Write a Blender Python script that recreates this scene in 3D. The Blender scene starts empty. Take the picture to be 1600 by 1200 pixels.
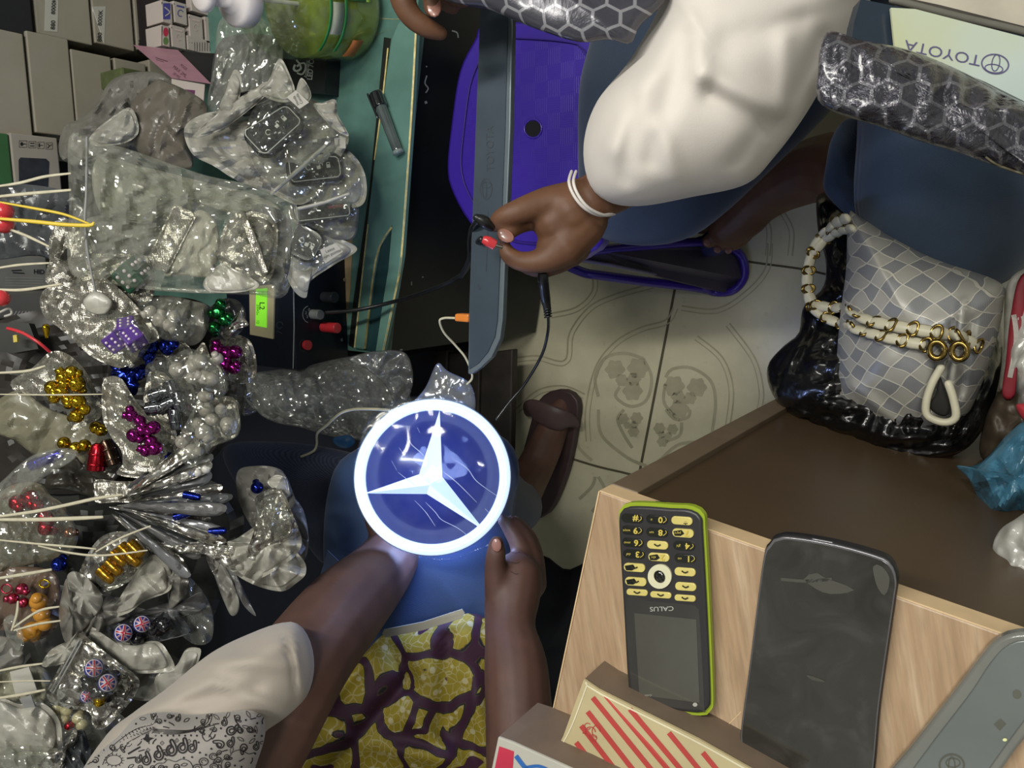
import bpy, bmesh, math, random
from mathutils import Vector, Matrix, noise
from mathutils.bvhtree import BVHTree
sc = bpy.context.scene
COL = sc.collection

# ------------------------------------------------------------------ camera
F = 1200.0                       # focal length in pixels of the 1600x1200 frame
H = 1.38                         # camera height above the floor
NAD = (1640.0, 402.0)            # the point straight below the camera
def cdir(px, py): return Vector(((px - 800) / F, -(py - 600) / F, -1.0))
_up = -cdir(*NAD).normalized()
_ex = (Vector((1, 0, 0)) - _up * _up.x).normalized()
_ey = _up.cross(_ex)
ROT = Matrix((_ex, _ey, _up))    # camera -> world
CAMLOC = Vector((0, 0, H))
cam_d = bpy.data.cameras.new('camera'); cam = bpy.data.objects.new('camera', cam_d); COL.objects.link(cam)
cam_d.sensor_width = 36; cam_d.lens = F * 36 / 1600; cam_d.clip_start = 0.02; cam_d.clip_end = 20
m4 = ROT.to_4x4(); m4.translation = CAMLOC
cam.matrix_world = m4
sc.camera = cam

# ------------------------------------------------------------------ world, lights, exposure
w = bpy.data.worlds.new('room_air'); sc.world = w; w.use_nodes = True
bg = w.node_tree.nodes['Background']; bg.inputs[1].default_value = 0.36
_tc = w.node_tree.nodes.new('ShaderNodeTexCoord'); _n = w.node_tree.nodes.new('ShaderNodeTexNoise'); _r = w.node_tree.nodes.new('ShaderNodeValToRGB')
_n.inputs['Scale'].default_value = 2.6; _n.inputs['Detail'].default_value = 2  # noise patches added to the surroundings so foil and metal reflect contrast
_r.color_ramp.elements[0].position = .40; _r.color_ramp.elements[0].color = (.10, .10, .085, 1)
_r.color_ramp.elements[1].position = .62; _r.color_ramp.elements[1].color = (1.5, 1.55, 1.42, 1)
w.node_tree.links.new(_tc.outputs['Generated'], _n.inputs['Vector']); w.node_tree.links.new(_n.outputs[0], _r.inputs[0]); w.node_tree.links.new(_r.outputs[0], bg.inputs[0])
def area(name, loc, target, sx, sy, power, col):
    d = bpy.data.lights.new(name, 'AREA'); d.shape = 'RECTANGLE'; d.size = sx; d.size_y = sy
    d.energy = power; d.color = col
    o = bpy.data.objects.new(name, d); COL.objects.link(o); o.location = loc
    o.rotation_euler = (Vector(target) - Vector(loc)).to_track_quat('-Z', 'Y').to_euler()
    return o
area('ceiling_tube_light', (-0.35, 0.75, 2.35), (-0.25, 0.1, 0.3), 1.2, 0.10, 27, (1.0, 0.98, 0.90))
area('ceiling_bulb_light', (0.35, 0.35, 2.45), (-0.2, 0.0, 0.3), 0.25, 0.25, 11, (1.0, 0.97, 0.90))
sc.view_settings.view_transform = 'Standard'; sc.view_settings.look = 'None'
sc.view_settings.exposure = 0.0; sc.view_settings.gamma = 1; sc.view_settings.use_curve_mapping = False

# ------------------------------------------------------------------ helpers: where things stand
def wdir(px, py): return ROT @ cdir(px, py)
def tz(px, py, z): return (z - H) / wdir(px, py).z          # camera depth of height z along that sight line
TK = [1.0]                                                 # how much farther the current group stands
def T(px, py, t): return CAMLOC + wdir(px, py) * (t * TK[0])
def P(px, py, z): return CAMLOC + wdir(px, py) * tz(px, py, z)
def V(px, py, X):
    d = wdir(px, py); return CAMLOC + d * (X / d.x)
CR = ROT @ Vector((1, 0, 0)); CU = ROT @ Vector((0, 1, 0)); CW = ROT @ Vector((0, 0, 1))
def FR(px, py, t, ang=0, tx=0, ty=0):
    """local frame: x right, y up, z to the viewer, turned by ang then tilted (degrees)"""
    b = Matrix((CR, CU, CW)).transposed().to_4x4()
    r = Matrix.Rotation(math.radians(ang), 4, 'Z') @ Matrix.Rotation(math.radians(tx), 4, 'X') @ Matrix.Rotation(math.radians(ty), 4, 'Y')
    m = b @ r; m.translation = T(px, py, t); return m
def nz(p, s=1.0, seed=0): return noise.noise(Vector((p[0] * s + seed * 7.3, p[1] * s - seed * 3.1, (p[2] if len(p) > 2 else 0) * s + seed)))

# ------------------------------------------------------------------ materials
def lin(c):
    if isinstance(c, str):
        c = c.lstrip('#'); c = [int(c[i:i + 2], 16) / 255 for i in (0, 2, 4)]
    return tuple((x / 12.92 if x <= .04045 else ((x + .055) / 1.055) ** 2.4) for x in c) + (1,)
MATS = {}
class NB:
    def __init__(s, name):
        s.m = bpy.data.materials.new(name); s.m.use_nodes = True; s.t = s.m.node_tree; s.n = s.t.nodes
        s.b = s.n['Principled BSDF']; s.o = s.n['Material Output']
    def new(s, typ, **k):
        n = s.n.new(typ)
        for a, v in k.items(): setattr(n, a, v)
        return n
    def lk(s, a, b): s.t.links.new(a, b)
    def coord(s, scale=None):
        tc = s.new('ShaderNodeTexCoord'); out = tc.outputs['Object']
        if scale:
            mp = s.new('ShaderNodeMapping'); mp.inputs['Scale'].default_value = scale; s.lk(out, mp.inputs[0]); out = mp.outputs[0]
        return out
    def noise(s, scale, detail=4, rough=.55, vec=None, dist=0):
        n = s.new('ShaderNodeTexNoise'); n.inputs['Scale'].default_value = scale; n.inputs['Detail'].default_value = detail
        n.inputs['Roughness'].default_value = rough; n.inputs['Distortion'].default_value = dist
        s.lk(vec if vec else s.coord(), n.inputs['Vector']); return n
    def ramp(s, fac, stops, interp='LINEAR'):
        r = s.new('ShaderNodeValToRGB'); r.color_ramp.interpolation = interp
        e = r.color_ramp.elements
        while len(e) < len(stops): e.new(.5)
        for i, (p, c) in enumerate(stops):
            e[i].position = p; e[i].color = lin(c) if isinstance(c, str) else (c, c, c, 1)
        s.lk(fac, r.inputs[0]); return r.outputs[0]
    def bump(s, h, strength=.3, dist=.001, chain=None):
        b = s.new('ShaderNodeBump'); b.inputs['Strength'].default_value = strength; b.inputs['Distance'].default_value = dist
        s.lk(h, b.inputs['Height'])
        if chain: s.lk(chain, b.inputs['Normal'])
        return b.outputs[0]
    def crumple(s, scale, strength, dist, chain=None, seed=0):
        """flat facets like crushed foil: each cell is its own tilted plane"""
        vm = s.new('ShaderNodeVectorMath', operation='ADD'); s.lk(s.coord(), vm.inputs[0]); vm.inputs[1].default_value = (seed, seed * .7, 0)
        wn = s.noise(scale * .6, 2, .5, vm.outputs[0]); w2 = s.new('ShaderNodeVectorMath', operation='MULTIPLY_ADD')
        s.lk(wn.outputs['Color'], w2.inputs[0]); w2.inputs[1].default_value = (.6 / scale,) * 3; s.lk(vm.outputs[0], w2.inputs[2])
        v = s.new('ShaderNodeTexVoronoi'); v.inputs['Scale'].default_value = scale; s.lk(w2.outputs[0], v.inputs['Vector'])
        a = s.new('ShaderNodeVectorMath', operation='SUBTRACT'); s.lk(w2.outputs[0], a.inputs[0]); s.lk(v.outputs['Position'], a.inputs[1])
        c = s.new('ShaderNodeVectorMath', operation='SUBTRACT'); s.lk(v.outputs['Color'], c.inputs[0]); c.inputs[1].default_value = (.5, .5, .5)
        d = s.new('ShaderNodeVectorMath', operation='DOT_PRODUCT'); s.lk(a.outputs[0], d.inputs[0]); s.lk(c.outputs[0], d.inputs[1])
        return s.bump(s.math('MULTIPLY', d.outputs['Value'], scale), strength, dist, chain)
    def math(s, op, a, b=None):
        n = s.new('ShaderNodeMath', operation=op)
        for i, x in enumerate((a, b)):
            if x is None: continue
            if isinstance(x, (int, float)): n.inputs[i].default_value = x
            else: s.lk(x, n.inputs[i])
        return n.outputs[0]
    def mix(s, fac, a, b):
        n = s.new('ShaderNodeMix', data_type='RGBA')
        if isinstance(fac, (int, float)): n.inputs[0].default_value = fac
        else: s.lk(fac, n.inputs[0])
        for i, x in ((6, a), (7, b)):
            if isinstance(x, str): n.inputs[i].default_value = lin(x)
            else: s.lk(x, n.inputs[i])
        return n.outputs[2]
def mat(name, col='808080', rough=.5, metal=0, var=.12, vs=30, bs=0, bstr=.25, bd=.001, coat=0, trans=0, sheen=0, emit=None, es=0, spec=.5, ior=1.45, alpha=1, sss=0, crum=0):
    if name in MATS: return MATS[name]
    k = NB(name); b = k.b
    base = lin(col)
    b.inputs['Roughness'].default_value = rough; b.inputs['Metallic'].default_value = metal
    b.inputs['Specular IOR Level'].default_value = spec; b.inputs['IOR'].default_value = ior
    b.inputs['Coat Weight'].default_value = coat; b.inputs['Transmission Weight'].default_value = trans
    b.inputs['Sheen Weight'].default_value = sheen; b.inputs['Alpha'].default_value = alpha
    b.inputs['Base Color'].default_value = base
    if var > 0:
        n = k.noise(vs, 4)
        lo = tuple(x * (1 - var) for x in base[:3]) + (1,); hi = tuple(min(1, x * (1 + var)) for x in base[:3]) + (1,)
        r = k.new('ShaderNodeValToRGB'); r.color_ramp.elements[0].position = .3; r.color_ramp.elements[1].position = .7
        r.color_ramp.elements[0].color = lo; r.color_ramp.elements[1].color = hi
        k.lk(n.outputs[0], r.inputs[0]); k.lk(r.outputs[0], b.inputs['Base Color'])
    if bs:
        n2 = k.noise(bs, 3); k.lk(k.bump(n2.outputs[0], bstr, bd), b.inputs['Normal'])
    if crum: k.lk(k.crumple(crum * 2.3, .7, .006, k.crumple(crum, .7, .016, None, 2), 5), b.inputs['Normal'])
    if sss:
        b.inputs['Subsurface Weight'].default_value = sss; b.inputs['Subsurface Radius'].default_value = (.01, .004, .002); b.inputs['Subsurface Scale'].default_value = .3
    if emit:
        b.inputs['Emission Color'].default_value = lin(emit); b.inputs['Emission Strength'].default_value = es
    MATS[name] = k.m; return k.m
def film(name, tint='f4f6f2', haze=.10, rough=.09, gl=.22, crease=60, cs=.6):
    """thin clear polythene: transparent sheet with a milky part and creased gloss"""
    if name in MATS: return MATS[name]
    k = NB(name); k.n.remove(k.b)
    tr = k.new('ShaderNodeBsdfTransparent'); tr.inputs[0].default_value = lin(tint)
    di = k.new('ShaderNodeBsdfDiffuse'); di.inputs[0].default_value = lin('e6e6df')
    gs = k.new('ShaderNodeBsdfGlossy'); gs.inputs['Roughness'].default_value = rough; gs.inputs[0].default_value = (1, 1, 1, 1)
    n = k.noise(crease, 5, .65, dist=1.2); v = k.new('ShaderNodeTexVoronoi', feature='DISTANCE_TO_EDGE'); v.inputs['Scale'].default_value = crease * .8
    nv = k.new('ShaderNodeVectorMath', operation='MULTIPLY_ADD'); 
    k.lk(n.outputs['Color'], nv.inputs[0]); nv.inputs[1].default_value = (.02, .02, .02); k.lk(k.coord(), nv.inputs[2]); k.lk(nv.outputs[0], v.inputs['Vector'])
    nb = k.crumple(crease * 2.2, cs, .007, k.crumple(crease * .9, cs, .016, None, 3), 1)
    k.lk(nb, gs.inputs['Normal'])
    m1 = k.new('ShaderNodeMixShader'); m1.inputs[0].default_value = haze; k.lk(tr.outputs[0], m1.inputs[1]); k.lk(di.outputs[0], m1.inputs[2])
    m2 = k.new('ShaderNodeMixShader'); m2.inputs[0].default_value = gl * .22; k.lk(m1.outputs[0], m2.inputs[1]); k.lk(gs.outputs[0], m2.inputs[2])
    k.lk(m2.outputs[0], k.o.inputs[0]); MATS[name] = k.m; return k.m
def foil(name, col='aba89f', metal=.75, rough=.3, dots=True, crease=45):
    if name in MATS: return MATS[name]
    k = NB(name); b = k.b; b.inputs['Metallic'].default_value = metal; b.inputs['Roughness'].default_value = rough
    n = k.noise(crease, 5, .6, dist=.8); nb = k.crumple(crease * 2.6, .8, .006, k.crumple(crease, .8, .016, None, 2), 5)
    v = k.new('ShaderNodeTexVoronoi'); v.inputs['Scale'].default_value = 650; v.inputs['Randomness'].default_value = .35; k.lk(k.coord(), v.inputs['Vector'])
    if dots: nb = k.bump(v.outputs['Distance'], .5, .0006, nb)
    k.lk(nb, b.inputs['Normal'])
    c = k.mix(k.ramp(n.outputs[0], [(.35, 0.0), (.65, 1.0)]), col, '9c988e')
    if dots: c = k.mix(k.ramp(v.outputs['Distance'], [(.45, 0.0), (.7, .7)]), c, '6a675f')
    k.lk(c, b.inputs['Base Color']); MATS[name] = k.m; return k.m
def white_pouch():
    if 'white_pouch' in MATS: return MATS['white_pouch']
    k = NB('white_pouch'); b = k.b; b.inputs['Roughness'].default_value = .38; b.inputs['Coat Weight'].default_value = .3
    b.inputs['Coat Roughness'].default_value = .2
    n = k.noise(30, 4, .55); n2 = k.noise(8, 3)
    v = k.new('ShaderNodeTexVoronoi'); v.inputs['Scale'].default_value = 620; v.inputs['Randomness'].default_value = .25; k.lk(k.coord(), v.inputs['Vector'])
    k.lk(k.crumple(70, .5, .006, k.crumple(28, .6, .016, None, 2), 4), b.inputs['Normal'])
    dotz = k.math('MULTIPLY', k.ramp(v.outputs['Distance'], [(.0, 1.0), (.35, 0.0)]), k.ramp(n2.outputs[0], [(.5, 0.0), (.58, .55)]))
    k.lk(k.mix(dotz, k.ramp(n.outputs[0], [(.3, '87857c'), (.7, 'a5a399')]), '77756c'), b.inputs['Base Color'])
    MATS['white_pouch'] = k.m; return k.m

# ------------------------------------------------------------------ mesh building
class G:
    def __init__(s): s.v = []; s.f = []; s.mi = []
    def add(s, v, f, mi=0):
        o = len(s.v); s.v += [Vector(x) for x in v]; s.f += [tuple(i + o for i in q) for q in f]; s.mi += [mi] * len(f); return s
    def join(s, g, mi=0): return s.add(g.v, g.f, mi)
    def xf(s, m): s.v = [m @ x for x in s.v]; return s
def put(name, g, mats, parent=None, smooth=True, bevel=0, bseg=2, solid=0, subd=0, auto=None):
    if not isinstance(mats, (list, tuple)): mats = [mats]
    me = bpy.data.meshes.new(name); org = parent.location.copy() if parent else None
    if parent and parent.parent: org = org + parent.parent.location
    if parent is None:
        xs = [v.x for v in g.v]; ys = [v.y for v in g.v]; zs = [v.z for v in g.v]
        org = Vector(((min(xs) + max(xs)) / 2, (min(ys) + max(ys)) / 2, min(zs)))
    me.from_pydata([v - org for v in g.v], [], g.f)
    for m in mats: me.materials.append(m)
    for i, p in enumerate(me.polygons): p.material_index = g.mi[i]
    bm = bmesh.new(); bm.from_mesh(me); bmesh.ops.recalc_face_normals(bm, faces=bm.faces); bm.to_mesh(me); bm.free()
    o = bpy.data.objects.new(name, me); COL.objects.link(o)
    o.location = (0, 0, 0) if parent else org
    if parent: o.parent = parent
    o['_w'] = 0; del o['_w']
    if bevel:
        b = o.modifiers.new('bevel', 'BEVEL'); b.width = bevel; b.segments = bseg; b.limit_method = 'ANGLE'; b.angle_limit = .6
    if solid: b = o.modifiers.new('thick', 'SOLIDIFY'); b.thickness = solid
    if subd: b = o.modifiers.new('sub', 'SUBSURF'); b.levels = subd; b.render_levels = subd
    if smooth:
        for p in me.polygons: p.use_smooth = True
        if bevel or auto:
            me.set_sharp_from_angle(angle=math.radians(auto or 40))
    ORG[o.name] = org
    return o
ORG = {}
def tag(o, label=None, cat=None, group=None, kind=None):
    if label: o['label'] = label
    if cat: o['category'] = cat
    if group: o['group'] = group
    if kind: o['kind'] = kind
    return o
def thing(name, label, cat, loc, group=None):
    o = bpy.data.objects.new(name, None); COL.objects.link(o); o.location = loc; o.empty_display_size = .02
    return tag(o, label, cat, group)
def struct(name, g, m, **k): return tag(put(name, g, m, **k), kind='structure')

def crs(pts, n, closed=False):
    """Catmull-Rom through pts (tuples of any length), n samples"""
    L = len(pts); out = []; segs = L if closed else L - 1
    lens = [max(1e-6, math.dist(pts[i][:2], pts[(i + 1) % L][:2])) for i in range(segs)]
    if len(pts[0]) >= 3 and not closed: lens = [max(1e-6, math.dist(pts[i][:3], pts[i + 1][:3])) for i in range(segs)]
    tot = sum(lens); cum = [0]
    for l in lens: cum.append(cum[-1] + l)
    cnt = n if closed else n - 1
    for k in range(n):
        s = tot * k / cnt; i = 0
        while i < segs - 1 and cum[i + 1] <= s: i += 1
        u = min(1, (s - cum[i]) / lens[i])
        def g(j): return pts[j % L] if closed else pts[max(0, min(L - 1, j))]
        a, b, c, d = g(i - 1), g(i), g(i + 1), g(i + 2)
        out.append(tuple(.5 * ((2 * b[q]) + (c[q] - a[q]) * u + (2 * a[q] - 5 * b[q] + 4 * c[q] - d[q]) * u * u + (3 * b[q] - a[q] - 3 * c[q] + d[q]) * u ** 3) for q in range(len(b))))
    return out
def lerp_outline(pts, n):
    L = len(pts); lens = [math.dist(pts[i], pts[(i + 1) % L]) for i in range(L)]; tot = sum(lens); out = []; 
    for k in range(n):
        s = tot * k / n; i = 0
        while s > lens[i] and i < L - 1: s -= lens[i]; i += 1
        u = s / max(1e-6, lens[i]); a = pts[i]; b = pts[(i + 1) % L]
        out.append((a[0] + (b[0] - a[0]) * u, a[1] + (b[1] - a[1]) * u))
    return out
def pillow(out, t=None, z=None, h=.02, back=.4, seg=72, rings=14, cr=.002, cf=40, ruf=0, rk=9, seed=0, c=None, sharp=False, prof=2.2, folds=(), ridg=0, g=None, mi=0, slope=(0, 0), lip=1.0):
    """a closed soft body whose silhouette is the outline; t = camera depth or z = height; bulges by h"""
    g = g or G(); rim = lerp_outline(out, seg) if sharp else crs(out, seg, True)
    if c is None: c = (sum(p[0] for p in rim) / seg, sum(p[1] for p in rim) / seg)
    def dep(px, py):
        a = tz(px, py, z) if z is not None else t
        return a + slope[0] * (px - c[0]) + slope[1] * (py - c[1])
    rr_ = random.Random(seed * 13 + 5); CS = []
    for _ in range(5 if ridg else 0):
        an = rr_.uniform(0, math.pi); wl = rr_.uniform(14, 46); CS.append((math.cos(an) / wl, math.sin(an) / wl, rr_.uniform(0, 1), wl / 30, rr_.uniform(0, 50)))
    def crease(px, py, q):
        e = 0; wx = 5 * nz((px / 22, py / 22, 0), 1, seed); wy = 5 * nz((px / 22, py / 22, 3), 1, seed + 2)
        for a, b, ph, am, gs in CS:
            u = ((px + wx) * a + (py + wy) * b + ph) % 1.0; tri = 1 - 4 * abs(u - .5)
            gate = max(0, min(1, .55 + 1.6 * nz((px / 45, py / 45, gs), 1, 0))); e += am * tri * gate
        return e
    def pt(j, r, side):
        px = c[0] + (rim[j][0] - c[0]) * r; py = c[1] + (rim[j][1] - c[1]) * r
        d = dep(px, py); bul = h * max(0, 1 - (r / lip) ** prof) ** .5
        q = T(px, py, d); e = 0
        n1 = nz(q, cf, seed); n2 = nz(q, cf * 2.3, seed + 5)
        e += cr * (n1 + .6 * n2) * (1 if r < .97 else .5)
        if ridg: e += ridg * .62 * crease(px, py, q)
        if ruf: e += ruf * r * r * math.sin(rk * 2 * math.pi * j / seg + seed + 2 * n1)
        for (ax, ay, bx, by, wd, am) in folds:
            dx, dy = bx - ax, by - ay; L2 = dx * dx + dy * dy; u = max(0, min(1, ((px - ax) * dx + (py - ay) * dy) / L2))
            dd = math.hypot(px - ax - dx * u, py - ay - dy * u)
            e += am * math.exp(-(dd / wd) ** 2) * min(1, (1 - r) * 5 + .2)
        return T(px, py, d - (bul if side > 0 else -bul * back) - e + (0.0004 if side < 0 else 0) + (.0006 if side < 0 and r < 1 else 0))
    vs = [pt(0, 0, 1)]; fs = []
    for k in range(1, rings + 1):
        r = math.sin(k / rings * math.pi / 2) ** 1.0 if h > .012 else k / rings
        vs += [pt(j, r, 1) for j in range(seg)]
    nb = len(vs); vs.append(pt(0, 0, -1)); br = max(3, rings // 2) if (cr < .001 and not ruf and not folds and not ridg) else rings
    for k in range(1, br):
        r = math.sin(k / br * math.pi / 2) if h > .012 else k / br
        vs += [pt(j, r, -1) for j in range(seg)]
    for j in range(seg):
        j2 = (j + 1) % seg
        fs.append((0, 1 + j, 1 + j2))
        for k in range(rings - 1): a = 1 + k * seg; b = a + seg; fs.append((a + j, b + j, b + j2, a + j2))
        fs.append((nb, nb + 1 + j2, nb + 1 + j))
        for k in range(br - 2): a = nb + 1 + k * seg; b = a + seg; fs.append((a + j2, b + j2, b + j, a + j))
        a = nb + 1 + (br - 2) * seg; b = 1 + (rings - 1) * seg; fs.append((a + j2, b + j2, b + j, a + j))
    return g.add(vs, fs, mi)
def tube(pts, seg=10, n=None, g=None, mi=0, flat=1.0, up=None, caps='round'):
    """pts: (x,y,z,r) world; smooth tube; flat squashes along up"""
    g = g or G(); n = n or max(2, len(pts) * 5); p = crs([tuple(q) for q in pts], n)
    vs = []; fs = []; prev = None; N = len(p)
    ring_c = [Vector(q[:3]) for q in p]
    for i in range(N):
        a = ring_c[max(0, i - 1)]; b = ring_c[min(N - 1, i + 1)]; d = (b - a).normalized()
        u = (up if up is not None else (prev if prev is not None else Vector((.3, .2, 1))))
        u = (u - d * u.dot(d))
        if u.length < 1e-4: u = d.orthogonal()
        u.normalize(); prev = u; s = d.cross(u); r = max(1e-4, p[i][3])
        for k in range(seg):
            an = 2 * math.pi * k / seg; vs.append(ring_c[i] + s * math.cos(an) * r + u * math.sin(an) * r * flat)
    for i in range(N - 1):
        for k in range(seg):
            k2 = (k + 1) % seg; fs.append((i * seg + k, i * seg + k2, (i + 1) * seg + k2, (i + 1) * seg + k))
    for e, i0 in ((0, 0), (1, (N - 1) * seg)):
        i = 0 if e == 0 else N - 1; d = (ring_c[0] - ring_c[1]).normalized() if e == 0 else (ring_c[-1] - ring_c[-2]).normalized()
        last = [i0 + k for k in range(seg)]
        if caps == 'round':
            for st in (.5, .85):
                cc = ring_c[i] + d * p[i][3] * st * flat ** .5; sc_ = math.sqrt(1 - st * st)
                new = len(vs); 
                for k in range(seg): vs.append(cc + (vs[i0 + k] - ring_c[i]) * sc_)
                for k in range(seg):
                    k2 = (k + 1) % seg; q = (last[k], last[k2], new + k2, new + k); fs.append(q if e else q[::-1])
                last = [new + k for k in range(seg)]
            vs.append(ring_c[i] + d * p[i][3] * flat ** .5); t_ = len(vs) - 1
            for k in range(seg): q = (last[k], last[(k + 1) % seg], t_); fs.append(q if e else q[::-1])
        else: fs.append(tuple(last) if e else tuple(last[::-1]))
    return g.add(vs, fs, mi)
def W(px, py, t, rpx): q = T(px, py, t); return (q.x, q.y, q.z, rpx * t * TK[0] / F)          # tube point seen at a pixel, radius in pixels
def WZ(px, py, z, rpx): return W(px, py, tz(px, py, z), rpx)
def WR(px, py, z, r): q = P(px, py, z); return (q.x, q.y, q.z, r)
def prism(top, down, g=None, mi=0):
    """top: world points; down: vector"""
    g = g or G(); n = len(top); down = Vector(down)
    vs = list(top) + [Vector(p) + down for p in top]
    fs = [tuple(range(n)), tuple(range(2 * n - 1, n - 1, -1))] + [(i, i + n, (i + 1) % n + n, (i + 1) % n) for i in range(n)]
    return g.add(vs, fs, mi)
def slab(out, z, th, g=None, mi=0): return prism([P(x, y, z) for x, y in out], (0, 0, -th), g, mi)
def box(a, b, g=None, mi=0):
    x0, y0, z0 = a; x1, y1, z1 = b
    return prism([Vector((x0, y0, z1)), Vector((x1, y0, z1)), Vector((x1, y1, z1)), Vector((x0, y1, z1))], (0, 0, z0 - z1), g, mi)
def rrect(w_, h_, r, n=5, cx=0, cy=0):
    o = []
    for sx, sy, a0 in ((1, 1, 0), (-1, 1, 90), (-1, -1, 180), (1, -1, 270)):
        for i in range(n + 1):
            a = math.radians(a0 + 90 * i / n); o.append((cx + sx * (w_ / 2 - r) + r * math.cos(a), cy + sy * (h_ / 2 - r) + r * math.sin(a)))
    return o
def lslab(out, z0, z1, g=None, mi=0): return prism([Vector((x, y, z1)) for x, y in out], (0, 0, z0 - z1), g, mi)
def lathe(prof, seg=32, g=None, mi=0, closed=True):
    g = g or G(); vs = []; fs = []
    for r, z in prof:
        for k in range(seg): a = 2 * math.pi * k / seg; vs.append((r * math.cos(a), r * math.sin(a), z))
    for i in range(len(prof) - 1):
        for k in range(seg): k2 = (k + 1) % seg; fs.append((i * seg + k, i * seg + k2, (i + 1) * seg + k2, (i + 1) * seg + k))
    if closed: fs.append(tuple(range(seg))[::-1]); fs.append(tuple((len(prof) - 1) * seg + k for k in range(seg)))
    return g.add(vs, fs, mi)
def ball(c, r, seg=14, g=None, mi=0, sq=(1, 1, 1)):
    g = g or G(); vs = []; fs = []; R_ = seg // 2; c = Vector(c)
    for i in range(1, R_):
        th = math.pi * i / R_
        for k in range(seg): a = 2 * math.pi * k / seg; vs.append(c + Vector((r * sq[0] * math.sin(th) * math.cos(a), r * sq[1] * math.sin(th) * math.sin(a), r * sq[2] * math.cos(th))))
    vs += [c + Vector((0, 0, r * sq[2])), c - Vector((0, 0, r * sq[2]))]; t_, b_ = len(vs) - 2, len(vs) - 1
    for i in range(R_ - 2):
        for k in range(seg): k2 = (k + 1) % seg; fs.append((i * seg + k, (i + 1) * seg + k, (i + 1) * seg + k2, i * seg + k2))
    for k in range(seg): k2 = (k + 1) % seg; fs.append((t_, k, k2)); fs.append((b_, (R_ - 2) * seg + k2, (R_ - 2) * seg + k))
    return g.add(vs, fs, mi)

# ------------------------------------------------------------------ printing on surfaces (ink laid on the thing itself)
def stroke(pts, wd, closed=False, smooth=True, n=None):
    """flat ribbon in pixel space"""
    if smooth and len(pts) > 2: pts = crs(pts, n or len(pts) * 5, closed)
    L = len(pts); vs = []; fs = []
    for i in range(L):
        a = pts[(i - 1) % L] if closed else pts[max(0, i - 1)]; b = pts[(i + 1) % L] if closed else pts[min(L - 1, i + 1)]
        dx, dy = b[0] - a[0], b[1] - a[1]; l = math.hypot(dx, dy) or 1; nx, ny = -dy / l * wd / 2, dx / l * wd / 2
        vs += [(pts[i][0] + nx, pts[i][1] + ny), (pts[i][0] - nx, pts[i][1] - ny)]
    for i in range(L if closed else L - 1):
        j = (i + 1) % L; fs.append((2 * i, 2 * i + 1, 2 * j + 1, 2 * j))
    return vs, fs
def polyf(pts): return list(pts), [tuple(range(len(pts)))]
_tc = {}
def textp(s, cx, cy, hpx, ang=0, sx=1.0, bold=0.0, align='CENTER'):
    key = (s, bold, align)
    if key not in _tc:
        cu = bpy.data.curves.new('t', 'FONT'); cu.body = s; cu.align_x = align; cu.align_y = 'CENTER'; cu.offset = bold; cu.resolution_u = 3
        o = bpy.data.objects.new('t', cu); me = bpy.data.meshes.new_from_object(o)
        _tc[key] = ([(v.co.x, v.co.y) for v in me.vertices], [tuple(p.vertices) for p in me.polygons])
        bpy.data.meshes.remove(me); bpy.data.objects.remove(o); bpy.data.curves.remove(cu)
    vv, ff = _tc[key]; k = hpx / .7; a = math.radians(ang); ca, sa = math.cos(a), math.sin(a); out = []
    for x, y in vv: x, y = x * k * sx, y * k; out.append((cx + x * ca - y * sa, cy - x * sa - y * ca))
    return out, ff
def arc(cx, cy, rx, ry, a0=0, a1=360, n=24, rot=0):
    r = math.radians(rot); o = []
    for i in range(n + (0 if a1 - a0 == 360 else 1)):
        a = math.radians(a0 + (a1 - a0) * i / n); x, y = rx * math.cos(a), -ry * math.sin(a)
        o.append((cx + x * math.cos(r) + y * math.sin(r), cy - x * math.sin(r) + y * math.cos(r)))
    return o
def ink(o, shapes, m, lift=.0004, name=None):
    """lay flat shapes, given where the photo shows them, onto the surface of o (joined into o's mesh)"""
    me = o.data; off = ORG[o.name]
    bvh = BVHTree.FromPolygons([v.co + off for v in me.vertices], [tuple(p.vertices) for p in me.polygons])
    vs = []; fs = []
    for pv, pf in shapes:
        loc = []; 
        for x, y in pv:
            d = wdir(x, y).normalized(); hit = bvh.ray_cast(CAMLOC, d)
            loc.append(hit[0] - d * lift if hit[0] is not None else None)
        idx = {}
        for f in pf:
            if any(loc[i] is None for i in f): continue
            q = []
            for i in f:
                if i not in idx: idx[i] = len(vs); vs.append(loc[i] - off)
                q.append(idx[i])
            fs.append(q)
    if not fs: return
    bm = bmesh.new(); bm.from_mesh(me); me.materials.append(m); mi = len(me.materials) - 1
    nv = [bm.verts.new(v) for v in vs]
    for f in fs:
        try: q = bm.faces.new([nv[i] for i in f]); q.material_index = mi
        except ValueError: pass
    bm.to_mesh(me); bm.free()
R_ = random.Random(7)
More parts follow.
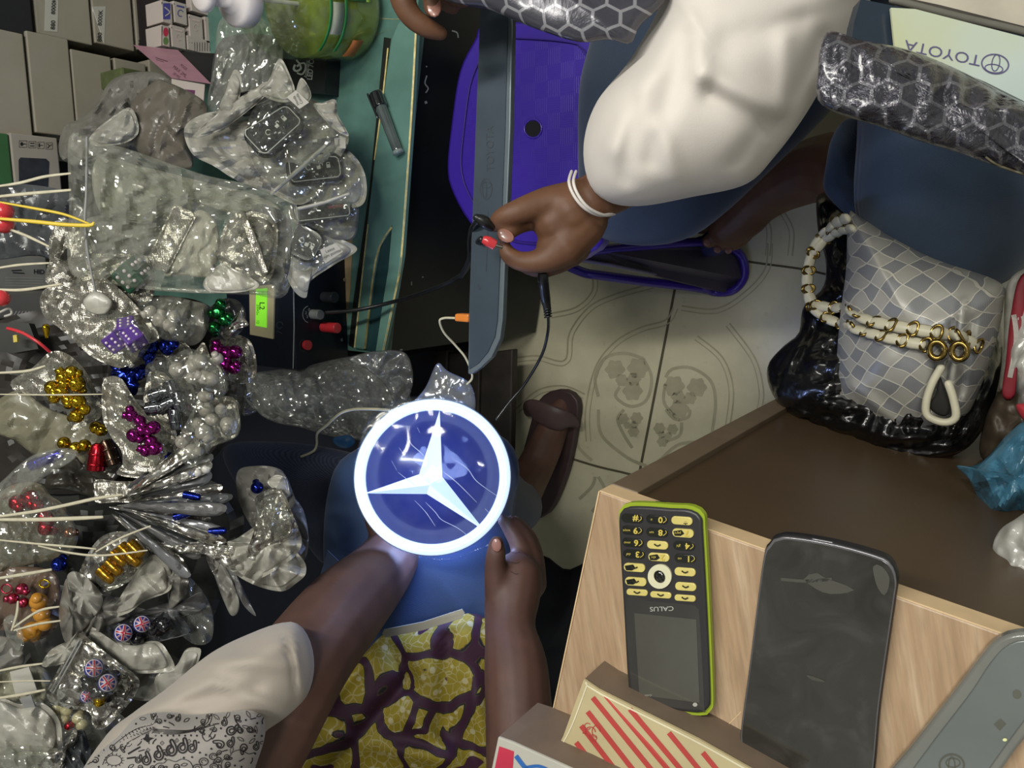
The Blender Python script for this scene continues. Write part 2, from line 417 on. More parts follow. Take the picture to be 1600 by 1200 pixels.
# ================================================================== THE ROOM
def floor_mat():
    k = NB('floor_tiles'); b = k.b
    co = k.coord(); n = k.noise(9, 6, .6); n2 = k.noise(55, 4, .7)
    base = k.ramp(n.outputs[0], [(.3, 'b3ae94'), (.7, 'c8c3a8')])
    dirt = k.ramp(n2.outputs[0], [(.62, 0.0), (.74, .35)])
    k.lk(k.mix(dirt, base, '8c8770'), b.inputs['Base Color']); b.inputs['Roughness'].default_value = .28
    k.lk(k.bump(n2.outputs[0], .12, .001), b.inputs['Normal']); return k.m
FL = floor_mat()
g = G(); n_ = 2
prism([Vector((-2.6, -2.2, 0)), Vector((1.9, -2.2, 0)), Vector((1.9, 2.2, 0)), Vector((-2.6, 2.2, 0))], (0, 0, -.05), g)
floor = struct('floor', g, FL, smooth=False)
GROUT = mat('dark_grout', '4c4636', .8); OUTL = mat('tile_relief', 'b9b59b', .22, var=.05); PET = mat('tile_ornament', '9d9880', .4, var=.1); OUTD = mat('tile_groove', '9b967c', .45)
sh = [stroke([(997, 750), (1028, 590), (1062, 410), (1100, 190)], 4), stroke([(860, 706), (930, 728), (998, 745), (1100, 780)], 3.5), stroke([(1040, 384), (1165, 408), (1262, 422), (1330, 440)], 3.5)]
ink(floor, sh, GROUT, .0006)
def dbl(p, wd=2.6, off=7):
    a = crs(p, 30); vs = []
    for i in range(30):
        u = a[max(0, i - 1)]; v = a[min(29, i + 1)]; dx, dy = v[0] - u[0], v[1] - u[1]; l = math.hypot(dx, dy) or 1
        vs.append((a[i][0] - dy / l * off, a[i][1] + dx / l * off))
    return [stroke(a, wd), stroke(vs, wd * .7)]
rel = []
for p in ([(916, 690), (915, 640), (930, 575), (960, 535), (1000, 512), (1040, 500), (1052, 480)], [(800, 560), (840, 556), (882, 563), (890, 520), (920, 480), (960, 460), (1020, 443)],
          [(805, 640), (840, 610), (880, 603), (914, 616)], [(1065, 478), (1120, 482), (1165, 455), (1195, 420), (1200, 380)], [(1090, 525), (1130, 560), (1146, 610), (1140, 670)],
          [(1140, 505), (1180, 560), (1193, 610), (1190, 640)], [(860, 490), (900, 480), (925, 455), (925, 425)], [(1195, 330), (1205, 360), (1203, 400)], [(1225, 330), (1240, 360), (1238, 400)]): rel += dbl(p)
ink(floor, rel, OUTD, .0005)
pet = []
def flower(cx, cy, s, m=1):
    for dx, dy, r in ((-18, -12, 14), (16, -14, 15), (8, 20, 14), (-8, 4, 9), (10, 2, 10)): pet.append(polyf([(cx + m * dx * s + r * s * (1 + .12 * math.cos(6 * a)) * math.cos(a), cy + dy * s + r * s * (1 + .12 * math.cos(6 * a)) * math.sin(a)) for a in [i * math.pi / 12 for i in range(24)]]))
flower(980, 590, 1.05); flower(1070, 618, 1.05, -1); flower(985, 662, .62); flower(1040, 678, .6, -1)
for p in ([(1005, 560), (1018, 590), (1010, 625), (985, 635), (962, 620), (968, 605)], [(935, 620), (930, 590), (945, 560), (975, 552), (1005, 560)], [(975, 640), (965, 655), (975, 680), (988, 700)], [(1040, 590), (1050, 577), (1080, 575), (1110, 595), (1118, 630), (1112, 680)],
          [(1040, 640), (1055, 655), (1075, 652), (1078, 640)], [(1040, 600), (1038, 630), (1062, 657)], [(1065, 660), (1062, 680), (1040, 690)], [(935, 640), (940, 680), (980, 715), (1010, 728)], [(1030, 720), (1060, 695), (1100, 690), (1120, 685)],
          [(925, 720), (905, 700), (900, 680)], [(905, 780), (925, 760), (930, 745)], [(935, 745), (945, 770), (925, 800)]): pet.append(stroke(p, 5))
ink(floor, pet, PET, .0005)
XB = P(290, 150, .47).x
WALL = mat('wall_paint', '5b574b', .8)
struct('wall_left', box((-2.3, -2.2, 0), (-2.25, 2.2, 2.6)), WALL, smooth=False)

# ================================================================== GLASS COUNTER WITH TEAL FRAME
TEAL = mat('teal_painted_metal', '5a7f75', .4, var=.16, vs=14, bs=60, bstr=.08, coat=.3)
TEALD = mat('teal_worn_top', '50736a', .45, var=.25, vs=18, coat=.25)
YEL = mat('worn_yellow_edge', 'c9b878', .5, var=.3, vs=90)
GROOVE = mat('dark_groove', '141914', .5, var=.3); BLK = mat('black_laminate', '0c1119', .32, var=.2, vs=20)
CZ = .47
c1 = P(652, 20, CZ); c2 = P(598, 553, CZ); cdirv = (c1 - c2).normalized(); ctop = c1 + cdirv * .5
counter = thing('display_counter', 'low counter with teal painted top and black front panel behind the purple stool', 'counter', (c2.x - .3, c2.y + .3, 0))
bk = Vector((-1.1, 0, 0))
def botpt(v): return Vector((v.x, v.y, 0))
e2 = P(552, 546, CZ)
g = prism([c2, ctop, ctop + bk, Vector((c2.x - 1.1, e2.y, CZ))], (0, 0, -.02))
ctp = put('counter_top', g, TEALD, counter, smooth=False)
rail = slab([(652, 20), (643, 190), (628, 400), (618, 460), (598, 553), (586, 551), (598, 470), (606, 420), (612, 352), (590, 385), (582, 430), (568, 546), (552, 544), (563, 440), (585, 250), (612, 60), (622, 35)], CZ + .009, .009)
rl = put('front_rail', rail, TEAL, counter, smooth=False, bevel=.0015)
ink(rl, [stroke([(651, 22), (642, 190), (627, 400), (617, 460), (598, 551)], 3.0), stroke([(612, 355), (600, 372), (591, 392), (583, 432), (570, 545)], 3.0), stroke([(554, 543), (565, 440), (575, 350)], 2), stroke([(553, 543), (569, 545)], 4), stroke([(588, 550), (600, 552)], 4)], YEL, .0006)
put('rail_channel', slab([(612, 352), (590, 388), (582, 432), (569, 547), (586, 551), (600, 460), (606, 420)], CZ + .002, .002), mat('channel_teal', '1f3c40', .3), counter, smooth=False)
ink(ctp, [polyf([(611, 60), (600, 58), (578, 290), (552, 470), (545, 540), (552, 544), (563, 440), (585, 250)])], GROOVE, .0008)
ink(ctp, [stroke([(606, 75), (598, 150), (585, 250)], 2), stroke([(560, 25), (620, 30), (650, 22)], 0.5)], YEL, .0012)
ink(ctp, [polyf([(579, 52), (655, 22), (655, 26), (600, 50), (579, 60)]), polyf([(538, 350), (552, 350), (548, 450), (540, 520), (530, 500)])], mat('tan_wood_strip', '8d7a58', .6), .0009)
fr = G(); a, b = c1 + cdirv * .4, c2
prism([Vector((c2.x, c2.y, CZ - .02)), Vector((ctop.x, ctop.y, CZ - .02)), Vector((ctop.x, ctop.y, 0.01)), Vector((c2.x, c2.y, 0.01))], (-.015, 0, 0), fr)
fp = put('front_panel', fr, BLK, counter, smooth=False)
SCR = mat('pale_scratch', '8a8f90', .6)
ink(fp, [stroke([(667, 118), (664, 130), (669, 138), (665, 145)], 2), stroke([(706, 48), (714, 51), (716, 59)], 2.2), stroke([(666, 103), (667, 105)], 2), stroke([(665, 158), (666, 162)], 4), stroke([(1 + 642, 440), (643, 446)], 2), stroke([(660, 432), (661, 434)], 2)] + [stroke([(625 + 14 * i, 547 - (i % 3)), (629 + 14 * i, 546)], 2.2) for i in range(12)], SCR, .0006)
put('end_panel', prism([Vector((c2.x, c2.y, CZ - .02)), Vector((c2.x - .6, e2.y, CZ - .02)), Vector((c2.x - .6, e2.y, .01)), Vector((c2.x, c2.y, .01))], (0, .012, 0)), mat('counter_end_dark', '1b1f2a', .6), counter, smooth=False)
# added dark block standing in for the dark void below the hanging bags
DARKW = mat('dark_brown_wood', '2b2622', .55, var=.35, vs=25)
g = G(); lo = P(360, 585, .22)
box((c2.x - .9, P(400, 1340, .30).y, 0), (P(600, 850, .30).x, c2.y - .03, .30), g)
tag(put('dark_filler', g, mat('filler_navy', '161a26', .8, bs=60, bstr=.4), smooth=False, bevel=.01), 'low dark plinth under the hanging pouches, lower left', 'filler')
g = G()
for i in range(5):
    x0, x1 = 548 + i * 51, 597 + i * 51
    slab([(x0, 552), (x1, 546), (x1 - 4, 720), (x0 - 4, 724)], .14 - .004 * i, .02, g)
tag(put('plank_step', g, DARKW, smooth=False, bevel=.003), 'dark brown plank step on the floor below the black counter panel', 'step')

# ================================================================== WHITE CARTONS AT THE BACK
CART = mat('grey_white_card', '8b8577', .6, var=.06, vs=20, bs=30, bstr=.1); STK = mat('white_sticker', 'a9a79f', .45, var=.04); INK = mat('black_ink', '151515', .5, var=0)
def carton(l, r, t_, b_, X, m=CART, depth=.16):
    my = (t_ + b_) / 2; mx = (l + r) / 2
    zt = V(l, my, X).z; zb = V(r, my, X).z; yt = V(mx, t_, X).y; yb = V(mx, b_, X).y
    return box((X - depth, yb, zb + .0015), (X, yt, zt - .0015))
for i, (l, r, tp, bt, X, st, lab) in enumerate([(50, 139, -90, 60, XB, '8000K', 'top carton of the stickered stack, reading 8000K near the picture corner'), (141, 205, -90, 72, XB, '8000K', 'middle carton of the stickered stack, second one reading 8000K'), (207, 249, -90, 80, XB, '6000K', 'lowest stickered carton, reading 6000K, beside the pink box')]):
    o = put('bulb_carton', carton(l, r, tp, bt, X), CART, smooth=False, bevel=.002)
    tag(o, 'plain grey-white ' + lab, 'box', 'stickered bulb cartons')
    cx = (83, 156, 220)[i]; y1 = (50, 68, 72)[i]; y0 = (-30, 10, 28)[i]
    ink(o, [polyf([(cx - 12, y0), (cx + 9, y0), (cx + 7, y1), (cx - 14, y1 - 2)])], STK, .0005)
    ink(o, [textp(st, cx + 1, (10, 28, 41)[i], 6.5, 86, 1.0, .01), textp('880', cx + 0, (39, 58, 69)[i], 6.5, 86, 1.05, .01)], INK, .0009)
for i, (l, r, lab) in enumerate([(-20, 45, 'plain carton at the picture edge'), (47, 114, 'plain carton second from the picture edge'), (116, 180, 'plain carton in the middle of the row, under the 8000K stickers'), (182, 233, 'plain carton fourth in the row, above the grey bag'), (235, 280, 'short plain carton next to the pink flap')]):
    tag(put('bulb_carton', carton(l, r, (48, 56, 84, 96, 98)[i], (214, 210, 240, 220, 200)[i], XB + .012), CART, smooth=False, bevel=.002), 'grey-white ' + lab, 'box', 'plain bulb cartons')
tag(put('black_box', carton(-40, 48, -80, 50, XB + .005, BLK), mat('black_card', '17171a', .6), smooth=False, bevel=.002), 'black carton in the far corner beside the 8000K carton', 'box')
tag(put('backing_shelf', box((XB - .30, -1.3, CZ + .01), (XB - .17, 1.2, 1.1)), mat('dark_board_brown', '1e1a15', .8), smooth=False), 'dark shelving board behind the cartons', 'shelf')  # board in one even dark brown
# green box and grey-white box with handling marks
tag(put('green_box', carton(-30, 19, 207, 300, XB + .03), mat('green_card', '2f5a33', .6), smooth=False, bevel=.002), 'green carton end at the left edge beneath the plain cartons', 'box')
o = put('printed_box', carton(20, 96, 212, 330, XB + .032), mat('pale_card', '918a80', .6, var=.05), smooth=False, bevel=.002)
tag(o, 'pale box with black handling symbols and dark window picture', 'box')
pr = [stroke([(30, 220), (42, 220), (42, 230), (30, 230)], .8, True, False), polyf(arc(34, 225, 2.4, 3)), stroke([(36, 225), (41, 225)], 1.2), stroke([(45, 221), (56, 221), (56, 231), (45, 231)], .8, True, False), stroke([(47, 224), (54, 224)], 1.4), stroke([(47, 228), (54, 228)], 1.4),
      stroke([(59, 222), (69, 222), (69, 232), (59, 232)], .8, True, False), stroke([(62, 224), (61, 227), (62, 230)], 1.6), stroke([(62, 227), (67, 227)], 1), stroke([(72, 223), (82, 223), (82, 233), (72, 233)], .8, True, False), stroke([(74, 225), (77, 228), (74, 231)], 1.3), stroke([(77, 228), (81, 226)], 1)]
ink(o, pr, INK, .0006); ink(o, [polyf(arc(54, 275, 26, 32, n=4, rot=45) and [(32, 246), (72, 248), (77, 253), (75, 300), (30, 300), (29, 250)])], mat('window_print', '2a2d33', .4, var=.3, vs=60), .0006)
# grey device boxes further down the left edge
o = put('ballast_box', carton(-20, 76, 400, 452, XB + .10), mat('grey_card', '6d6c66', .55), smooth=False, bevel=.002)
tag(o, 'grey lamp ballast box with yellow HID label at the left edge', 'box')
ink(o, [polyf([(-5, 417), (74, 421), (72, 432), (0, 431)])], mat('yellow_label', 'a9a335', .5), .0005)
ink(o, [textp('HID', 61, 425, 7, -2, 1.0, .02), stroke([(18, 423), (34, 422)], 1.6), stroke([(20, 426), (38, 427)], 1.6)], INK, .0009)
ink(o, [stroke([(8, 434 + 4 * i), (68, 435 + 4 * i)], .8) for i in range(4)], mat('grey_ink', '8d8d86', .6), .0009)
o = put('grey_case', carton(-20, 78, 455, 497, XB + .11), mat('grey_plastic', '55534e', .5), smooth=False, bevel=.004)
tag(o, 'plain dark grey case with pale slanting ticks under the HID box', 'case')
ink(o, [stroke([(22 + 5 * i, 492), (26 + 5 * i, 486)], 1.3) for i in range(9)], mat('pale_tick', 'a5a39c', .5), .0006)

# open pink display box with printed packets
PK = mat('pink_card', 'b07f8e', .5, var=.08); BLKC = mat('black_card2', '151014', .55); WC = mat('white_card', 'b3a8a2', .5, var=.04)
pk = thing('display_box', 'open pink and black display box with printed packets inside, top left', 'box', P(290, 90, CZ))
put('box_body', carton(248, 352, -60, 84, XB + .07, depth=.08), BLKC, pk, smooth=False)
fl = put('pink_flap', prism([T(208, 70, 1.321), T(278, 78, 1.349), T(330, 131, 1.193), T(268, 122, 1.179)], CW * -.002), PK, pk, smooth=False)
ink(fl, [stroke([(243, 90), (262, 96)], 1.2), stroke([(244, 93), (256, 97)], .8), stroke([(262, 100), (292, 122)], .01)] + [textp('MAX 2ML', 281, 112 + 0 * i, 5.5, -38, .8) for i in (0,)] + [textp('20 MG', 276, 118, 4.2, -38, .8), textp('PODS', 287, 105, 4.2, -38, .8)], mat('plum_ink', '5a2c42', .5), .0006)
put('flap_inside', prism([T(278, 80, 1.363), T(345, 84, 1.363), T(345, 120, 1.278), T(330, 131, 1.221)], CW * -.002), BLKC, pk, smooth=False)
ft = put('front_tab', prism([T(268, 123, 1.179), T(320, 132, 1.193), T(318, 160, 1.179), T(268, 158, 1.164)], CW * -.002), WC, pk, smooth=False)
ink(ft, [polyf([(282, 139), (305, 141), (304, 150), (281, 148)])], mat('plum_label', '5e2f55', .5), .0006)
PUR = mat('purple_print', '4a4790', .5); RED = mat('red_print', 'b32f47', .5); GLD = mat('ochre_print', 'a8924a', .5)
for i, (l, r, t_, b_, kind) in enumerate([(252, 270, 2, 36, 'purple'), (271, 293, 4, 37, 'yellow flower'), (295, 318, 25, 60, 'red flower'), (267, 291, 41, 75, 'large red flower'), (252, 266, 40, 72, 'green and brown'), (320, 352, 30, 70, 'purple label'), (298, 352, 5, 24, 'ochre stripe'), (292, 350, 62, 84, 'small print')]):
    o = put('printed_packet', carton(l, r, t_, b_, XB + .085, depth=.05), WC, smooth=False, bevel=.001)
    tag(o, 'small white packet with %s print in the open pink box' % kind, 'packet', 'packets in the pink display box')
    cx, cy = (l + r) / 2, (t_ + b_) / 2
    ed = stroke([(l + 1, t_ + 1), (r - 1, t_ + 1), (r - 1, b_ - 1), (l + 1, b_ - 1)], 1.4, True, False); ink(o, [ed], INK, .0005)
    if 'flower' in kind:
        ink(o, [polyf([(cx + 9 * (1 + .25 * math.cos(7 * a)) * math.cos(a), cy + 11 * (1 + .25 * math.cos(7 * a)) * math.sin(a)) for a in [j * math.pi / 16 for j in range(32)]])], GLD if 'yellow' in kind else RED, .0006)
        ink(o, [stroke(arc(cx, cy, 4, 5, 20, 300, 10), 1.2), stroke([(cx - 6, cy - 12), (cx + 6, cy - 9)], 2.5)], mat('pale_ink', 'cdb6b4', .5) if 'red' in kind else PUR, .0009)
    elif kind == 'purple': ink(o, [polyf([(l + 3, t_ + 3), (r - 4, t_ + 3), (r - 4, b_ - 6), (l + 3, b_ - 6)])], PUR, .0006); ink(o, [stroke([(cx - 4, cy - 8), (cx + 4, cy), (cx - 3, cy + 6)], 2)], WC, .0009)
    elif kind == 'purple label': ink(o, [polyf([(330, 37), (336, 38), (335, 63), (329, 62)])], PUR, .0006); ink(o, [stroke([(344, 45), (344, 60)], 1.5), stroke([(348, 47), (348, 58)], 1.5)], INK, .0006)
    elif kind == 'small print': ink(o, [stroke([(296 + 4 * j, 66), (296 + 4 * j, 80)], .8) for j in range(12)], INK, .0006)
    elif kind == 'ochre stripe': ink(o, [polyf([(300, 8), (348, 9), (348, 21), (300, 19)])], GLD, .0006)
    else: ink(o, [polyf(arc(cx, cy - 6, 4, 7)), ], RED, .0006); ink(o, [polyf(arc(cx, cy + 8, 4, 6))], mat('leaf_print', '5d7a45', .5), .0006)

# ================================================================== PUMP BOTTLE AND THINGS ON THE COUNTER
bp = P(548, 14, CZ + .003); _ax = (T(362, -4, tz(362, -4, CZ + .215)) - bp).normalized(); BQ = Matrix.Translation(bp) @ Vector((0, 0, 1)).rotation_difference(_ax).to_matrix().to_4x4() @ Matrix.Scale(1.05, 4)
bt = thing('pump_bottle', 'large clear pump bottle of yellow-green liquid soap standing on the counter', 'bottle', bp)
CLR = film('clear_bottle', 'eef4ea', .04, .05, .35, 12, .1)
sc_ = 1.0
body = [(.02, .001), (.062, .001), (.071, .008), (.073, .02), (.072, .05), (.073, .058), (.071, .064), (.0725, .11), (.070, .135), (.060, .158), (.045, .172), (.032, .178), (.030, .184)]
def lt(prof, m, name, par, off=(0, 0, 0), **k):
    return put(name, lathe(prof, 40).xf(BQ), m, par, **k)
lt(body, CLR, 'bottle_body', bt)
LIQ = mat('green_soap', '97a62c', .10, var=.35, vs=25, coat=.8, trans=.5, ior=1.33)
lt([(.001, .003), (.060, .003), (.069, .010), (.0705, .02), (.0695, .05), (.0705, .058), (.0688, .064), (.0693, .100), (.001, .100)], LIQ, 'soap', bt)
LGR = mat('green_label', '2c7a3e', .35, var=.15)
def band(a0, a1, z0, z1, m, name, r=.0742):
    g = G(); vs = []; fs = []; n = 16
    for i in range(n + 1):
        a = math.radians(a0 + (a1 - a0) * i / n)
        for rr in (r, r + .0006):
            for zz in (z0, z1): vs.append(BQ @ Vector((rr * math.cos(a), rr * math.sin(a), zz)))
    for i in range(n):
        o_ = 4 * i; fs += [(o_, o_ + 1, o_ + 5, o_ + 4), (o_ + 2, o_ + 6, o_ + 7, o_ + 3), (o_ + 1, o_ + 3, o_ + 7, o_ + 5), (o_, o_ + 4, o_ + 6, o_ + 2)]
    return put(name, g.add(vs, fs), m, bt)
band(-62, -5, .075, .080, LGR, 'label'); band(-62, -5, .102, .107, LGR, 'label'); band(-5, 40, .04, .107, LGR, 'label')
o = band(-5, 30, .030, .040, mat('label_leaf', '7fa03a', .35), 'label'); 
o = band(-70, -45, .035, .055, mat('orange_label', 'b06a35', .4), 'label')
band(-40, -8, .081, .101, mat('label_grey', '9aa08d', .4), 'label', .0738)
WP = mat('white_plastic', 'd9d2d0', .3, var=.03, coat=.3)
lt([(.001, .180), (.031, .180), (.035, .183), (.035, .202), (.031, .206), (.020, .208), (.019, .212), (.0125, .214), (.012, .240), (.001, .240)], WP, 'pump_collar', bt)
lt([(.001, .238), (.017, .239), (.020, .243), (.020, .250), (.016, .253), (.001, .2535)], WP, 'pump_head', bt)
put('dip_tube', tube([tuple(BQ @ Vector((0, 0, .01))) + (.003,), tuple(BQ @ Vector((.003, 0, .18))) + (.003,)], 8), WP, bt)
# black box with cat mark
o = put('black_light_box', slab([(432, 60), (511, 66), (507, 146), (425, 140)], CZ + .03, .03), mat('black_satin_card', '14191a', .4), smooth=False, bevel=.001)
tag(o, 'small black LED light box with grey cat logo beneath the soap bottle', 'box')
GI = mat('grey_print', '8f9693', .5); 
ink(o, [stroke([(461, 101), (459, 108), (464, 111), (470, 107), (468, 101), (464, 104)], 3.2), stroke([(463, 93), (468, 99), (476, 99), (477, 108), (472, 116), (464, 114)], 2.6), textp('Amagdete', 479, 108, 5.5, 84, .85, .005), textp('LED 7COLOR', 487, 96, 8, 84, .85, .02), textp('COLOR', 439, 72, 7, 86, .8, .02)], GI, .0005)
# clear pen
g = G(); pa = P(588, 148, CZ + .02); pb = P(622, 238, CZ + .02)
tube([(*pa, .0085), (*(pa.lerp(pb, .3)), .0085), (*pb, .0075)], 16, g=g, caps='flat')
pn = thing('clear_tube_pen', 'dark clear plastic pen lying across the teal counter edge', 'pen', (pa + pb) / 2)
GLD_ = mat('smoky_plastic', '4a5352', .08, var=.2, coat=1, spec=.8)
put('barrel', g, GLD_, pn); g = G(); d_ = (pb - pa)
tube([(*(pa - d_ * .02), .0105), (*(pa + d_ * .22), .0105)], 16, g=g, caps='flat'); put('cap', g, mat('black_glossy', '15181a', .12, coat=1), pn)
put('clip', tube([(*(pa + Vector((-.010, 0, .008))), .002), (*(pa + d_ * .4 + Vector((-.009, 0, .007))), .002)], 6), mat('black_glossy', '15181a'), pn)
g = G(); tube([(*(pb - d_ * .02), .0085), (*(pb + d_ * .02), .0085)], 16, g=g, caps='flat'); put('end_plug', g, mat('grey_clear', '7f8a88', .15, coat=1), pn)

# ================================================================== BLACK POWER UNIT WITH GREEN DISPLAY
X0 = P(543, 520, CZ).x
zt = V(460, 510, X0).z; y1 = V(500, 395, X0).y; y0 = V(500, 573, X0).y
pu = thing('power_unit', 'black metal power unit with lit green display and red knob', 'power supply', (X0 - .08, (y0 + y1) / 2, CZ))
NAVY = mat('black_blue_metal', '0d1420', .35, var=.15, vs=30)
pb_ = put('case', box((X0 - .17, y0, CZ), (X0, y1, zt)), NAVY, pu, smooth=False, bevel=.0015)
ink(pb_, [stroke([(459, 440), (459.5, 510), (458, 576)], 1.5, smooth=False)], mat('seam_grey', '8a8f90', .4), .0016)
def onX(px, py, off=0): q = V(px, py, X0); q.x += off; return q
bz = put('display_bezel', slab([(389, 448), (428, 444), (426, 530), (390, 523)], zt + .004, .004), mat('yellowed_plastic', 'b3aa86', .4, var=.1), pu, smooth=False, bevel=.001)
sc1 = put('lcd_screen', slab([(400, 452), (417, 450), (416, 512), (399, 509)], zt + .0052, .001), mat('green_backlight', '86d63a', .3, var=.05, emit='7ddc34', es=.55), pu, smooth=False)
ink(sc1, [textp('L2', 409, 478, 8, -91, 1.1, .01), textp('20042u', 402.5, 484, 4, -91, 1.0), textp('12', 402.5, 503, 4, -91, 1)], mat('lcd_ink', '2f4a22', .5), .0006)
ink(pb_, [stroke(arc(437, 508, 5, 5, 0, 360, 12), .8), stroke([(433, 517), (441, 521)], .8)], mat('faint_print', '3a4048', .5), .0006)
def knob(px, py, r, l, m, name, tp=1.0):
    q = onX(px, py); return put(name, tube([(*q, r), (*(q + Vector((l * .6, 0, 0))), r), (*(q + Vector((l, 0, 0))), r * tp)], 18, caps='flat'), m, pu, bevel=.0008)
REDP = mat('red_plastic', 'c03038', .3, coat=.6, var=.06); CHR = mat('chrome', 'c8c8c8', .12, 1.0, var=0); GREYP = mat('grey_knob', '6c6f6d', .4)
knob(478, 539, .008, .006, REDP, 'push_button'); knob(488, 491, .008, .020, GREYP, 'dial_knob'); knob(505, 511, .0085, .034, REDP, 'red_terminal')
knob(506, 464, .009, .026, mat('black_terminal_plastic', '2c3033', .3, coat=.5), 'black_terminal')
for (px, py) in ((537, 437), (533, 531)): knob(px, py, .003, .002, CHR, 'screw')
ink(pb_, [textp(s, px, py, 4.5, 0) for s, px, py in (('2', 478, 489), ('3', 480, 495), ('0', 483, 484))] + [stroke(arc(483, 491, 10, 13, 100, 260, 8), .9)], GI, .0006)
ink(pb_, [stroke(arc(474, 540, 6, 9, 80, 300, 10), 1)], mat('faint_print', '3a4048'), .0006)
BC = mat('black_rubber', '101114', .4, coat=.2)
def cable(name, label, pts, r, m, cat='cable', zmode=True, group=None):
    return tag(put(name, tube([WR(x, y, z, r) for x, y, z in pts], 8, n=len(pts) * 8), m), label, cat, group)
cable('power_cable', 'black twin cable running from the power unit across the counter to the grey plate', [(510, 488, CZ + .07), (560, 484, CZ + .05), (620, 470, CZ + .03), (680, 450, .55), (720, 430, .57), (736, 405, .70), (742, 385, .76), (752, 374, .79)], .0032, BC)
cable('power_cable', 'second black lead curling up to the black plug in the pinching fingers', [(720, 432, .66), (733, 405, .70), (734, 375, .75), (739, 355, .785), (750, 343, .79)], .0028, BC)
# ================================================================== PURPLE STOOL
def purple():
    k = NB('purple_plastic'); b = k.b; b.inputs['Roughness'].default_value = .3
    b.inputs['Base Color'].default_value = lin('35208a')
    return k.m
PP = purple()
def purple_weave():
    k = NB('purple_woven_relief'); b = k.b; b.inputs['Roughness'].default_value = .28; b.inputs['Base Color'].default_value = lin('35208a')
    co = k.coord((1, 1, 0)); ch = k.new('ShaderNodeTexChecker'); ch.inputs['Scale'].default_value = 46; k.lk(co, ch.inputs['Vector'])
    w1 = k.new('ShaderNodeTexWave', bands_direction='X'); w1.inputs['Scale'].default_value = 105; k.lk(co, w1.inputs['Vector'])
    w2 = k.new('ShaderNodeTexWave', bands_direction='Y'); w2.inputs['Scale'].default_value = 105; k.lk(co, w2.inputs['Vector'])
    m = k.new('ShaderNodeMix', data_type='FLOAT'); k.lk(ch.outputs['Fac'], m.inputs[0]); k.lk(w1.outputs['Fac'], m.inputs[2]); k.lk(w2.outputs['Fac'], m.inputs[3])
    k.lk(k.bump(m.outputs[0], .12, .001), b.inputs['Normal']); return k.m
PW = purple_weave()
SZ = .43
st = thing('plastic_stool', 'purple plastic stool with woven relief seat and a round hole', 'stool', P(860, 300, 0))
seat_o = [(762, 34), (900, 40), (935, 60), (950, 110), (945, 350), (915, 398), (880, 408), (790, 400), (735, 352), (705, 300), (697, 262), (703, 195), (716, 112), (740, 62)]
so = crs(seat_o, 70, True)
put('seat', slab(so, SZ - .002, .03), PP, st, bevel=.006, auto=50)
inn = [(826 + (x - 826) * .80, 225 + (y - 225) * .84) for x, y in so]
g = G(); put('seat_panel', slab(inn, SZ, .002, g), PW, st, smooth=False)
sd = bpy.data.objects['seat_panel']
ink(sd, [polyf(arc(833, 201, 12, 13))], mat('hole_dark', '06060c', .9, var=0), .0012)
put('hole_rim', tube([(*P(x, y, SZ + .0005), .0016) for x, y in arc(833, 201, 13.5, 14.5) + [arc(833, 201, 13.5, 14.5)[0]]], 6, n=40), PP, st)
put('seat_groove', tube([(*P(826 + (x - 826) * .82, 225 + (y - 225) * .86, SZ + .0002), .0010) for x, y in so[::2] + so[:1]], 5, n=70), mat('purple_dark', '2c1a6c', .4), st)
INP = mat('stool_inner_grey', '3b3646', .5)
def leg3(px, py, u, dz=0):  # u 0 = at the seat, 1 = at the floor
    return P(px, py, SZ * (1 - u) + dz)
g = G()
top = [leg3(885, 400, .10), leg3(940, 392, .25), leg3(1110, 380, .8), leg3(1148, 390, .95), leg3(1164, 408, 1, .004), leg3(1165, 436, 1, .004), leg3(1146, 459, 1, .004), leg3(1112, 460, 1, .004), leg3(1098, 450, .93), leg3(985, 420, .42), leg3(890, 406, .12)]
prism(top, CW * -.008 + Vector((0, 0, -.0)), g)
put('leg', g, INP, st, smooth=False)
rimp = [leg3(890, 398, .1, .004), leg3(960, 388, .33, .004), leg3(1110, 378, .8, .006), leg3(1150, 392, .96, .008), leg3(1163, 412, .99, .008), leg3(1162, 436, 1, .008), leg3(1143, 455, 1, .008), leg3(1114, 456, 1, .008), leg3(1100, 447, .93, .008)]
put('leg_rim', tube([(*p, .0075) for p in rimp], 10, n=60), PP, st)
put('leg_rim', tube([(*p, .003) for p in (leg3(888, 402, .12, .004), leg3(985, 420, .42, .004), leg3(1060, 437, .75, .004), leg3(1102, 449, .93, .004))], 8, n=30), mat('purple_grey_edge', '6a6580', .4), st)
put('cross_bar', tube([(*p, .0085) for p in (P(884, 414, .20), P(912, 426, .19), P(935, 430, .18), P(1010, 440, .12), P(1075, 447, .06), P(1105, 452, .02))], 8, n=40, flat=1.0), PP, st)
for a, b, ua in (((770, 90), (820, 130), 1), ((890, 90), (1010, 140), 1), ((775, 330), (830, 400), 1)):
    g = G(); q0 = P(a[0], a[1], SZ - .02); q1 = P(*b, 0) ; q1 = Vector((q0.x * 1.04 - .02, q0.y * 1.06, 0))
    tube([(*q0, .03), (*q1, .026)], 8, g=g, flat=.5, caps='flat'); put('leg', g, PP, st)
g = G(); sh1 = [leg3(930, 398, .25, .006), leg3(1030, 388, .6, .006), leg3(1098, 368, .8, .01), leg3(1110, 385, .84, .01), leg3(1094, 402, .83, .01), leg3(1050, 396, .65, .006)]
put('leg_inner_face', prism(sh1, CW * -.003, g), PP, st, smooth=False)

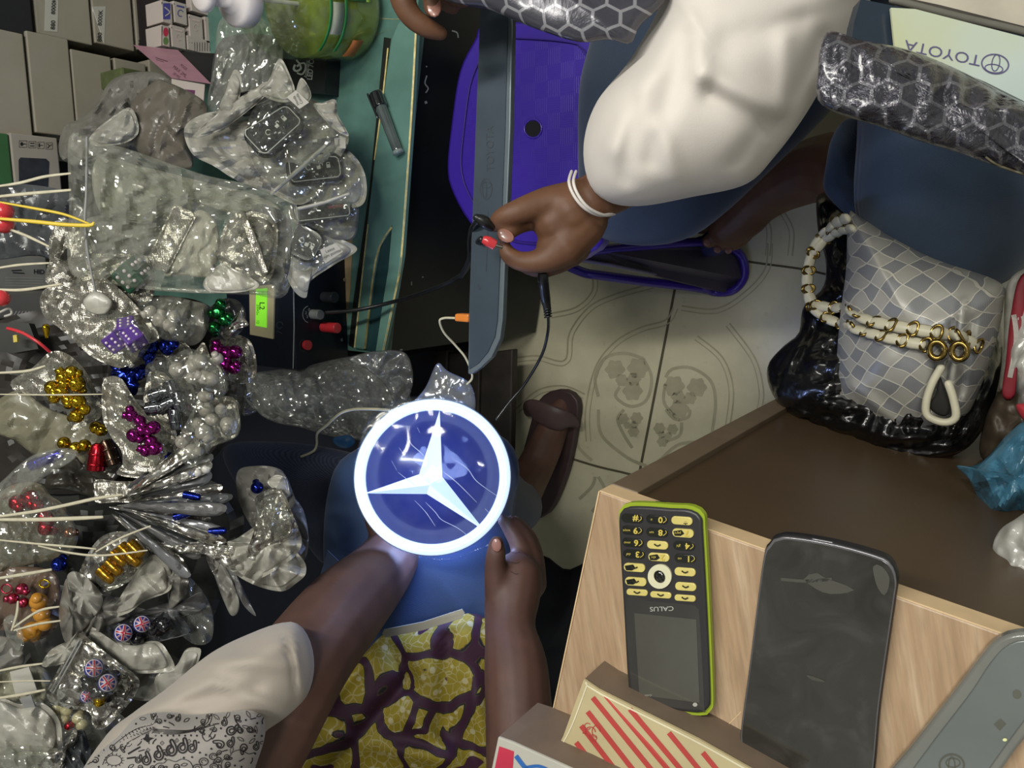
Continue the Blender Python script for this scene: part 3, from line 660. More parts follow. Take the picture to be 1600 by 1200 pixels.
# ================================================================== GREY LED SILL PLATE HELD OVER THE STOOL
PG = mat('grey_metal_plate', '3f4a55', .35, .3, var=.12, vs=18, bs=40, bstr=.03); PE = mat('plate_bevel_edge', '6f7a82', .25, .5, var=.08)
zz = .78
pl_ = thing('door_sill_plate', 'long grey sill plate with faint etched emblem under the pinching hand', 'sill plate', P(765, 580, zz))
ol = [(750, 10), (799, 12), (800, 40), (797, 200), (790, 380), (785, 500), (781, 530), (768, 558), (750, 575), (736, 585), (731, 584), (733, 470), (741, 250), (747, 90)]
put('plate_edge', slab(ol, zz, .007), PE, pl_, smooth=False, bevel=.001)
o = put('plate_face', slab([(750, 10), (792, 12), (793, 40), (789, 200), (782, 380), (777, 500), (773, 526), (762, 550), (747, 568), (733, 577), (734, 470), (742, 250), (748, 90)], zz + .0012, .0015), PG, pl_, smooth=False)
ET = mat('etched_dark', '303942', .5, var=0)
ink(o, [stroke(arc(759, 295, 9, 16), 1.6, True), stroke(arc(760, 289, 8, 4.5), 1, True), stroke(arc(757, 296, 3.2, 14), 1, True), textp('TOYOTA', 766, 232, 12, 91, 1.0), stroke([(762, 330), (761, 380), (759, 425)], 1.5), stroke([(746, 445), (750, 452)], 3)], ET, .0004)

# ================================================================== PEOPLE
def skinmat(name, c1_, c2_):
    k = NB(name); b = k.b; b.inputs['Roughness'].default_value = .6
    n = k.noise(22, 4); n2 = k.noise(420, 3)
    k.lk(k.ramp(n.outputs[0], [(.3, c1_), (.7, c2_)]), b.inputs['Base Color']); k.lk(k.bump(n2.outputs[0], .15, .0006), b.inputs['Normal'])
    b.inputs['Subsurface Weight'].default_value = .08; b.inputs['Subsurface Radius'].default_value = (.012, .005, .003); b.inputs['Subsurface Scale'].default_value = .3
    return k.m
SK1 = skinmat('brown_skin', '563825', '684630'); SK2 = skinmat('deep_brown_skin', '4a322a', '5c4034')
NAIL = mat('nail_pink', '94695d', .3, var=.05, coat=.4); PALM = mat('palm_light', 'a06e55', .5, var=.08)
def body(name, tubes, m, parent, vox=.0035, sm=6, seg=14):
    g = G()
    for t_ in tubes:
        fl_ = 1.0
        if isinstance(t_, dict): tube(t_['p'], seg, g=g, flat=t_.get('flat', 1), up=t_.get('up'))
        else: tube(t_, seg, g=g)
    o = put(name, g, m, parent)
    r = o.modifiers.new('rem', 'REMESH'); r.mode = 'VOXEL'; r.voxel_size = vox; r.use_smooth_shade = True
    s = o.modifiers.new('sm', 'SMOOTH'); s.iterations = sm; s.factor = .5
    dg = bpy.context.evaluated_depsgraph_get(); me = bpy.data.meshes.new_from_object(o.evaluated_get(dg)); o.modifiers.clear(); old = o.data; o.data = me; 
    if not me.materials: me.materials.append(m)
    for p in me.polygons: p.use_smooth = True
    return o
# --- person 1: white top, jeans, working hand
th = .70
p1 = thing('person', 'person in loose white top and blue jeans pinching a red plug, at the top', 'person', P(1350, 150, .0))
arm = [W(1330, -260, .78, 110), W(1200, -60, .72, 80), W(1080, 160, .69, 62), W(985, 270, .68, 48), W(935, 305, .695, 38), W(905, 325, .70, 42)]
hand = [[W(915, 318, .70, 42), W(885, 335, .70, 48), W(868, 345, .70, 38)], [W(905, 345, .705, 46), W(882, 372, .705, 42), W(868, 388, .705, 32)],
        [W(880, 318, .695, 34), W(850, 318, .69, 25), W(805, 332, .685, 19), W(783, 342, .69, 16), W(773, 352, .70, 12)],       # index
        [W(860, 345, .715, 24), W(832, 346, .71, 15), W(812, 354, .70, 12), W(797, 362, .692, 12), W(786, 370, .69, 10)],      # thumb
        [W(880, 385, .70, 34), W(850, 406, .70, 21), W(815, 409, .70, 16), W(795, 398, .70, 14), W(788, 384, .70, 10)],       # middle
        [W(885, 390, .72, 32), W(855, 416, .725, 18), W(828, 417, .73, 14), W(812, 408, .74, 11)],
        [W(895, 385, .73, 30), W(868, 412, .74, 18), W(848, 415, .75, 13), W(838, 410, .76, 10)]]
torso = [[W(1330, -260, .62, 130), W(1420, -420, .7, 220), W(1500, -480, .95, 300)], [W(1300, -600, .6, 120), W(1420, -520, .62, 200), W(1560, -420, .66, 200)],
         [W(1560, -420, .66, 150), W(1600, -150, .84, 110), W(1530, 100, .86, 85), W(1475, 320, .88, 75), W(1440, 370, .92, 60), W(1370, 300, 1.02, 58), W(1300, 262, 1.10, 54), W(1235, 282, 1.16, 45), W(1185, 315, 1.21, 36), W(1160, 340, 1.235, 36), W(1138, 358, 1.25, 30)]]
toes = [[W(1150, 350, 1.25, 20), W(1125, 366, 1.255, 14), W(1108, 377, 1.265, 11)], [W(1155, 358, 1.255, 16), W(1135, 375, 1.265, 9), W(1122, 388, 1.275, 7)], [W(1162, 360, 1.255, 14), W(1148, 378, 1.265, 8), W(1138, 389, 1.275, 6)],
        [W(1170, 358, 1.255, 13), W(1158, 377, 1.265, 7.5), W(1149, 386, 1.275, 6)], [W(1178, 352, 1.255, 12), W(1168, 370, 1.265, 7), W(1160, 380, 1.275, 5)]]
leg2 = [[W(1500, -420, .8, 170), W(1250, -150, 1.0, 100), W(1060, 180, 1.05, 80), W(1000, 280, 1.08, 50), W(1060, 320, 1.2, 36), W(1100, 340, 1.33, 26)]]
lhand = [[W(1200, -560, .72, 110), W(900, -330, .66, 60), W(740, -150, .64, 48), W(690, -80, .64, 50), W(675, -50, .64, 46)],
         [W(640, -50, .64, 28), W(628, -12, .64, 22), W(640, 22, .645, 18), W(664, 42, .65, 16), W(688, 52, .655, 12)],
         [W(670, -45, .63, 26), W(676, -8, .626, 17), W(676, 12, .628, 15)],
         [W(700, -45, .65, 24), W(708, -14, .655, 17), W(718, -2, .66, 14), W(727, 2, .662, 10)],
         [W(690, -30, .66, 24), W(694, 0, .668, 15), W(708, 12, .67, 11)]]
b1 = body('body', [arm] + hand + torso + toes + leg2 + lhand, SK1, p1, .0026, 4)
g = G()
def nail(px, py, t, ang, w_, h_, m=NAIL, par=None, tx=0, ty=0):
    gg = ball((0, 0, 0), 1, 12); gg.v = [Vector((v.x * w_, v.y * h_, v.z * .0012)) for v in gg.v]; gg.xf(FR(px, py, t, ang, tx, ty)); return put('nail', gg, m, par)
nail(790, 368, .690 - 12 * .69 / F + .0012, 60, .0058, .0085, par=p1)
nail(678, 10, .628 - 11 * .63 / F, 5, .006, .009, par=p1)
for x, y, t_ in ((1105, 379, 1.254), (1121, 390, 1.264), (1138, 391, 1.266)): nail(x, y, t_, 40, .006, .006, par=p1)
# bracelet
BR = mat('white_band', 'cfc9c4', .4, var=.03)
brg = G()
for dx in (0, 7):
    tube([W(893 + dx, 268, .672, 2.6), W(889 + dx, 285, .655, 2.6), W(897 + dx, 306, .653, 2.6), W(913 + dx, 325, .657, 2.6), W(936 + dx, 336, .67, 2.6), W(958 + dx * .3, 334, .69, 2.6)], 8, n=30, g=brg)
tag(put('bracelet', brg, BR), 'thin double white bracelet around the wrist near the white sleeve', 'bracelet')
def cloth(name, col, rough=.8, bs=900, var=.05, sheen=.2, bstr=.25):
    return mat(name, col, rough, bs=bs, bstr=bstr, bd=.0006, var=var, sheen=sheen, vs=12)
WS = cloth('white_jersey', 'cdc6bf', .8); WS2 = cloth('off_white_jersey', 'a39a90', .8)
slo = [(1042, -60), (1030, 10), (985, 92), (932, 160), (912, 225), (920, 285), (950, 315), (1000, 322), (1080, 308), (1165, 288), (1210, 245), (1258, 180), (1310, 90), (1360, 0), (1420, -120), (1300, -220), (1120, -180)]
put('sleeve', pillow(slo, t=.665, h=.10, back=.35, seg=130, rings=44, cr=.003, cf=10, seed=3, c=(1120, 80), folds=[
    (1050, 40, 960, 230, 20, .007), (1075, 60, 1015, 250, 18, -.005), (1100, 115, 1215, 170, 20, .007), (1232, 170, 1228, 60, 18, .006), (1075, 30, 1100, 110, 20, .006), (990, 160, 975, 280, 15, -.005), (1030, 200, 1060, 290, 16, .006), (1150, 255, 1200, 190, 16, -.005), (1285, 60, 1190, 265, 15, -.006), (1250, 30, 1140, 60, 22, -.005), (1110, 150, 1200, 200, 16, -.005)]), WS, p1)
def denim(name, col, col2):
    k = NB(name); b = k.b; b.inputs['Roughness'].default_value = .85; b.inputs['Sheen Weight'].default_value = .15
    wv = k.new('ShaderNodeTexWave', bands_direction='DIAGONAL'); wv.inputs['Scale'].default_value = 420; wv.inputs['Distortion'].default_value = 2; wv.inputs['Detail'].default_value = 2; k.lk(k.coord(), wv.inputs['Vector'])
    n = k.noise(700, 3); n2 = k.noise(9, 3)
    c = k.mix(k.ramp(n2.outputs[0], [(.3, 0.0), (.7, 1.0)]), col, col2); c = k.mix(k.math('MULTIPLY', k.math('MULTIPLY', wv.outputs['Fac'], n.outputs[0]), .22), c, '8494aa')
    k.lk(c, b.inputs['Base Color']); k.lk(k.bump(wv.outputs['Fac'], .1, .0005), b.inputs['Normal']); return k.m
DN = denim('blue_denim', '22334a', '2d425c'); DND = denim('shaded_blue_denim', '1e2c3e', '263548')  # second denim is the same jeans with shade put into the colour
o = put('jeans', pillow([(955, -120), (925, 50), (906, 130), (903, 230), (908, 330), (940, 372), (1010, 384), (1075, 372), (1130, 335), (1200, 270), (1300, 170), (1380, 60), (1380, -120)], t=1.0, h=.09, back=.5, seg=80, rings=20, cr=.004, cf=9, seed=11, c=(1090, 120), slope=(-.00012, .0001)), DND, p1)
o = put('jeans', pillow([(1345, 150), (1338, 230), (1334, 300), (1342, 360), (1370, 415), (1425, 455), (1490, 466), (1545, 452), (1600, 420), (1700, 320), (1740, 100), (1650, -60), (1480, -60), (1380, 40)], t=.81, h=.10, back=.7, seg=90, rings=24, cr=.003, cf=9, seed=12, c=(1510, 230), slope=(0, .0002)), DN, p1)
SEAM = mat('seam_thread', '4f6280', .8)
ink(o, [stroke([(1345, 200), (1340, 260), (1337, 310), (1345, 352), (1360, 385)], 1.6), stroke([(1352, 200), (1346, 260), (1343, 310), (1350, 350)], .8)], SEAM, .0008)
put('jeans_hem', pillow([(1325, 185), (1300, 215), (1290, 260), (1287, 295), (1305, 320), (1340, 352), (1365, 380), (1372, 300), (1360, 200)], t=.93, h=.03, back=1.5, cr=.002, seed=5), DND, p1)

g = G()
for pth in ([W(1330, -290, .78, 118), W(1420, -420, .75, 235), W(1500, -480, .95, 300)], [W(1300, -600, .66, 135), W(1420, -520, .66, 215), W(1560, -450, .70, 210)], [W(1200, -560, .72, 122), W(900, -345, .66, 74)]): tube(pth, 24, g=g)
put('shirt', g, WS, p1)
put('jeans', tube([W(1570, -400, .74, 165), W(1600, -180, .84, 124), W(1560, 60, .87, 96)], 24), DN, p1)
tag(put('house_slipper', pillow([(1094, 372), (1112, 360), (1150, 352), (1135, 392), (1106, 402), (1092, 392)], z=.10, h=.012, back=.8, cr=.0008, seed=2), mat('navy_rubber', '20204a', .6)), 'dark navy slipper under the bare toes by the purple stool leg', 'slipper')
# plugs in the fingers
rp = thing('audio_plug', 'red plug with metal tip held between the fingers', 'plug', T(767, 381, .665))
g = G(); tube([W(754, 374, .664, 5.5), W(762, 377, .665, 8.5), W(773, 383, .667, 8.5)], 14, g=g, caps='flat'); put('plug_body', g, REDP, rp)
g = G(); tube([W(772, 383, .667, 4), W(784, 386, .672, 3.6)], 10, g=g, caps='flat'); put('plug_tip', g, CHR, rp)
tag(put('audio_plug', tube([W(745, 340, .664, 6), W(756, 346, .667, 10), W(767, 355, .672, 7)], 12), BC), 'black moulded plug touching the index finger', 'plug')
jk = thing('jack_plug', 'black barrel jack hanging below the pinching hand', 'plug', T(852, 460, .76))
g = G(); tube([W(848, 425, .72, 7.5), W(849, 440, .725, 8.5), W(852, 465, .74, 8), W(855, 482, .745, 6), W(856, 494, .75, 4.5)], 14, g=g, n=24, caps='flat'); put('plug_body', g, BC, jk)
g = G(); tube([W(848.5, 432, .7235, 8.4), W(848.8, 440, .7250, 8.9)], 14, g=g, caps='flat'); put('ring', g, mat('dull_grey_metal', '6a7076', .3, .6), jk)
g = G()
for i in range(4): tube([W(855 + i * .4, 482 + 4 * i, .745, 6.6), W(855.4 + i * .4, 484 + 4 * i, .745, 6.6)], 10, g=g, caps='flat', n=2)
put('strain_relief', g, BC, jk)
cable('power_cable', 'thin black lead dropping from the barrel jack toward the lit emblem', [(857, 494, .73), (856, 520, .68), (846, 556, .66), (820, 600, .66), (795, 630, .67), (776, 655, .68)], .0017, BC)
WW = mat('cream_wire', 'b9b49a', .5, var=.05)
cable('connector_wire', 'short cream wire from the orange connector bending over the black panel', [(710, 497, .745), (694, 497, .745), (687, 502, .745), (694, 520, .735), (712, 540, .72), (728, 560, .71), (738, 588, .70), (730, 600, .70)], .0013, WW)
tag(put('orange_connector', slab([(710, 490), (732, 491), (731, 504), (709, 502)], .765, .012), mat('orange_plastic', 'cf7a30', .4), smooth=False, bevel=.002), 'small orange connector at the edge of the grey plate', 'connector')
cable('emblem_wire', 'cream wire curving away from the lit emblem over clear plastic', [(608, 641, .72), (580, 639, .715), (550, 640, .71), (530, 647, .71), (510, 665, .70), (496, 677, .70), (495, 695, .69), (488, 706, .69), (460, 717, .68), (425, 727, .66), (390, 742, .63)], .0017, WW)

# --- person 2: arms coming up from the lower edge
p2 = thing('person', 'person in white sleeves holding the glowing emblem above a patterned skirt', 'person', P(700, 1250, 0))
armL = [W(250, 1330, .62, 120), W(380, 1180, .66, 92), W(470, 1040, .70, 76), W(540, 950, .80, 66), W(592, 895, .90, 52), W(622, 850, .985, 42), W(640, 810, 1.0, 42)]
hL = [[W(640, 812, .985, 38), W(640, 775, .97, 40), W(642, 750, .965, 34)], [W(640, 830, .97, 32), W(600, 830, .955, 22), W(580, 800, .945, 14), W(574, 780, .94, 11)],
      [W(625, 800, .94, 22), W(600, 770, .95, 14), W(580, 740, .955, 10)], [W(640, 780, .94, 20), W(625, 740, .955, 13), W(610, 710, .96, 10)], [W(655, 780, .94, 20), W(650, 735, .955, 13), W(640, 705, .96, 10)], [W(668, 790, .94, 18), W(675, 750, .955, 12), W(675, 725, .96, 9)]]
armR = [W(860, 1420, .74, 110), W(820, 1230, .76, 62), W(812, 1130, .79, 54), W(806, 1040, .82, 50), W(797, 980, .85, 40), W(800, 935, .87, 44), W(806, 905, .88, 42)]
hR = [[W(790, 955, .865, 32), W(778, 920, .86, 22), W(774, 885, .855, 17.5), W(775, 862, .85, 15.5), W(776, 848, .85, 12)],
      [W(812, 920, .88, 34), W(818, 880, .895, 19), W(810, 850, .90, 15), W(796, 826, .905, 12), W(785, 812, .905, 9)],
      [W(822, 915, .89, 30), W(830, 875, .905, 17), W(820, 842, .91, 14), W(800, 815, .915, 11)], [W(828, 910, .90, 28), W(836, 872, .915, 15), W(826, 838, .925, 12), W(806, 815, .93, 10)], [W(830, 905, .905, 26), W(838, 885, .925, 13), W(834, 855, .935, 11), W(820, 835, .94, 9)]]
tor2 = [[W(250, 1330, .62, 110), W(480, 1520, .72, 240), W(700, 1560, .74, 240), W(860, 1420, .74, 100)], [W(560, 1560, .95, 220), W(600, 1300, 1.15, 130)],
        [W(560, 1380, 1.15, 110), W(600, 1150, 1.17, 100), W(650, 960, 1.18, 90), W(690, 830, 1.16, 80), W(735, 790, 1.20, 60), W(790, 800, 1.42, 40), W(825, 750, 1.56, 31), W(853, 695, 1.60, 27), W(872, 650, 1.615, 21), W(880, 632, 1.62, 15)]]
b2 = body('body', [armL] + hL + [armR] + hR + tor2, SK2, p2, .0034, 5)
nail(776, 852, .85 - 14.0 * .85 / F, 3, .0056, .0078, par=p2)
ink(b2, [stroke([(797, 862), (806, 864), (812, 862)], 1.2), stroke([(796, 878), (806, 880), (812, 878)], 1.6), stroke([(798, 893), (806, 897), (810, 896)], 1.4)], mat('skin_crease', '3a2620', .7), .0004)
# trousers of person 2
put('jeans', pillow([(560, 700), (640, 665), (740, 668), (795, 690), (812, 740), (800, 800), (812, 900), (800, 1010), (790, 1120), (560, 1150), (520, 1000), (505, 850), (520, 740)], t=1.0, h=.055, back=.6, seg=80, rings=18, cr=.005, cf=8, seed=21, c=(670, 880)), denim('denim_lap', '27406a', '304c78'), p2)
lap = bpy.data.objects[[o.name for o in bpy.data.objects if o.name.startswith('jeans')][-1]]
ink(lap, [stroke([(684, 872), (679, 900), (676, 930), (676, 965)], 2), stroke([(678, 880), (672, 930), (670, 960)], .8)], mat('denim_seam_light', '6f83a6', .7), .001)
put('jeans', tube([W(740, 760, 1.16, 66), W(785, 790, 1.34, 52), W(806, 792, 1.45, 42)], 20), denim('denim_shaded_leg', '1c2440', '262e4c'), p2)  # lower leg of the same trousers, shade put into the denim colour
put('jeans', pillow([(350, 700), (430, 690), (540, 705), (620, 740), (600, 830), (560, 860), (520, 850), (505, 880), (460, 830), (380, 770)], t=1.10, h=.03, cr=.004, cf=9, seed=4), denim('denim_shadow', '20263f', '262c46'), p2)  # shade put into the colour of this trouser piece
# slide sandal
sd2 = thing('slide_sandal', 'brown open-toe slide sandal on the tiled floor beside the emblem', 'sandal', P(855, 700, 0))
SB = mat('brown_leather', '3a2b2c', .5, var=.15)
put('sole', slab(crs([(858, 612), (885, 610), (903, 628), (900, 670), (885, 740), (858, 800), (825, 812), (800, 795), (808, 740), (826, 670), (838, 630)], 40, True), .022, .02), SB, sd2, bevel=.004, auto=50)
put('strap', tube([(*P(822, 648, .02), .006), (*P(830, 640, .055), .022), (*P(862, 652, .07), .026), (*P(890, 662, .045), .022), (*P(896, 668, .02), .006)], 12, n=24, flat=.25, up=Vector((.2, -.1, 1))), mat('brown_strap', '4a3a3a', .5), sd2)
g = G(); tube([W(862, 690, 1.275, 24), W(872, 655, 1.285, 22), W(878, 636, 1.295, 17), W(881, 626, 1.30, 11)], 14, g=g)
tag(put('dark_cloth', pillow([(815, 880), (850, 868), (885, 890), (925, 880), (905, 960), (880, 1080), (868, 1200), (800, 1220), (770, 1100), (790, 960)], z=.14, h=.05, cr=.01, cf=10, seed=33), mat('navy_black_cloth', '14161f', .85, bs=60, bstr=.4)), 'dark navy cloth heaped on the floor left of the desk', 'cloth')
# skirt
def ankara():
    k = NB('ankara_print'); b = k.b; b.inputs['Roughness'].default_value = .7
    co = k.coord(); wob = k.noise(7, 3, .5, co)
    vm = k.new('ShaderNodeVectorMath', operation='MULTIPLY_ADD'); k.lk(wob.outputs['Color'], vm.inputs[0]); vm.inputs[1].default_value = (.09, .09, .09); k.lk(co, vm.inputs[2])
    v = k.new('ShaderNodeTexVoronoi', feature='DISTANCE_TO_EDGE'); v.inputs['Scale'].default_value = 17; k.lk(vm.outputs[0], v.inputs['Vector'])
    v2 = k.new('ShaderNodeTexVoronoi', feature='DISTANCE_TO_EDGE'); v2.inputs['Scale'].default_value = 95; k.lk(vm.outputs[0], v2.inputs['Vector'])
    v3 = k.new('ShaderNodeTexVoronoi'); v3.inputs['Scale'].default_value = 60; k.lk(co, v3.inputs['Vector'])
    v4 = k.new('ShaderNodeTexVoronoi'); v4.inputs['Scale'].default_value = 17; k.lk(vm.outputs[0], v4.inputs['Vector'])
    yel = k.mix(k.ramp(v2.outputs[0], [(.02, .5), (.07, 0.0)]), '8f7f1c', 'b9b089')
    yel = k.mix(k.ramp(v3.outputs[0], [(.2, .7), (.27, 0.0)]), yel, 'c0b894')
    c = k.mix(k.ramp(v.outputs[0], [(.062, 1.0), (.072, 0.0)]), yel, '35122b')
    ed = k.math('MULTIPLY', k.ramp(v.outputs[0], [(.062, 0.0), (.068, 1.0)]), k.ramp(v.outputs[0], [(.085, 1.0), (.095, 0.0)]))
    c = k.mix(ed, c, '15121a')
    blob = k.ramp(v4.outputs[0], [(.17, 1.0), (.185, 0.0)]); c = k.mix(blob, c, '3c1631')
    k.lk(c, b.inputs['Base Color']); n = k.noise(800, 2); k.lk(k.bump(n.outputs[0], .2, .0005), b.inputs['Normal']); return k.m
put('wrap_skirt', pillow([(598, 992), (640, 985), (722, 958), (770, 975), (790, 1040), (790, 1130), (780, 1260), (560, 1300), (395, 1270), (405, 1180), (425, 1130), (470, 1075), (520, 1050), (565, 1025)], t=.93, h=.045, back=.5, seg=90, rings=28, cr=.008, cf=16, seed=8, c=(600, 1130), folds=[
    (560, 1040, 450, 1170, 12, .012), (640, 1060, 520, 1200, 14, -.012), (600, 1000, 650, 1080, 10, -.010), (700, 1000, 690, 1150, 14, -.014), (740, 1060, 760, 1180, 12, .012), (520, 1150, 700, 1190, 12, .010), (650, 1130, 730, 1200, 10, .008)]), ankara(), p2)
wb = put('waist_band', prism([T(600, 984, .875), T(660, 972, .87), T(722, 952, .865), T(726, 958, .865), T(722, 966, .866), T(660, 985, .872), T(602, 996, .877), T(597, 990, .876)], CW * -.002), cloth('cream_tape', '9a9788', .7), p2, smooth=False)
put('sleeve', pillow([(120, 1230), (165, 1150), (210, 1112), (260, 1076), (330, 1020), (395, 988), (440, 973), (466, 975), (484, 1000), (491, 1040), (482, 1085), (455, 1120), (425, 1150), (415, 1190), (410, 1250), (300, 1300), (160, 1290)], t=.66, h=.065, back=.6, seg=90, rings=28, cr=.002, cf=10, seed=9, c=(320, 1130), folds=[
    (230, 1110, 330, 1065, 12, .006), (330, 1030, 450, 1040, 12, .006), (350, 1070, 440, 1110, 10, .005), (455, 985, 478, 1100, 5, .004), (448, 985, 466, 1110, 3, -.004), (290, 1100, 400, 1075, 12, -.004), (300, 1060, 440, 1010, 14, .004), (215, 1090, 300, 1050, 6, -.006)]), WS2, p2)
bd = put('paisley_headscarf', pillow([(90, 1290), (120, 1215), (150, 1180), (185, 1150), (215, 1120), (260, 1112), (300, 1116), (345, 1113), (390, 1110), (412, 1120), (414, 1150), (402, 1190), (385, 1240), (360, 1330), (150, 1350)], t=.60, h=.05, back=.8, seg=80, rings=20, cr=.0015, cf=14, seed=14, c=(260, 1215), folds=[(190, 1150, 250, 1122, 8, .006), (200, 1165, 245, 1140, 5, -.005)]), cloth('white_cotton', '8f8a86', .8), p2)
tag(bd, 'white scarf with black paisley print')
sh = []
def paisley(cx, cy, s, a):
    base = [(0, -1.6), (.75, -.6), (1.0, .35), (.55, 1.1), (-.25, 1.1), (-.75, .45), (-.55, -.35), (-.1, -.7), (-.35, -1.3)]
    r = math.radians(a)
    for k_, w_ in ((1, .24), (.5, .2)): sh.append(stroke([(cx + s * k_ * (x * math.cos(r) - y * math.sin(r)), cy + s * k_ * (x * math.sin(r) + y * math.cos(r)) + (s * .15 if k_ < 1 else 0)) for x, y in base], s * w_ * 1.25, True))
for q in ((228, 1186, 7.5, 10), (247, 1178, 8, 5), (267, 1170, 9, 8), (285, 1166, 8.5, 20), (300, 1167, 7, 30), (342, 1163, 6.5, -60), (360, 1160, 6, 30), (362, 1140, 7.5, 60), (381, 1170, 6, 200), (400, 1166, 5, 20), (392, 1140, 5, 110), (350, 1128, 5, 10), (372, 1122, 4.5, 150)): paisley(*q)
for i in range(8): 
    x, y = 243 + 9.2 * i, 1149 + (i % 2) * .4; sh.append(polyf([(x, y - 2), (x + 1.6, y), (x, y + 2), (x - 1.6, y)]))
for k_ in range(4): sh.append(stroke([(238, 1139 + 1.8 * k_), (270, 1141 + 2 * k_), (300, 1140 + 2 * k_ - k_), (320 + 3 * k_, 1128 + 2 * k_), (322 + 5 * k_, 1115), ][:5 - (k_ > 2)] + ([(332 + 1 * k_, 1135), (326, 1152)] if k_ == 3 else []), 1.1))
sh.append(stroke([(320, 1140), (316, 1150), (322, 1158), (330, 1153), (326, 1148)], 1.2)); sh.append(stroke([(366, 1117), (368, 1126), (375, 1136), (379, 1144)], 1.8))
sh.append(polyf([(229, 1145), (233, 1152), (241, 1153), (234, 1157), (233, 1163), (227, 1157), (219, 1156), (226, 1152)]))
for q in ([(200, 1178), (210, 1172), (219, 1167)], [(198, 1185), (206, 1184), (212, 1183)]): sh.append(stroke(q, 2.6))
for x, y in ((231, 1172), (253, 1161), (276, 1157), (295, 1158)): sh.append(stroke([(x - 3, y), (x, y - 3.4), (x + 3, y), (x, y + 3.4)], .8, True, False)); sh.append(polyf([(x - .8, y), (x, y - .8), (x + .8, y), (x, y + .8)]))
sh.append(stroke([(238, 1200), (246, 1193), (256, 1192), (262, 1187), (274, 1190), (284, 1186), (296, 1190), (302, 1200)], 1)); sh.append(stroke([(345, 1200), (348, 1188), (358, 1183), (364, 1175), (376, 1172), (388, 1178), (398, 1176)], 1))
for i in range(14): a = i * 26; sh.append(stroke([(178 + 12 * math.cos(math.radians(a)), 1188 + 8 * math.sin(math.radians(a))), (178 + 16 * math.cos(math.radians(a)), 1188 + 11 * math.sin(math.radians(a)))], 1, smooth=False))
sh.append(stroke(arc(178, 1188, 12, 8), 1, True))
for i in range(10): x, y = 190 + 5.5 * i, 1150 - 3.4 * i + .35 * i * i * .6; sh.append(stroke([(x, y), (x + 2.5, y + 4)], 1.1, smooth=False)); sh.append(polyf([(x - 3, y + 9), (x - 2, y + 8), (x - 1, y + 9), (x - 2, y + 10)]))
sh.append(stroke([(175, 1166), (195, 1150), (215, 1138), (240, 1131), (246, 1118)], 1)); sh.append(stroke([(182, 1172), (200, 1160), (222, 1148), (236, 1141)], 1)); sh.append(stroke([(160, 1195), (166, 1183), (176, 1175), (172, 1168)], 1))
for i in range(7): x, y = 206 + 5 * i, 1142 - 2 * i; sh.append(stroke([(x, y), (x + 3, y + 7)], 1.3, smooth=False))
for cx, cy, r in ((318, 1190, 7), (333, 1182, 6), (308, 1200, 7), (334, 1198, 6)): sh.append(stroke(arc(cx, cy, r, r * .8), 1.3, True)); sh.append(stroke(arc(cx, cy, r * .5, r * .4, 0, 250, 8), 1))
for x, y in ((345, 1138), (384, 1125), (402, 1130), (398, 1150), (352, 1150), (330, 1170), (312, 1176), (258, 1186), (241, 1190), (287, 1184), (300, 1183), (310, 1160)): sh.append(polyf([(x, y - 2), (x + 2, y), (x, y + 2), (x - 2, y)]))
for x, y, a in ((338, 1120, 40), (356, 1117, 120), (388, 1116, 60), (384, 1136, 20), (400, 1140, 80), (376, 1155, 30), (362, 1172, 100), (394, 1158, 140)):
    r = math.radians(a); sh.append(stroke([(x + 6 * u * math.cos(r) - 2.2 * v * math.sin(r), y + 6 * u * math.sin(r) + 2.2 * v * math.cos(r)) for u, v in ((-1, 0), (0, 1), (1, 0), (0, -1))], .9, True))
cen_ = [(sum(p[0] for p in v) / len(v), sum(p[1] for p in v) / len(v)) for v, f in sh]; rr = random.Random(4)
for _ in range(900):
    x = rr.uniform(120, 412); y = rr.uniform(1116, 1200)
    if min(math.hypot(x - a, y - b) for a, b in cen_) < 9.5: continue
    cen_.append((x, y)); k_ = rr.random(); a = rr.uniform(0, 6.28)
    if k_ < .35: paisley(x, y, rr.uniform(3.6, 5), math.degrees(a))
    elif k_ < .6: sh.append(stroke([(x - 5 * math.cos(a), y - 5 * math.sin(a)), (x + 1.5 * math.sin(a), y), (x + 5 * math.cos(a), y + 5 * math.sin(a))], 1.6))
    elif k_ < .8: sh.append(stroke([(x + 5 * u * math.cos(a) - 2.2 * v * math.sin(a), y + 5 * u * math.sin(a) + 2.2 * v * math.cos(a)) for u, v in ((-1, 0), (0, 1), (1, 0), (0, -1))], 1.0, True))
    else: sh.append(polyf([(x, y - 2), (x + 2, y), (x, y + 2), (x - 2, y)]))
ink(bd, sh, mat('black_cloth_ink', '1e1a1c', .8, var=0), .0006)

# ================================================================== LIT EMBLEM
def glow(name, e, s, col='dfe8f2'): return mat(name, col, .3, var=0, emit=e, es=s)
et = .875
em = thing('light_up_emblem', 'glowing round three-pointed star emblem held in both hands', 'car emblem', T(677, 745, et))
M0 = FR(677, 745, et, -8, -4, 6); s_ = et / F
RO = 121 * s_; RI = 104 * s_
put('housing', lathe([(.001, -.014), (RO * .93, -.014), (RO * 1.01, -.008), (RO * 1.015, .000), (RO, .001), (.001, .001)], 72).xf(M0), mat('clear_grey_shell', '8fa0b8', .2, coat=.6), em)
put('dark_disc', lathe([(.001, .0012), (RI * .99, .0012), (RI * .99, .003), (.001, .003)], 72).xf(M0), mat('deep_blue_acrylic', '222f74', .22, var=.1, coat=.4, vs=20, emit='1c2c8c', es=.25), em)
def ringp(r0, r1, z0, z1, bow=.003): return [(r0, z0), (r0, z1), (r0 * .7 + r1 * .3, z1 + bow), (r0 * .3 + r1 * .7, z1 + bow), (r1, z1), (r1, z0), (r0, z0)]
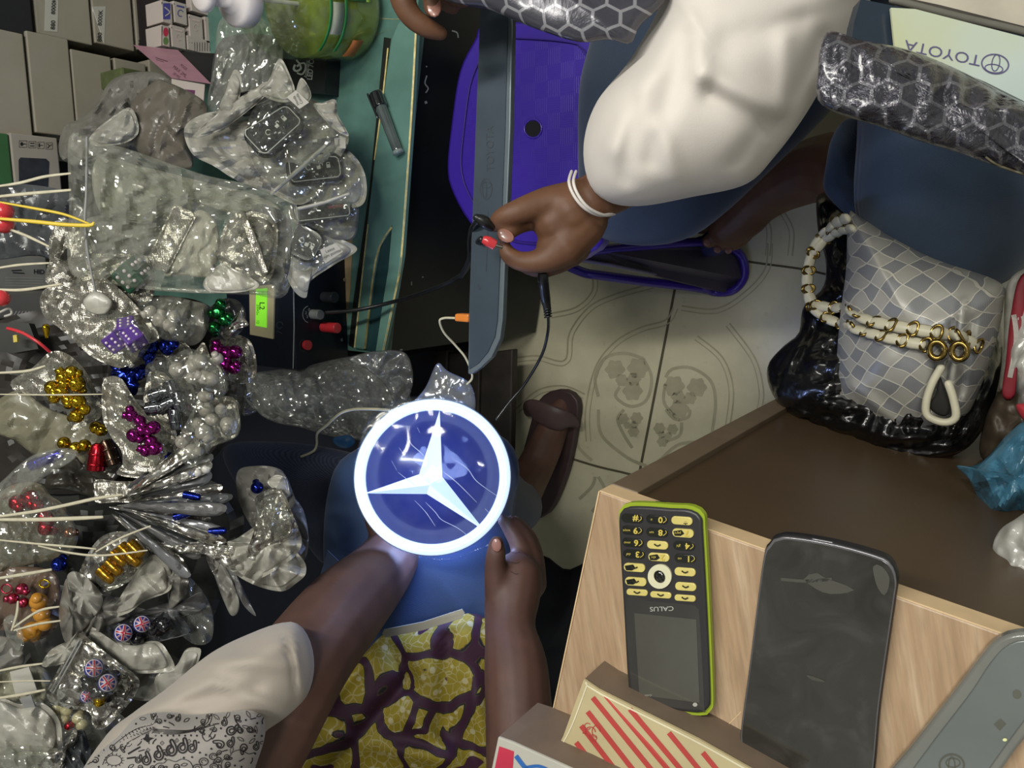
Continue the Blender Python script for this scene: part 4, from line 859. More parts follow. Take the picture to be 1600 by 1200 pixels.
put('light_ring', lathe(ringp(RI, RO, .001, .003), 96, closed=False).xf(M0), glow('ring_glow', 'cfe0ff', 1.15), em)
for rr in (RI * 1.06, RI * 1.11): put('ring_line', lathe(ringp(rr - .0003, rr + .0003, .004, .0062, 0), 96, closed=False).xf(M0), glow('ring_line_glow', '9fb6dc', .8), em)
inv = M0.inverted()
def onE(px, py, zz_=0):
    d = wdir(px, py); o3 = inv @ CAMLOC; d3 = (inv.to_3x3() @ d); k_ = (zz_ - o3.z) / d3.z; return o3 + d3 * k_
cen = onE(671, 757, .003); tips = [onE(687, 641, .003), onE(757, 829, .003), onE(569, 771, .003)]
inn_ = [onE(691, 745, .003), onE(667, 776 - 4, .003), onE(655, 741, .003)]   # concave corners between the arms
top_ = Vector((cen.x, cen.y, .0095))
ga, gb = G(), G()
for i in range(3):
    t_ = tips[i]; ca = inn_[i]; cb = inn_[(i + 2) % 3]; tt = Vector((t_.x, t_.y, .0042))
    ga.add([top_, tt, t_, ca], [(0, 1, 2), (0, 2, 3)]); gb.add([top_, tt, t_, cb], [(0, 2, 1), (0, 3, 2)])
put('star', ga.xf(M0), glow('star_bright', 'e4eeff', .72), em, smooth=False); put('star', gb.xf(M0), glow('star_soft', 'b9d2e8', .50), em, smooth=False)  # facet shading put into two glow strengths of one star
d = bpy.data.lights.new('emblem_glow', 'POINT'); d.energy = .35; d.color = (.42, .55, 1.0); d.shadow_soft_size = .02
lo_ = bpy.data.objects.new('emblem_glow', d); COL.objects.link(lo_); lo_.parent = em; lo_.location = (M0 @ Vector((0, 0, .12))) - em.location
d2 = bpy.data.lights.new('emblem_back_glow', 'POINT'); d2.energy = 2.3; d2.color = (.38, .52, 1.0); d2.shadow_soft_size = .03
lo_ = bpy.data.objects.new('emblem_back_glow', d2); COL.objects.link(lo_); lo_.parent = em; lo_.location = (M0 @ Vector((0.01, -.02, -.05))) - em.location
CLW = film('emblem_wrap', 'f4f8ff', .008, .08, .05, 9, .2)
def Pdisc(out, seed): return pillow(out, t=et - .012, h=.006, back=-.7, cr=.003, cf=20, seed=seed, seg=90, rings=22)
tag(put('plastic_wrap', Pdisc([(560, 690), (575, 655), (610, 628), (655, 618), (700, 620), (745, 640), (780, 675), (800, 720), (808, 760), (800, 810), (780, 845), (740, 865), (700, 878), (650, 872), (600, 845), (565, 800), (550, 745)], 5), CLW), 'clear plastic wrapping stretched over the glowing emblem', 'wrapping')
g = G()
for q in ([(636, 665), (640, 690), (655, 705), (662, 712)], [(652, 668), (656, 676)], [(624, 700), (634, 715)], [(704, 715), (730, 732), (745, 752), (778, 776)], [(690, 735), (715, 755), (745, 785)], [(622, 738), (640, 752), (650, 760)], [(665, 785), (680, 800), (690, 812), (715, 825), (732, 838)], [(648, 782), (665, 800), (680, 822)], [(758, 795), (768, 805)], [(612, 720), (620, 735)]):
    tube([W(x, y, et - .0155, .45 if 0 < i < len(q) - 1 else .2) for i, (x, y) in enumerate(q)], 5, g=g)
tag(put('wrap_glint', g, mat('crease_shine', 'dfe6ff', .1, coat=1), parent=bpy.data.objects['plastic_wrap']), 'pale lines for glints on the creases')  # pale tubes laid on as glints of the wrap
tag(put('plastic_flap', pillow([(640, 640), (665, 605), (683, 568), (700, 580), (735, 600), (742, 640), (720, 650), (680, 640)], t=.93, h=.008, cr=.004, cf=30, seed=3), film('flap_film', 'e8ecf4', .10, .12, .3, 40)), 'pointed clear plastic flap standing above the emblem', 'wrapping')

# ================================================================== CLEAR BUNDLE LEFT OF THE EMBLEM
FB = film('bundle_film', 'e6e8e6', .12, .10, .5, 40, .8)
bo = [(385, 590), (430, 578), (475, 572), (540, 558), (590, 555), (625, 580), (640, 615), (645, 660), (600, 690), (560, 688), (510, 680), (470, 668), (430, 660), (400, 640)]
tag(put('plastic_bundle', pillow(bo, t=1.25, h=.035, back=.5, cr=.006, cf=38, ridg=.005, seed=31, seg=110, rings=36), FB, auto=14), 'crumpled clear plastic bundle beneath the black power unit', 'plastic bag')
tag(put('inner_bag', pillow([(410, 600), (480, 590), (560, 575), (605, 590), (630, 640), (600, 680), (540, 672), (470, 655), (420, 640)], t=1.285, h=.03, cr=.005, cf=30, seed=6), mat('milky_plastic', '5b6068', .5, var=.4, vs=30, bs=40, bstr=.6, bd=.004)), 'milky grey bag inside the clear bundle', 'plastic bag')
tag(put('plastic_sheet', pillow([(545, 560), (590, 548), (635, 553), (645, 600), (625, 640), (600, 600), (570, 575)], t=1.15, h=.006, cr=.004, cf=30, ridg=.005, seed=16), film('sheet_film', 'c8ccd2', .12, .12, .4, 40)), 'glossy clear sheet hanging at the end of the teal counter', 'plastic sheet')
tag(put('blue_scrap', pillow([(520, 685), (545, 680), (555, 690), (545, 700), (528, 698)], t=1.2, h=.006, cr=.002, seed=2), mat('blue_plastic', '2a5f95', .4)), 'small blue plastic scrap left of the emblem', 'plastic scrap')
tag(put('plastic_sheet', prism([T(512, 860, .93), T(538, 885, .9), T(560, 898, .9), T(545, 905, .9), T(505, 925, .92), T(482, 935, .93), T(500, 900, .93)], CW * -.001), mat('bluish_film', '5a6b8c', .3, coat=.3), smooth=False), 'bluish clear sheet left of the lap, behind the forearm', 'plastic sheet')
# ================================================================== DESK, LOWER RIGHT
def wood():
    k = NB('light_wood_laminate'); b = k.b; b.inputs['Roughness'].default_value = .42
    tc = k.coord(); mp = k.new('ShaderNodeMapping'); mp.inputs['Rotation'].default_value = (0, 0, math.radians(-12)); k.lk(tc, mp.inputs[0])
    mp2 = k.new('ShaderNodeMapping'); mp2.inputs['Scale'].default_value = (1, .07, 1); k.lk(mp.outputs[0], mp2.inputs[0])
    n = k.noise(110, 6, .6, mp2.outputs[0]); n2 = k.noise(420, 3, .6, mp2.outputs[0]); n3 = k.noise(8, 2, .5)
    c = k.ramp(n.outputs[0], [(.25, '92775c'), (.5, 'a88d70'), (.75, 'bca58a')])
    c = k.mix(k.ramp(n2.outputs[0], [(.45, 0.0), (.7, .45)]), c, '85705a'); k.lk(c, b.inputs['Base Color'])
    k.lk(k.bump(n.outputs[0], .15, .0006), b.inputs['Normal']); return k.m
DZ = .90
WD = wood(); WE = mat('pale_wood_edge', 'd0b48d', .5); BRN = mat('brown_laminate', '4a3b2a', .38, var=.12, vs=6); BRP = mat('brown_laminate_post', '6a5b49', .45, var=.08)
da = P(937, 768, DZ); db = P(1562, 990, DZ); dc = P(850, 1180, DZ)
ex_ = (db - da).normalized(); ey_ = (dc - da).normalized()
dr = da + ex_ * .42; dq = dr + ey_ * .30; dl = da + ey_ * .30
desk = thing('desk', 'light wood topped desk with dark brown panel, lower right', 'desk', Vector(((da.x + dq.x) / 2, (da.y + dq.y) / 2, 0)))
o = put('desk_top', prism([da, dr, dq, dl], (0, 0, -.018)), WD, desk, smooth=False, bevel=.0012)
ed = G(); n1 = -ey_
prism([da + n1 * .001, dr + n1 * .001, dr, da], (0, 0, -.018), ed); prism([da - ex_ * .001, da, dl, dl - ex_ * .001], (0, 0, -.018), ed)
put('edge_band', ed, WE, desk, smooth=False)
pi = .004
pa_, pb2 = da + ey_ * pi, dr + ey_ * pi
put('back_panel', prism([pa_ + Vector((0, 0, -.018)), pb2 + Vector((0, 0, -.018)), pb2 + ey_ * .018 + Vector((0, 0, -.018)), pa_ + ey_ * .018 + Vector((0, 0, -.018))], (0, 0, -DZ + .02)), BRN, desk, smooth=False)
po = pa_ - ey_ * .006
put('corner_post', prism([po + Vector((0, 0, -.018)), po + ex_ * .022 + Vector((0, 0, -.018)), po + ex_ * .022 + ey_ * .03 + Vector((0, 0, -.018)), po + ey_ * .03 + Vector((0, 0, -.018))], (0, 0, -DZ + .02)), BRP, desk, smooth=False, bevel=.001)
sdp = put('side_panel', prism([pa_ + Vector((0, 0, -.018)), pa_ + ex_ * .018 + Vector((0, 0, -.018)), pa_ + ex_ * .018 + ey_ * .29 + Vector((0, 0, -.018)), pa_ + ey_ * .29 + Vector((0, 0, -.018))], (0, 0, -DZ + .02)), BRP, desk, smooth=False)
ink(o, [stroke([(1120, 1148), (1140, 1130), (1158, 1112)], 1.4)], WE, .0004)

# feature phone
ph = thing('keypad_phone', 'black and lime keypad phone lying upside down on the desk', 'phone', P(1035, 950, DZ))
PZ = DZ + .0135
pho = crs([(984, 786), (1010, 786), (1050, 789), (1080, 791), (1098, 803), (1101, 830), (1108, 960), (1113, 1085), (1111, 1108), (1097, 1118), (1050, 1112), (1005, 1101), (986, 1092), (981, 1070), (974, 950), (967, 830), (967, 800), (973, 790)], 80, True)
def sc2(o_, k_, dx=0, dy=0):
    cx = sum(p[0] for p in o_) / len(o_); cy = sum(p[1] for p in o_) / len(o_); return [(cx + (x - cx) * k_ + dx, cy + (y - cy) * k_ + dy) for x, y in o_]
LIME = mat('lime_plastic', '8fa32c', .4, var=.05); PB = mat('dark_grey_plastic', '2f2e30', .38, var=.06, bs=900, bstr=.05)
put('back_cover', slab(pho, DZ + .0045, .0045), PB, ph, bevel=.001, auto=45)
put('side_band', slab(sc2(pho, 1.002, 1.0, -.3), DZ + .0105, .0045), LIME, ph, auto=45)
put('front_shell', slab(sc2(pho, .972, -2.2, 1.5), PZ, .0035), PB, ph, bevel=.0025, bseg=3, auto=60)
fs_ = bpy.data.objects['front_shell']
put('screen', slab([(991, 958), (1088, 968), (1093, 1098), (999, 1086)], PZ + .0004, .001), mat('lcd_glass', '4c4b45', .15, var=.08, coat=.6), ph, smooth=False)
put('screen_bezel', slab(crs([(979, 938), (1010, 939), (1085, 946), (1092, 953), (1100, 1100), (1096, 1108), (1050, 1105), (996, 1093), (988, 1085)], 50, True), PZ + .0001, .0008), mat('bezel_gloss', '383735', .25, coat=.5), ph, smooth=False)
KY = mat('cream_key', 'c9bb70', .3, var=.08, coat=.4); KB = mat('worn_black_key', '1c1d18', .25, var=.2, coat=.6); KW = mat('yellow_legend', 'c3b053', .4, var=0); KD = mat('dark_legend', '2a291c', .4, var=0)
keys = [(987, 810, '#', 1), (987, 829, '9', 1), (988, 848, '6', 1), (990, 866, '3', 1), (991, 887, '', 2), (993, 909, '', 2), (995, 926, '', 0),
        (1026, 812, '0', 1), (1026, 832, '8', 1), (1027, 852, '', 0), (1029, 871, '2', 2), (1032, 930, '', 2),
        (1065, 814, '*', 0), (1067, 833, '7', 2), (1068, 853, '4', 1), (1070, 873, '1', 1), (1070, 894, '', 0), (1071, 917, '', 0), (1070, 935, '', 2)]
LEG = {'#': '#', '9': 'wxyz', '6': 'mno', '3': 'def', '0': 'o', '8': 'tuv', '2': 'abc', '7': 'pqrs', '4': 'ghi', '1': 'oo'}
for cx, cy, s, kd in keys:
    hh = 13 if cy < 920 else 10
    out = [(cx + x, cy + y + x * .07) for x, y in rrect(33, hh, hh / 2 - .3, 5)]
    k_ = put('key', slab(out, PZ + .0012, .0015), KB if kd == 1 else KY, ph, bevel=.0005, auto=60)
    if kd == 2: ink(k_, [polyf([(cx - 15, cy - 3), (cx - 2, cy - 5), (cx + 2, cy + 1), (cx - 4, cy + 4.5), (cx - 13, cy + 4)])], KB, .0005)
    if kd == 1: ink(k_, [stroke([(cx + 10, cy + 5), (cx + 15, cy + 1), (cx + 14, cy - 3)], 1.0)], KW, .0005)
    if s: ink(k_, [textp(s, cx + 6, cy, 9, 180, 1.1, .03)] + ([textp(LEG[s], cx - 8, cy, 4, 180, 1)] if s in LEG and s != '#' else []), KD if (kd == 0) else KW, .0008)
    elif kd != 1: ink(k_, [stroke([(cx - 5, cy - 2), (cx, cy + 1), (cx + 5, cy - 1)], 2.2)], KD, .0008)
put('nav_ring', slab(arc(1030.5, 901, 18.5, 19, n=32), PZ + .0014, .0015), mat('white_ring', 'c9c6a8', .3, coat=.3), ph, smooth=False)
g = ball((0, 0, 0), 1, 18); g.v = [Vector((v.x * 11.5 * .45 / F, v.y * 12 * .45 / F, v.z * .0018)) for v in g.v]
q = P(1030.5, 901, PZ + .0014); put('nav_button', g.xf(Matrix.Translation(q)), mat('nav_black', '131410', .12, coat=1), ph)
ink(bpy.data.objects['screen_bezel'], [textp('CALUS', 1034, 951, 7, 182, 1.25, .01), textp('Crissofly', 1009, 1083 + 4, 3, 186, 1.2), polyf(arc(1086, 1101, 4, 3.5, n=6))], mat('logo_silver', 'a5a59d', .3, var=0), .0005)
put('usb_slot', tube([(*P(1025, 785.5, DZ + .006), .0012), (*P(1040, 786.5, DZ + .006), .0012)], 6), BC, ph)

# smartphone
sp = thing('smartphone', 'large black smartphone with scratched dark screen lying on the desk', 'phone', P(1280, 1030, DZ))
so_ = crs([(1222, 836), (1300, 847), (1370, 866), (1392, 878), (1402, 903), (1398, 940), (1375, 1100), (1362, 1225), (1340, 1245), (1260, 1225), (1180, 1185), (1160, 1175), (1155, 1150), (1168, 1050), (1190, 880), (1200, 850)], 90, True)
put('case', slab(so_, DZ + .010, .010), mat('black_case', '1d1d1f', .45, var=.05), sp, bevel=.003, bseg=3, auto=60)
put('metal_rim', slab(sc2(so_, .985), DZ + .0108, .002), mat('graphite_rim', '77767a', .25, .6), sp, bevel=.0006, auto=50)
def screenm():
    k = NB('black_glass'); b = k.b; b.inputs['Roughness'].default_value = .16; b.inputs['Coat Weight'].default_value = .5
    n = k.noise(28, 3, .5, dist=1.5); k.lk(k.ramp(n.outputs[0], [(.35, '25231f'), (.55, '302e2a'), (.72, '3b3a37')]), b.inputs['Base Color'])
    k.lk(k.ramp(n.outputs[0], [(.4, .14), (.6, .4)]), b.inputs['Roughness']); return k.m
o = put('screen', slab(sc2(so_, .962), DZ + .0114, .002), screenm(), sp, auto=50)
SM = mat('screen_smudge', '46453f', .5, var=.1)
ink(o, [polyf(crs([(1364, 885), (1376, 884), (1389, 900), (1388, 920), (1381, 930), (1370, 915)], 16, True)), polyf(crs([(1256, 905), (1275, 895), (1290, 903), (1330, 918), (1330, 925), (1290, 927)], 14, True)), polyf(crs([(1260, 1054), (1282, 1061), (1290, 1066), (1268, 1062)], 10, True)), stroke([(1220, 905), (1260, 908), (1300, 905)], 5)], SM, .0003)
put('speaker_slot', tube([(*P(1270, 842.5, DZ + .0085), .0008), (*P(1300, 848, DZ + .0085), .0008)], 6), mat('graphite_rim'), sp)

# grey translucent sill plate in wrap, corner
sl = thing('door_sill_plate', 'grey plastic-wrapped sill plate at the lower right corner of the desk', 'sill plate', P(1540, 1150, DZ))
so3 = crs([(1378, 1230), (1430, 1160), (1500, 1070), (1532, 1028), (1556, 1002), (1590, 990), (1640, 995), (1680, 1040), (1640, 1110), (1590, 1170), (1540, 1240), (1470, 1330), (1370, 1320)], 70, True)
put('plate_base', slab(so3, DZ + .009, .009), mat('grey_wrap', '6f706b', .3, var=.08, coat=.5), sl, bevel=.002, auto=50)
so4 = crs([(1410, 1230), (1450, 1170), (1515, 1085), (1545, 1040), (1570, 1012), (1600, 1001), (1650, 1010), (1650, 1060), (1590, 1140), (1540, 1210), (1480, 1300), (1400, 1290)], 60, True)
o = put('plate_face', slab(so4, DZ + .0105, .002), mat('grey_steel_face', '767c7a', .28, .35, var=.12, vs=14), sl, bevel=.0006, auto=50)
ink(o, [polyf(arc(1589, 1085, 7, 7)), polyf([(1553, 1132), (1563, 1123), (1572, 1131), (1562, 1142)])], mat('dark_adhesive', '53534b', .6), .0004)
ink(o, [stroke(arc(1487, 1196, 19, 17), 3, True), stroke(arc(1489, 1192, 11, 7), 2, True), stroke(arc(1487, 1198, 5, 15), 2, True)], mat('dark_adhesive'), .0004)
ink(o, [polyf(arc(1570, 1156, 3.5, 2.5))], mat('bright_led', 'd8dba0', .3, var=0), .0008)

# boxes at the bottom of the desk
def cboard(): return mat('brown_cardboard', '6f5f50', .6, var=.12, vs=40)
def lidbox(name, label, top, z1, z0, topm, sidem, rimm=None):
    t_ = thing(name, label, 'box', P(sum(p[0] for p in top) / len(top), sum(p[1] for p in top) / len(top), z0))
    tp = [P(x, y, z1) for x, y in top]
    put('box_side', prism([p - Vector((0, 0, .002)) for p in tp], (0, 0, z0 - z1 + .002)), sidem, t_, smooth=False)
    return t_, put('box_lid', prism(tp, (0, 0, -.003)), topm, t_, smooth=False, bevel=.0008)
CRM = mat('cream_card', 'b9ab85', .5, var=.06); REDK = mat('stripe_red', 'b0433f', .5, var=.06)
t_, lid = lidbox('striped_box', 'cream box with red diagonal stripes and small red flower print', [(912, 1062), (935, 1078), (1090, 1155), (1240, 1240), (1150, 1390), (840, 1230), (880, 1150)], DZ + .032, DZ, CRM, cboard())
ink(lid, [stroke([(918 + 7 * i - 8, 1092 + 0 * i), (0, 0)][:1] + [(1, 1)], .01) for i in range(0)] + [stroke(q, 8, smooth=False) for q in ([(926, 1090), (1025, 1212)], [(946, 1086), (1060, 1222)], [(984, 1108), (1080, 1222)], [(918, 1112), (996, 1212)], [(908, 1134), (968, 1212)], [(1045, 1145), (1100, 1212)], [(1098, 1176), (1130, 1215)], [(900, 1160), (935, 1205)])], REDK, .0005)
ink(lid, [stroke(arc(922, 1144, 8, 8, 0, 300, 10), 1.4), stroke(arc(918, 1135, 5, 5, 40, 330, 8), 1.2), stroke(arc(926, 1153, 6, 5, 200, 480, 8), 1.2), stroke(arc(931, 1143, 6, 9, 0, 280, 8), 1.2), stroke([(910, 1145), (918, 1149), (930, 1160)], 1.4)], REDK, .0008)
ink(lid, [stroke([(915, 1066), (936, 1083), (1090, 1160), (1200, 1222)], 2.5), stroke([(918, 1068), (895, 1130), (880, 1160)], 2)], mat('clear_tape_edge', 'd9d2b5', .3), .0006)
t_, lid = lidbox('printed_box', 'red, white and blue box cut off by the lower picture edge', [(778, 1152), (800, 1160), (900, 1205), (1010, 1260), (960, 1380), (700, 1330), (765, 1215)], DZ + .055, DZ - .0, mat('white_gloss_card', 'b5b2a8', .4, var=.04), mat('brown_cardboard'))
ink(lid, [polyf([(780, 1166), (803, 1174), (795, 1290), (765, 1240)])], mat('box_red', 'b9324a', .45), .0005)
ink(lid, [stroke([(806, 1181), (820, 1199), (835, 1212)], 7), stroke([(818, 1200), (840, 1197), (855, 1202)], 5)], mat('box_blue', '2f62a8', .45), .0006)

# ================================================================== HANDBAG AND BLACK BAG
def quilt():
    k = NB('quilted_grey_leather'); b = k.b; b.inputs['Roughness'].default_value = .42; b.inputs['Metallic'].default_value = .1
    co = k.coord(); mp = k.new('ShaderNodeMapping'); mp.inputs['Rotation'].default_value = (0, 0, math.radians(33)); mp.inputs['Scale'].default_value = (1, 1.25, 0); 
    wob = k.noise(14, 2, .5, co); vm = k.new('ShaderNodeVectorMath', operation='MULTIPLY_ADD'); k.lk(wob.outputs['Color'], vm.inputs[0]); vm.inputs[1].default_value = (.028, .028, 0); k.lk(co, vm.inputs[2]); k.lk(vm.outputs[0], mp.inputs[0])
    ch = k.new('ShaderNodeTexChecker'); ch.inputs['Scale'].default_value = 60; k.lk(mp.outputs[0], ch.inputs['Vector'])
    br = k.new('ShaderNodeTexBrick'); br.offset = 0; br.inputs['Scale'].default_value = 60; br.inputs['Brick Width'].default_value = 1; br.inputs['Row Height'].default_value = 1; br.inputs['Mortar Size'].default_value = .05; br.inputs['Mortar Smooth'].default_value = .3
    k.lk(mp.outputs[0], br.inputs['Vector'])
    wv = k.new('ShaderNodeTexWave'); wv.inputs['Scale'].default_value = 250; k.lk(co, wv.inputs['Vector'])
    grey = k.mix(wv.outputs['Fac'], '6e6f71', '7e7f81')
    c = k.mix(ch.outputs['Fac'], grey, '95938c'); c = k.mix(br.outputs['Fac'], c, 'b2afa4'); k.lk(c, b.inputs['Base Color'])
    k.lk(k.bump(br.outputs['Fac'], .6, .003), b.inputs['Normal']); return k.m
hb = thing('quilted_handbag', 'grey quilted handbag with gold and cream chain strap on the floor', 'handbag', P(1440, 560, .02))
ho = [(1326, 335), (1345, 340), (1450, 400), (1560, 440), (1568, 475), (1555, 540), (1530, 610), (1510, 650), (1480, 674), (1440, 684), (1390, 678), (1340, 655), (1310, 630), (1306, 590), (1312, 500), (1322, 420)]
bag = put('bag_body', pillow(ho, z=.50, h=.075, back=1.2, seg=100, rings=30, cr=.004, cf=20, seed=41, c=(1435, 530), folds=[(1505, 470, 1480, 660, 6, .010), (1490, 500, 1475, 600, 4, -.010), (1470, 570, 1455, 640, 7, -.016), (1520, 500, 1500, 620, 5, -.008), (1330, 600, 1400, 660, 8, .006)]), quilt(), hb)
put('opening', pillow([(1468, 588), (1477, 610), (1484, 635), (1478, 650), (1460, 645), (1452, 632), (1462, 615)], z=.581, h=.003, cr=0), mat('bag_lining_dark', '14130f', .8), hb)
put('opening_piping', tube([(*P(x, y, .586), .0036) for x, y in ((1470, 575), (1456, 600), (1447, 630), (1450, 650), (1475, 660), (1493, 652), (1490, 625), (1482, 600))], 8, n=40), mat('cream_leather', 'b5b09a', .45), hb)
CREAM = mat('cream_leather'); GOLD = mat('gold_metal', '8a7440', .25, 1.0, var=.1, vs=80)
def onbag(x, y, l=.006):
    d = wdir(x, y).normalized(); off = ORG[bag.name]
    hit = BV.ray_cast(CAMLOC, d); return (hit[0] - d * l) if hit[0] is not None else None
BV = BVHTree.FromPolygons([v.co + ORG[bag.name] for v in bag.data.vertices], [tuple(p.vertices) for p in bag.data.polygons])
def chain(pts, name):
    n = int(sum(math.dist(pts[i], pts[i + 1]) for i in range(len(pts) - 1)) / 1.0); q = crs(pts, n); gc, gg = G(), G(); P3 = []
    last = .54
    for x, y in q:
        h_ = onbag(x, y); zz_ = h_.z if h_ is not None else max(.47, last - .0015)
        if last is not None and h_ is not None: zz_ = last + max(-.004, min(.004, zz_ - last))
        last = zz_; P3.append(P(x, y, zz_))
    acc = 0; i0 = 0
    for i in range(1, len(P3)):
        acc += (P3[i] - P3[i - 1]).length
        if acc > .020:
            a, b = P3[i0], P3[i]; md = a.lerp(b, .5)
            tube([(*(a.lerp(b, .12)), .0052), (*md, .0062), (*(a.lerp(b, .88)), .0052)], 8, g=gc, n=5, flat=.6, up=CW)
            dd = (b - a).normalized(); sdv = dd.cross(CW).normalized()
            lp = [b + sdv * (.0066 * math.cos(u)) + dd * (.0045 * math.sin(u)) + CW * (.003 + .001 * math.cos(2 * u)) for u in [j * math.pi / 5 for j in range(11)]]
            tube([(*p, .0015) for p in lp], 6, g=gg, n=20); i0 = i; acc = 0
    put(name, gc, CREAM, hb); put('chain_links', gg, GOLD, hb)
chain([(1334, 357), (1305, 364), (1282, 380), (1265, 405), (1260, 440), (1264, 468), (1285, 482), (1315, 480), (1335, 492), (1365, 503), (1400, 510), (1450, 518), (1490, 524), (1515, 532), (1530, 545)], 'strap_leather')
chain([(1325, 340), (1300, 352), (1282, 370), (1268, 395), (1262, 430), (1264, 470), (1275, 488), (1310, 505), (1350, 518), (1400, 530), (1440, 538), (1468, 545)], 'strap_leather')
for x, y in ((1464, 547), (1499, 549)):
    put('grommet', tube([(*P(x + 12 * math.cos(a) , y + 13 * math.sin(a), .596), .0028) for a in [i * math.pi / 8 for i in range(17)]], 8, n=40), GOLD, hb)
BB = mat('black_bin_bag', '0b0b0c', .28, var=.2, bs=24, bstr=.5, bd=.01, coat=.3)
tag(put('bin_bag', pillow([(1278, 305), (1310, 310), (1345, 360), (1340, 420), (1420, 480), (1540, 470), (1565, 520), (1560, 600), (1530, 680), (1480, 715), (1400, 712), (1330, 690), (1270, 665), (1225, 640), (1202, 605), (1200, 570), (1225, 540), (1248, 520), (1255, 480), (1285, 450), (1290, 410), (1278, 360)], z=.43, h=.08, back=.5, seg=120, rings=34, cr=.012, cf=14, ridg=.010, seed=51, c=(1400, 570), slope=(.0001, -.0005)), BB), 'glossy black plastic bin bag slumped under the quilted handbag', 'plastic bag')
# right edge rubbish
tag(put('striped_bag', pillow([(1572, 450), (1600, 420), (1640, 420), (1640, 620), (1600, 640), (1580, 600), (1562, 610), (1568, 540)], z=.50, h=.03, cr=.006, cf=20, ridg=.004, seed=3), film('dull_clear', 'c9c4b8', .45, .2, .3, 40)), 'crumpled whitish plastic bag at the right edge', 'plastic bag')
rb = tag(put('red_cloth_strip', pillow([(1590, 440), (1606, 430), (1606, 500), (1592, 560), (1585, 620), (1566, 618), (1572, 560), (1578, 500)], z=.53, h=.004, cr=.004, cf=20, seed=3), mat('red_cloth', '741824', .6)), 'narrow red strip inside the whitish bag at the right edge', 'cloth strip')
ink(rb, [stroke([(1582, 480), (1588, 530), (1578, 590)], 8), stroke([(1575, 520), (1574, 580)], 3)], mat('white_stripe', '98918a', .6), .001)
tag(put('blue_bag', pillow([(1494, 728), (1520, 728), (1545, 712), (1575, 678), (1610, 655), (1650, 680), (1640, 800), (1590, 800), (1566, 831), (1545, 815), (1528, 780), (1515, 750)], z=.62, h=.03, cr=.006, cf=20, ridg=.006, seed=7), mat('blue_polythene', '3f6f87', .32, var=.25, vs=25, crum=22, coat=.3), auto=14), 'crumpled blue polythene bag at the right edge above the desk', 'plastic bag')
tag(put('grey_bag', pillow([(1555, 840), (1580, 815), (1650, 790), (1660, 940), (1600, 925), (1570, 905), (1552, 870)], z=.74, h=.03, cr=.006, cf=20, ridg=.005, seed=9), film('dull_clear2', 'b5ad9a', .5, .2, .3, 40)), 'dull translucent bag below the blue bag at the right edge', 'plastic bag')
tag(put('brown_bag', pillow([(1545, 640), (1575, 600), (1640, 580), (1640, 700), (1590, 690), (1545, 720), (1530, 700)], z=.48, h=.03, cr=.006, cf=20, ridg=.004, seed=4), mat('brown_polythene', '4a4034', .5, var=.25)), 'brownish bag between the black bag and the blue bag', 'plastic bag')
tag(put('red_scrap', pillow([(1588, 632), (1620, 635), (1620, 665), (1598, 655)], z=.64, h=.006, cr=.002), mat('red_plastic2', 'a3303a', .5)), 'small red scrap above the blue bag at the right edge', 'plastic scrap')

_a, _b = P(1585, 790, .60), P(1585, 610, .60)
tag(put('dark_carton', box((_a.x, _a.y, 0), (_a.x + .22, _b.y, .56)), mat('dark_brown_card', '2e261e', .7), smooth=False, bevel=.003), 'dark carton under the blue bag at the right edge', 'box')
# ================================================================== BUBBLE-MAILER BAGS AND THE BOXED PLATE, TOP RIGHT
def hexm(name, base, line, rough, metal, bs, bstr, scale=62):
    k = NB(name); b = k.b; b.inputs['Roughness'].default_value = rough; b.inputs['Metallic'].default_value = metal; b.inputs['Coat Weight'].default_value = .5; b.inputs['Coat Roughness'].default_value = .15
    co = k.coord(); sx = k.new('ShaderNodeSeparateXYZ'); k.lk(co, sx.inputs[0])
    # hexagon grid: distance to the border of the nearer of two offset lattices
    def ab(x, y):
        gx = k.math('SUBTRACT', k.math('ABSOLUTE', k.math('SUBTRACT', x, k.math('MULTIPLY', k.math('ROUND', k.math('DIVIDE', x, 1.0)), 1.0))), 0.0)
        gy = k.math('SUBTRACT', k.math('ABSOLUTE', k.math('SUBTRACT', y, k.math('MULTIPLY', k.math('ROUND', k.math('DIVIDE', y, 1.7320508)), 1.7320508))), 0.0)
        return k.math('MAXIMUM', gx, k.math('ADD', k.math('MULTIPLY', gx, .5), k.math('MULTIPLY', gy, .8660254)))
    X_ = k.math('MULTIPLY', sx.outputs[0], scale); Y_ = k.math('MULTIPLY', sx.outputs[1], scale)
    A_ = ab(X_, Y_); B_ = ab(k.math('ADD', X_, .5), k.math('ADD', Y_, .8660254))
    d_ = k.math('MINIMUM', A_, B_)
    ln = k.ramp(d_, [(.425, 0.0), (.45, 1.0)])
    n = k.noise(18, 4)
    k.lk(k.mix(ln, k.mix(n.outputs[0], base, '3a3942'), line), b.inputs['Base Color'])
    nb = k.noise(bs, 5, .65, dist=.5); k.lk(k.bump(nb.outputs[0], bstr, .006), b.inputs['Normal']); return k.m
HX = hexm('hexagon_film', '47464f', '8b8a90', .3, .25, 30, .25); HXS = hexm('hexagon_film_shiny', '4c4b52', '6f6e74', .22, .55, 70, .8, 62)
tag(put('mailer_bag', pillow([(640, -30), (700, 2), (760, 14), (800, 30), (850, 50), (905, 66), (950, 62), (985, 68), (1000, 40), (1040, 0), (1060, -60), (900, -110), (680, -90)], t=.60, h=.016, back=.8, cr=.002, cf=25, seed=61, seg=90, sharp=False), HX), 'grey hexagon-patterned mailer bag over the stool end of the sill plate', 'mailer bag')
